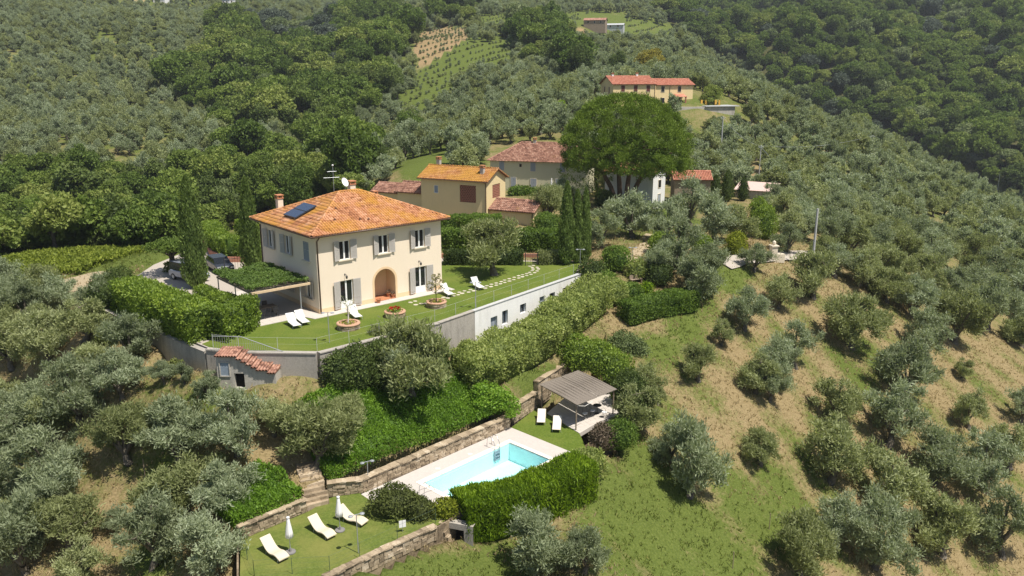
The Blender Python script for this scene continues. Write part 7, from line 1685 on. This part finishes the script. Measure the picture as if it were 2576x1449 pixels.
q = at3(1672, 578, -0.3); t = thing('picnic_table', 'wooden picnic table beside the closed parasol by the white house', 'table', (q[0], q[1], gz(q[0], q[1])), 0.3); MB().box(-0.9, 0.9, -0.38, 0.38, 0.70, 0.75).build('tabletop', 'wood_pale', t)
for s in (-1, 1):
    MB().box(-0.9, 0.9, s * 0.7 - 0.13, s * 0.7 + 0.13, 0.42, 0.46).build('bench', 'wood_pale', t); MB().obox((s * 0.65, -0.7, 0), (s * 0.65, 0.7, 0.0), 0.08, 0.08).build('foot', 'wood_pale', t); MB().box(s * 0.65 - 0.05, s * 0.65 + 0.05, -0.05, 0.05, 0, 0.70).build('leg', 'wood_pale', t)
sheet('small_lawn', [W(a, b_, 0.0)[:2] for a, b_ in ((1648, 552), (1680, 528), (1712, 532), (1716, 556), (1690, 560))], 0.14, 'lawn', 'small bright lawn by the white house')
draped('garden_path', [G(a, b_)[:2] for a, b_ in ((1640, 590), (1615, 625), (1590, 650), (1600, 690), (1640, 705))], 1.5, 'track_dirt', 'earth garden path between the shrubs right of the lawn')

# ---------------------------------------------------------------- single trees and shrubs
def olive_at(px, py, wpx, label, group=None, z=None, k=None, sz=1.0):
    p = G(px, py) if z is None else W(px, py, z); s = wpx * ((p - CAM) @ FWD) / FD / 4.7
    k = int(rng.integers(6)) if k is None else k
    return plant_tree('olive_tree', OL_N[k], p, s, label, 'olive tree', group, sink=0.12 * s, sz=sz)
# the field right of the pool and driveway
for a in [(2140, 872, 150, 'broad olive casting a dark shadow, alone in the middle of the right field'), (1958, 775, 100, 'compact olive just below the gate pillar, left of a pair'), (2045, 752, 125, 'forked olive under the tall concrete pole'),
          (1872, 830, 110, 'ragged olive beside the green lane, first below the driveway'), (1815, 868, 85, 'thin olive below the ragged one beside the lane'), (1757, 960, 105, 'olive leaning over the lane, lower of the row beside it'),
          (2000, 925, 120, 'upper olive of the slanting row of four in the right field'), (1950, 955, 105, 'second olive of the slanting row of four'), (1900, 990, 120, 'third olive of the slanting row of four'), (1935, 1010, 90, 'lowest olive of the slanting row of four'),
          (1912, 1168, 115, 'slim olive with a clear trunk and round shadow below the slanting row'), (1735, 1250, 185, 'tall airy olive on the grassy slope right of the pool hedge', 1.25), (1690, 1170, 110, 'greyish olive just above the tall airy one'), (1655, 1020, 60, 'small grey sapling olive at the edge of the lane'),
          (2436, 1078, 118, 'round olive with a dark trunk standing clear near the right border'), (2566, 1062, 105, 'olive cut by the right border beside the round clear one'), (2275, 995, 165, 'wide olive above the dense clump in the right field'),
          (2110, 1075, 175, 'dense dark olive at the upper left of the lower right clump'), (2235, 1120, 190, 'dense olive in the middle of the lower right clump'), (2090, 1215, 200, 'big olive with deep shade at the left of the lower right clump'),
          (2240, 1300, 220, 'big olive in the heart of the lower right clump'), (2350, 1215, 175, 'grey olive right of the heart of the clump'), (2480, 1235, 180, 'olive of the lower clump next to the right border'), (2540, 1180, 150, 'small olive behind the clump at the right border'),
          (2010, 1445, 195, 'rounded olive at the bottom edge, left of the dark clump'), (2200, 1430, 210, 'dark olive at the bottom edge under the clump'), (2370, 1400, 220, 'spreading olive at the bottom edge, right part of the clump'), (2520, 1400, 190, 'olive in the bottom right corner'), (2110, 1370, 150, 'shaded olive between the bottom edge and the clump'),
          (2330, 890, 130, 'olive on the fence line above the wide one'), (2400, 860, 150, 'full olive on the upper field edge near the right border'), (2480, 830, 140, 'olive at the upper field edge, second from the right border'), (2570, 800, 130, 'olive at the upper field edge on the right border'), (2230, 760, 110, 'olive at the top corner of the right field'), (2300, 800, 125, 'olive just below the top corner of the right field'), (2420, 950, 60, 'olive sapling near the wide olive')]:
    olive_at(a[0], a[1], a[2] * (0.98 if a[0] > 2050 and a[1] > 1040 else 1.06), a[3], 'olives of the right field', sz=a[4] if len(a) > 4 else 1.08)
for a in [(1345, 1450, 190, 'grey wispy olive at the bottom edge below the pool hedge'), (1470, 1440, 150, 'grey olive at the bottom edge, right of the wispy one'), (1598, 1080, 160, 'silvery olive overhanging the reed pergola'), (1620, 990, 100, 'grey olive behind the one overhanging the reed pergola')]: olive_at(*a)
# the slope left of the pool and below the laurel wall
for a in [(800, 1175, 225, 'large olive above the stone steps'), (870, 1100, 160, 'olive crown crowding behind the large one above the steps'), (1040, 1015, 262, 'big silvery olive in front of the lawn wall'), (990, 985, 190, 'olive crowding the left side of the big silvery one'), (600, 1140, 190, 'pale olive below the stair house'), (690, 1090, 130, 'olive between the stair house and the large olive'),
          (455, 1160, 220, 'wide olive in the middle of the left slope'), (322, 1165, 190, 'open olive left of the wide one on the left slope'), (310, 1000, 150, 'olive close to the laurel wall, upper left slope'), (205, 1060, 215, 'dark full olive with deep shadow on the left slope'), (415, 965, 70, 'small leaning olive under the stained wall'), (465, 965, 62, 'thin olive sapling under the stained wall'), (525, 1000, 80, 'thin olive sapling beside the stair house'),
          (110, 1225, 230, 'spreading olive in the left foreground with straw around it'), (35, 1110, 160, 'olive at the left border above the spreading one'), (470, 1300, 230, 'olive hanging over the left hedge bank'), (65, 1440, 240, 'big olive with a thick forked trunk in the lower left corner'), (175, 1390, 200, 'olive right of the thick-trunked one in the corner'), (385, 1430, 230, 'olive with bare grey twigs near the bottom edge'), (525, 1450, 230, 'olive at the bottom edge beside the green fence'), (565, 1300, 170, 'olive crown over the end of the left hedge bank'), (290, 1330, 70, 'small olive bush by the straw path'),
          (150, 790, 130, 'hazy grey olive by the track, upper left slope'), (75, 815, 140, 'grey olive at the left, below the vine strip'), (215, 860, 160, 'grey olive above the dark full one'), (125, 910, 170, 'grey-green olive at the left, mid slope'), (30, 930, 160, 'olive at the left border, mid slope'), (255, 780, 110, 'silvery olive next to the farm track'), (20, 800, 110, 'olive on the left border under the vine strip')]:
    olive_at(a[0], a[1], a[2], a[3], 'olives of the left slope')
LEFT = [(-40, 740), (260, 770), (340, 860), (540, 965), (690, 1010), (770, 1150), (560, 1190), (590, 1330), (600, 1500), (-40, 1500)]
GAPS = [[(290, 820), (430, 880), (540, 960), (420, 950), (330, 900)], [(90, 950), (160, 965), (250, 1060), (250, 1160), (330, 1180), (410, 1500), (320, 1500), (300, 1250), (180, 1150)]]
have = [np.array(o.location[:2]) for o in bpy.data.objects if o.name.startswith('olive_tree') and o.location.y < 100]
cnt = 0
for k in range(900):
    px, py = R.uniform(-40, 770), R.uniform(740, 1500)
    if not inside(LEFT, px, py) or any(inside(g_, px, py) for g_ in GAPS): continue
    p = G(px, py)
    if min(np.linalg.norm(h_ - p[:2]) for h_ in have) < 2.9 or cnt > 40: continue
    if inside(grow(POOLT, 2.2), p[0], p[1]) or inside(grow(TERR, 2.0), p[0], p[1]): continue
    have.append(p[:2]); cnt += 1
    plant_tree('olive_tree', OL_N[cnt % 6], p, R.uniform(0.8, 1.15), 'grey-green olive filling the grove on the left slope below the villa', 'olive tree', 'olives filling the left slope', sink=0.12)
# garden olives
olive_at(1243, 692, 205, 'round garden olive on the lawn behind the villa corner', z=0.0, k=3, sz=1.0)
for a in [(1592, 600, 120, 'silvery olive in front of the pine trunk'), (1516, 625, 105, 'olive beside the cypress trio'), (1738, 575, 110, 'dark olive next to the white house'), (1795, 610, 115, 'olive below the three small cypresses'), (1856, 615, 110, 'olive right of the three small cypresses'), (1712, 680, 130, 'olive left of the driveway bend'), (1780, 705, 105, 'olive above the long clipped hedge'), (1748, 762, 115, 'olive at the end of the long clipped hedge'),
          (1896, 682, 70, 'small olive in front of the driveway bend'), (1985, 640, 80, 'olive just right of the gate pillar'), (2100, 700, 90, 'olive right of the tall concrete pole'), (1380, 560, 95, 'grey olive behind the rounded bush at the barn'), (1405, 520, 80, 'olive between the barn and the pine'), (2160, 720, 95, 'olive above the broad one in the right field'), (1680, 610, 90, 'olive behind the picnic table'), (1660, 700, 90, 'olive above the garden path')]:
    olive_at(a[0], a[1], a[2] * 1.25, a[3])
def broad_at(px, py, wpx, label, k=0, mat=None, sz=1.0, group=None, cat='tree'):
    p = G(px, py); s = wpx * ((p - CAM) @ FWD) / FD / 8.6; m = WD_H[k]
    return plant_tree('broadleaf_tree', (m[0], variant(m[1], mat)) if mat else m, p, s, label, cat, group, sink=1.2 * s, sz=sz)
for a in [(925, 250, 120, 'dark round oak below the vine rows, left of a pair', 2), (975, 245, 100, 'dark round oak below the vine rows, right of a pair', 2), (955, 440, 95, 'dark tree in the grass slope behind the villa chimney', 2), (1030, 350, 110, 'dark tree above the grass slope behind the villa', 0), (1410, 180, 120, 'big dark oak left of the yellow tree', 2), (1455, 210, 90, 'tall dark tree above the hill farmhouse', 2, None, 1.3),
          (1625, 195, 105, 'yellow-flowering tree behind the hill farmhouse', 1, 'yellow_leaf'), (1555, 195, 60, 'dark fir-like tree left of the yellow tree', 2, None, 1.5), (1790, 258, 70, 'green tree at the end of the hill farmhouse', 1), (1230, 1050, 150, 'bright green fig tree on the ivy bank behind the pool', 1, 'ivy_leaf'), (640, 520, 150, 'leafy tree just behind the curved driveway hedge', 1), (760, 520, 130, 'tree behind the villa roof at left', 0), (870, 470, 120, 'tree behind the villa chimney and aerial', 1), (560, 560, 110, 'pale green tree beside the driveway hedge', 1, 'pale_leaf'), (1400, 300, 60, 'round green tree left of the pine crown', 1, 'thuja_leaf')]:
    broad_at(*a)
def pine():
    p = np.array(W(1566, 520, 0.1)); t = thing('umbrella_pine', 'huge umbrella pine with a broad dome crown above the white house', 'pine', tuple(p)); tr = Leaves(); cr = Leaves(); r = random.Random(3)
    base = [(-1.1, 0, 0), (-0.35, 0.3, 0), (0.4, -0.2, 0), (1.2, 0.2, 0)]; ends = []
    tops = [(-3.8, 0.5, 6.4), (-1.0, -0.6, 7.4), (1.2, 0.8, 7.6), (3.6, 0.0, 6.6)]
    for (bx, by, bz), (tx, ty, tz) in zip(base, tops):
        m = Vector((bx * 1.3 + tx * 0.10, by + ty * 0.1, tz * 0.45)); e = Vector((tx, ty, tz)); tr.tube([(bx * 0.7, by, -0.5), m, e], [0.46, 0.36, 0.24], 9)
        for k in range(9):
            a = r.uniform(0, 6.28); rr = r.uniform(3.0, 6.0); q = Vector((tx * 1.15 + math.cos(a) * rr, ty * 1.1 + math.sin(a) * rr, tz + r.uniform(-0.6, 3.2))); tr.tube([e.lerp(m, r.uniform(0, 0.5)), e.lerp(q, 0.5) + Vector((0, 0, 0.2)), q], [0.18, 0.11, 0.05], 6)
    n = 560; d = rnd_dir(n * 3); d = d[d[:, 2] > -0.40][:n]
    ph = np.arctan2(d[:, 1], d[:, 0]); f = 1 + 0.05 * np.sin(ph * 5 + 1) + 0.06 * np.sin(ph * 9 + d[:, 2] * 6)
    C = np.stack([d[:, 0] * 8.6, d[:, 1] * 8.2 - 0.5, 8.3 + np.where(d[:, 2] > 0, d[:, 2] * 7.9, d[:, 2] * 6.4)], 1) * np.stack([f, f, np.ones_like(f)], 1)
    rad = 0.68 + 0.42 * rng.random(len(C)); C += rng.normal(size=C.shape) * 0.16
    d2 = rnd_dir(240); d2[:, 2] = np.abs(d2[:, 2]) - 0.3; C2 = np.stack([d2[:, 0] * 7.2, d2[:, 1] * 6.8, 8.2 + d2[:, 2] * 6.0], 1) * (0.74 + 0.2 * rng.random((240, 1)))
    side = np.array([(-8.3, -1, 4.2), (-7.4, -2, 3.6), (-8.7, 0, 5.2), (-5.6, -3.5, 3.2), (-4.8, -4, 2.9), (-5.2, -3.2, 3.8), (8.4, 1, 5.0), (8.8, 0, 5.8), (9.0, -1, 6.4), (7.8, -2, 5.2), (-6.8, -2.6, 4.2), (9.6, 1, 5.2), (9.9, 0.5, 6.2)])
    clump_leaves(cr, C, rad, 140, 0.36, 0.085, up=0.9, flat=0.62, shell=0.45, spread=1.0); clump_leaves(cr, C2, np.full(240, 1.1), 50, 0.5, 0.14, up=0.6, shell=0.5, vbase=np.zeros(240) - 0.2); clump_leaves(cr, side, np.full(len(side), 1.25), 150, 0.40, 0.085, up=0.9, flat=0.7)
    link(bpy.data.objects.new('trunk', tr.mesh('trunk', ['pine_bark'])), t); link(bpy.data.objects.new('crown', cr.mesh('crown', ['pine_needle'])), t)
pine()
for px, py, top, r_, lab in ((1797, 512, 440, 0.95, 'left of the three small cypresses beside the pink shed'), (1827, 507, 428, 1.0, 'middle and tallest of the three small cypresses beside the pink shed'), (1868, 505, 446, 0.85, 'right one of the three small cypresses, set apart')):
    p = G(px, py); h = (py - top) * ((p - CAM) @ FWD) / FD; cypress(tuple(p), h, r_, lab, 'three small cypresses', 'dark_leaf', 90)
# banks and hedges round the pool
nW = np.array([-0.70, 0.71])
_a = np.array(wl[0]); _b = np.array(wl[3])
bank_z = lambda x, y: np.maximum(natural(x, y), PZ + 0.62)
cover('ivy_bank', [tuple(_a + nW * 0.30 + (0.3, 0.3)), tuple(_b + nW * 0.30), tuple(_b + nW * 3.4), tuple((_a + _b) / 2 + nW * 4.6), tuple(_a + nW * 5.0 + (0.6, 0.6)), tuple(_a + nW * 2.0 + (0.4, 0.3))], 0.95, 'ivy_leaf', 'deep green ivy bank rising behind the pool wall', dens=250, L=0.17, Wd=0.09, zf=bank_z)
_c = np.array(W(603, 1360, PZ)[:2]); _d = np.array(W(768, 1290, PZ)[:2])
cover('hedge_bank', [tuple(_c + nW * 0.32), tuple(_d + nW * 0.32), tuple(_d + nW * 2.6), tuple(_d + nW * 3.9 - (0.6, 0.5)), tuple(_c + nW * 4.0)], 1.15, 'ivy_leaf', 'clipped green hedge bank left of the stone steps', dens=250, L=0.17, Wd=0.09, zf=bank_z)
hp = [np.array(G(1180, 1352)), np.array(G(1335, 1315)), np.array(G(1478, 1248))]
lv = Leaves(); add_hedge(lv, [(p[0] - 0.35, p[1] + 0.55, gz(p[0], p[1]) - 0.1) for p in hp], 2.5, 2.75, dens=170, L=0.34, Wd=0.07, rough=0.22, up=0.9); leafy('thuja_hedge', lv, ['thuja_leaf'], 'thick bright thuja hedge screening the front of the pool', 'hedge')
q = W(1478, 1215, -8.6); shrub('shrub', [(q[0] + 0.3, q[1] + 0.2, gz(q[0], q[1]) + 0.9, 1.0, 0.9, 1.2)], 'lime_leaf', 'yellow-green climber at the right end of the thuja hedge', dens=90, mats=['blossom_leaf'])
q = W(992, 1292, PZ); q2 = W(1058, 1302, PZ); shrub('shrub', [(q[0], q[1], PZ + 0.75, 1.55, 1.15, 1.05), (q2[0], q2[1], PZ + 0.5, 0.9, 0.8, 0.8)], 'bush_leaf', 'rounded evergreen bush at the near end of the pool', dens=120, L=0.17, Wd=0.09)
q = W(1119, 1296, PZ); shrub('shrub', [(q[0], q[1], PZ + 0.35, 0.85, 0.6, 0.75)], 'lime_leaf', 'lime-yellow bush at the pool corner above the pump recess', dens=130, L=0.17, Wd=0.09)
q = W(1535, 1135, PZ - 0.5); shrub('shrub', [(q[0] - 0.5, q[1], PZ + 0.45, 1.0, 0.9, 1.15, 1), (q[0] + 0.7, q[1] + 0.3, PZ + 0.5, 1.25, 1.1, 1.3, 0)], None, 'bush half green and half dry brown, right of the reed pergola', mats=['hedge_leaf', 'brown_leaf'], dens=110, L=0.18, Wd=0.09)
q = G(1465, 1175); shrub('shrub', [(q[0], q[1], q[2] + 0.5, 0.9, 0.8, 0.8)], 'blossom_leaf', 'pale tangled shrub on the bank below the half-brown bush', dens=90)
def bl(px, py, z, r_, h_): q = W(px, py, z); return (q[0], q[1], z, r_, r_ * 0.9, h_)
shrub('shrub', [bl(1455, 895, -4.9, 1.9, 1.7), bl(1505, 905, -5.0, 1.8, 1.6), bl(1545, 930, -5.6, 1.6, 1.6)], 'laurel_leaf', 'bright green bushes behind the reed pergola roof', dens=90)
shrub('shrub', [bl(1570, 880, -5.2, 1.7, 1.5), bl(1600, 890, -5.5, 1.2, 1.1)], 'pale_leaf', 'grey-white variegated shrub beside the lane', dens=90)
shrub('shrub', [bl(1585, 985, -6.3, 1.5, 1.7), bl(1600, 1040, -6.9, 1.3, 1.5), bl(1575, 1075, -7.4, 1.1, 1.2)], 'dark_leaf', 'dark undergrowth filling the corner right of the reed pergola', dens=80)
# blossom hedge below the garage
gw = np.array([0.61, 0.79]); gn = np.array([0.79, -0.61]); g0 = np.array([-6.0, 61.5])
pts = [tuple(g0 + gn * 3.0 + gw * s) for s in (-0.5, 4, 9, 14, 19)]
lv = Leaves(); add_hedge(lv, [(p[0], p[1], gz(*p) - 0.1) for p in pts], 3.2, 2.75, dens=70, L=0.22, Wd=0.12, rough=0.45, round_=0.9)
for k in range(34):
    sgm = R.uniform(-0.6, 19.2); off = R.uniform(-1.3, 1.5); c_ = g0 + gn * (3.0 + off) + gw * sgm; r_ = R.uniform(0.55, 1.15); zb_ = gz(*(g0 + gn * 3.0 + gw * sgm)); add_blob(lv, (c_[0], c_[1], zb_ + (2.65 - 0.5 * abs(off)) * R.uniform(0.75, 1.08)), (r_, r_, r_ * 0.7), dens=75, L=0.22, Wd=0.12, lump=0.3, rough=0.2)
leafy('blossom_hedge', lv, ['blossom_leaf'], 'wide loose hedge with creamy blossom below the white garage wall', 'hedge')
lw = np.array([-13.9, 54.4]); ld = np.array([7.9, 7.1]) / math.hypot(7.9, 7.1); ln_ = np.array([ld[1], -ld[0]])
blobs = []
for i, (a_, o_, r_, zt) in enumerate(((0.9, 1.2, 1.2, -0.1), (2.4, 1.3, 1.35, 0.15), (4.2, 1.3, 1.35, 0.1), (5.9, 1.4, 1.35, -0.05), (7.6, 1.3, 1.3, -0.1), (9.3, 1.4, 1.2, -0.8))):
    c_ = lw + ld * a_ + ln_ * o_; zb_ = gz(*c_); blobs.append((c_[0], c_[1], (zt + zb_) / 2 - 0.2, r_, r_ * 0.9, (zt - zb_) / 2 + 0.3))
shrub('shrub', blobs, 'dark_leaf', 'dark dense bushes against the lawn wall behind the big silvery olive', dens=80)
# garden right of the lawn
h0, h1 = G(1572, 812), G(1742, 775); hedge('clipped_hedge', [(h0[0], h0[1], h0[2]), ((h0[0] + h1[0]) / 2, (h0[1] + h1[1]) / 2 + 0.4, (h0[2] + h1[2]) / 2), (h1[0], h1[1], h1[2])], 1.7, 2.1, 'hedge_leaf', 'long clipped hedge on the slope above the green lane', dens=90)
for px, py, r_, h_, mat, lab in ((1488, 715, 1.5, 1.5, 'dark_leaf', 'dark green bush just below the lawn corner lamp'), (1520, 735, 1.3, 1.3, 'hedge_leaf', 'green bush right of the dark one below the lamp'), (1548, 680, 1.6, 1.6, 'hedge_leaf', 'round green bush beside the garden path'), (1585, 755, 1.3, 1.1, 'hedge_leaf', 'clipped round bush above the end of the blossom hedge'), (1625, 745, 0.8, 0.9, 'thuja_leaf', 'small clipped ball bush next to the garden steps'), (1655, 715, 1.5, 1.4, 'dark_leaf', 'dark bush under the olives right of the garden path'), (1665, 640, 1.6, 1.5, 'laurel_leaf', 'bright bush on the right of the garden path'), (1600, 700, 1.2, 1.2, 'blossom_leaf', 'loose grey bush beside the path'),
                                (1540, 760, 1.5, 1.4, 'blossom_leaf', 'pale flowering shrub behind the blossom hedge end'), (1850, 640, 1.3, 1.6, 'lime_leaf', 'lime green shrub behind the small driveway olive'), (1765, 640, 1.2, 1.4, 'laurel_leaf', 'bright shrub left of the lime green one'), (1920, 600, 1.6, 2.6, 'laurel_leaf', 'tall bright shrub under the pink shed'), (1905, 560, 1.4, 2.2, 'laurel_leaf', 'bright shrub nearer the pink shed'), (1520, 520, 1.5, 1.5, 'dark_leaf', 'dark clipped bush left of the pine trunk'), (1615, 512, 2.0, 1.6, 'dark_leaf', 'dark clipped bush right of the pine trunk'), (1460, 470, 1.3, 1.4, 'hedge_leaf', 'green bush at the corner of the pale farmhouse'), (2080, 660, 1.2, 0.9, 'laurel_leaf', 'green shrub at the right end of the driveway bend'), (440, 800 - 105, 1.0, 1.0, 'bush_leaf', 'low shrub beside the parked cars'), (300, 730, 1.6, 1.4, 'dark_leaf', 'dark shrub where the farm track meets the parking')):
    p = G(px, py); shrub('shrub', [(p[0], p[1], p[2] + h_ * 0.62, r_, r_ * 0.9, h_)], mat, lab, dens=75)
t = thing('garden_bench', 'weathered wooden bench among the shrubs right of the lawn', 'bench', tuple(G(1600, 712)), 0.5); MB().box(-0.7, 0.7, -0.2, 0.2, 0.40, 0.45).build('seat', 'wood_old', t); MB().box(-0.7, 0.7, 0.2, 0.24, 0.45, 0.85).build('backrest', 'wood_old', t)
for s in (-0.6, 0.6): MB().box(s - 0.04, s + 0.04, -0.18, 0.22, 0, 0.40).build('leg', 'wood_old', t)
lamp_post(tuple(G(1590, 672)), 2.2, 'thin twin-headed lamp post among the garden shrubs')
# vine strip beyond the track
vs_ = [G(-60, 700), G(-60, 650), G(330, 596), (-38.5, 101.5), (-43.0, 91.0), G(300, 655), G(200, 690)]
cover('vine_strip', [(p[0], p[1]) for p in vs_], 0.9, 'field_vine', 'strip of yellow-green vines and tall growth beyond the track', 'vines', None, 26, 0.34, 0.2, 'stuff')
# field fence posts
for px, py, lab in ((1843, 1430, 'thin dark stake near the bottom edge right of the tall airy olive'), (1935, 1330, 'thin dark stake below the slim olive'), (2190, 720, 'thin stake at the top of the right field'), (2120, 745, 'dark stake beside the olive under the pole'), (365, 1200, 'thin stake on the straw path at left'), (355, 1290, 'thin stake lower on the straw path at left'), (2325, 930, 'thin stake on the upper field edge'), (2095, 1150, 'thin stake in front of the lower right clump')):
    p = G(px, py); o = MB().tube([(0, 0, -0.2), (0, 0, 1.35)], 0.03, 6).build('fence_stake', 'wood_old'); o.location = tuple(p); tag(o, lab, 'stake', 'stakes in the olive fields')
for i, (x_, y_, r_) in enumerate(((-24.6, 55.2, 0.7), (-26.2, 56.6, 0.55), (-28.9, 59.0, 0.8), (-31.0, 60.8, 0.6), (-33.2, 62.6, 0.9))):
    shrub('shrub', [(x_, y_, gz(x_, y_) + r_ * 0.5, r_, r_, r_ * 0.9)], 'bush_leaf', 'low weedy shrub at the foot of the stained wall, %s from the stair house' % ['first', 'second', 'third', 'fourth', 'fifth'][i], group='weedy shrubs under the stained wall', dens=80, lump=0.3)
# tufts of dry and green grass over the near slopes
def tufts():
    n = 46000; x = rng.uniform(-48, 62, n); y = rng.uniform(34, 104, n); ok = (np.abs(x) < 0.66 * y + 4) & ~inside(grow(TERR, 0.8), x, y) & ~inside(grow(POOLT, 0.6), x, y); x, y = x[ok], y[ok]; z = ground(x, y) + wob(x, y, 0.35) * 0.10 + wob(x, y, 1.3, 1.0) * 0.05
    px, py = project(np.stack([x, y, z], -1)); g = land_green(px, py) + 0.10 * wob(x, y, 0.5) > 0.30
    for nm, sel, mat, lab in (('dry_grass', ~g, 'straw_tuft', 'tufts of dry straw-coloured grass on the slopes'), ('green_grass', g, 'green_tuft', 'tufts of green grass on the slopes')):
        P = np.stack([x[sel], y[sel], z[sel]], 1); P = np.repeat(P, 4, 0); m = len(P); P[:, :2] += rng.normal(size=(m, 2)) * 0.10; L = 0.14 + 0.30 * rng.random(m) ** 2; A = unit(np.stack([rng.normal(size=m) * 0.5, rng.normal(size=m) * 0.5, np.ones(m)], 1)); P[:, 2] += L * 0.35
        lv = Leaves(); lv.leaves(P, A, rnd_dir(m), L, 0.07, rng.random(m)); o = link(bpy.data.objects.new(nm, lv.mesh(nm, [mat]))); tag(o, lab, 'grass', None, 'stuff')
tufts()

# ---------------------------------------------------------------- summer haze
hz = MB().box(-1150, 1150, -60, 1700, -140, 420).build('haze', 'water'); hz.data.materials.clear()
t = NT('haze'); vp = t.n('ShaderNodeVolumePrincipled'); vp.inputs['Color'].default_value = (0.82, 0.88, 0.95, 1); vp.inputs['Density'].default_value = 0.00016; vp.inputs['Anisotropy'].default_value = 0.2
t.t.links.new(vp.outputs[0], t.out.inputs['Volume']); hz.data.materials.append(t.m); tag(hz, 'thin summer haze over the valley', None, None, 'stuff'); hz.display_type = 'WIRE'
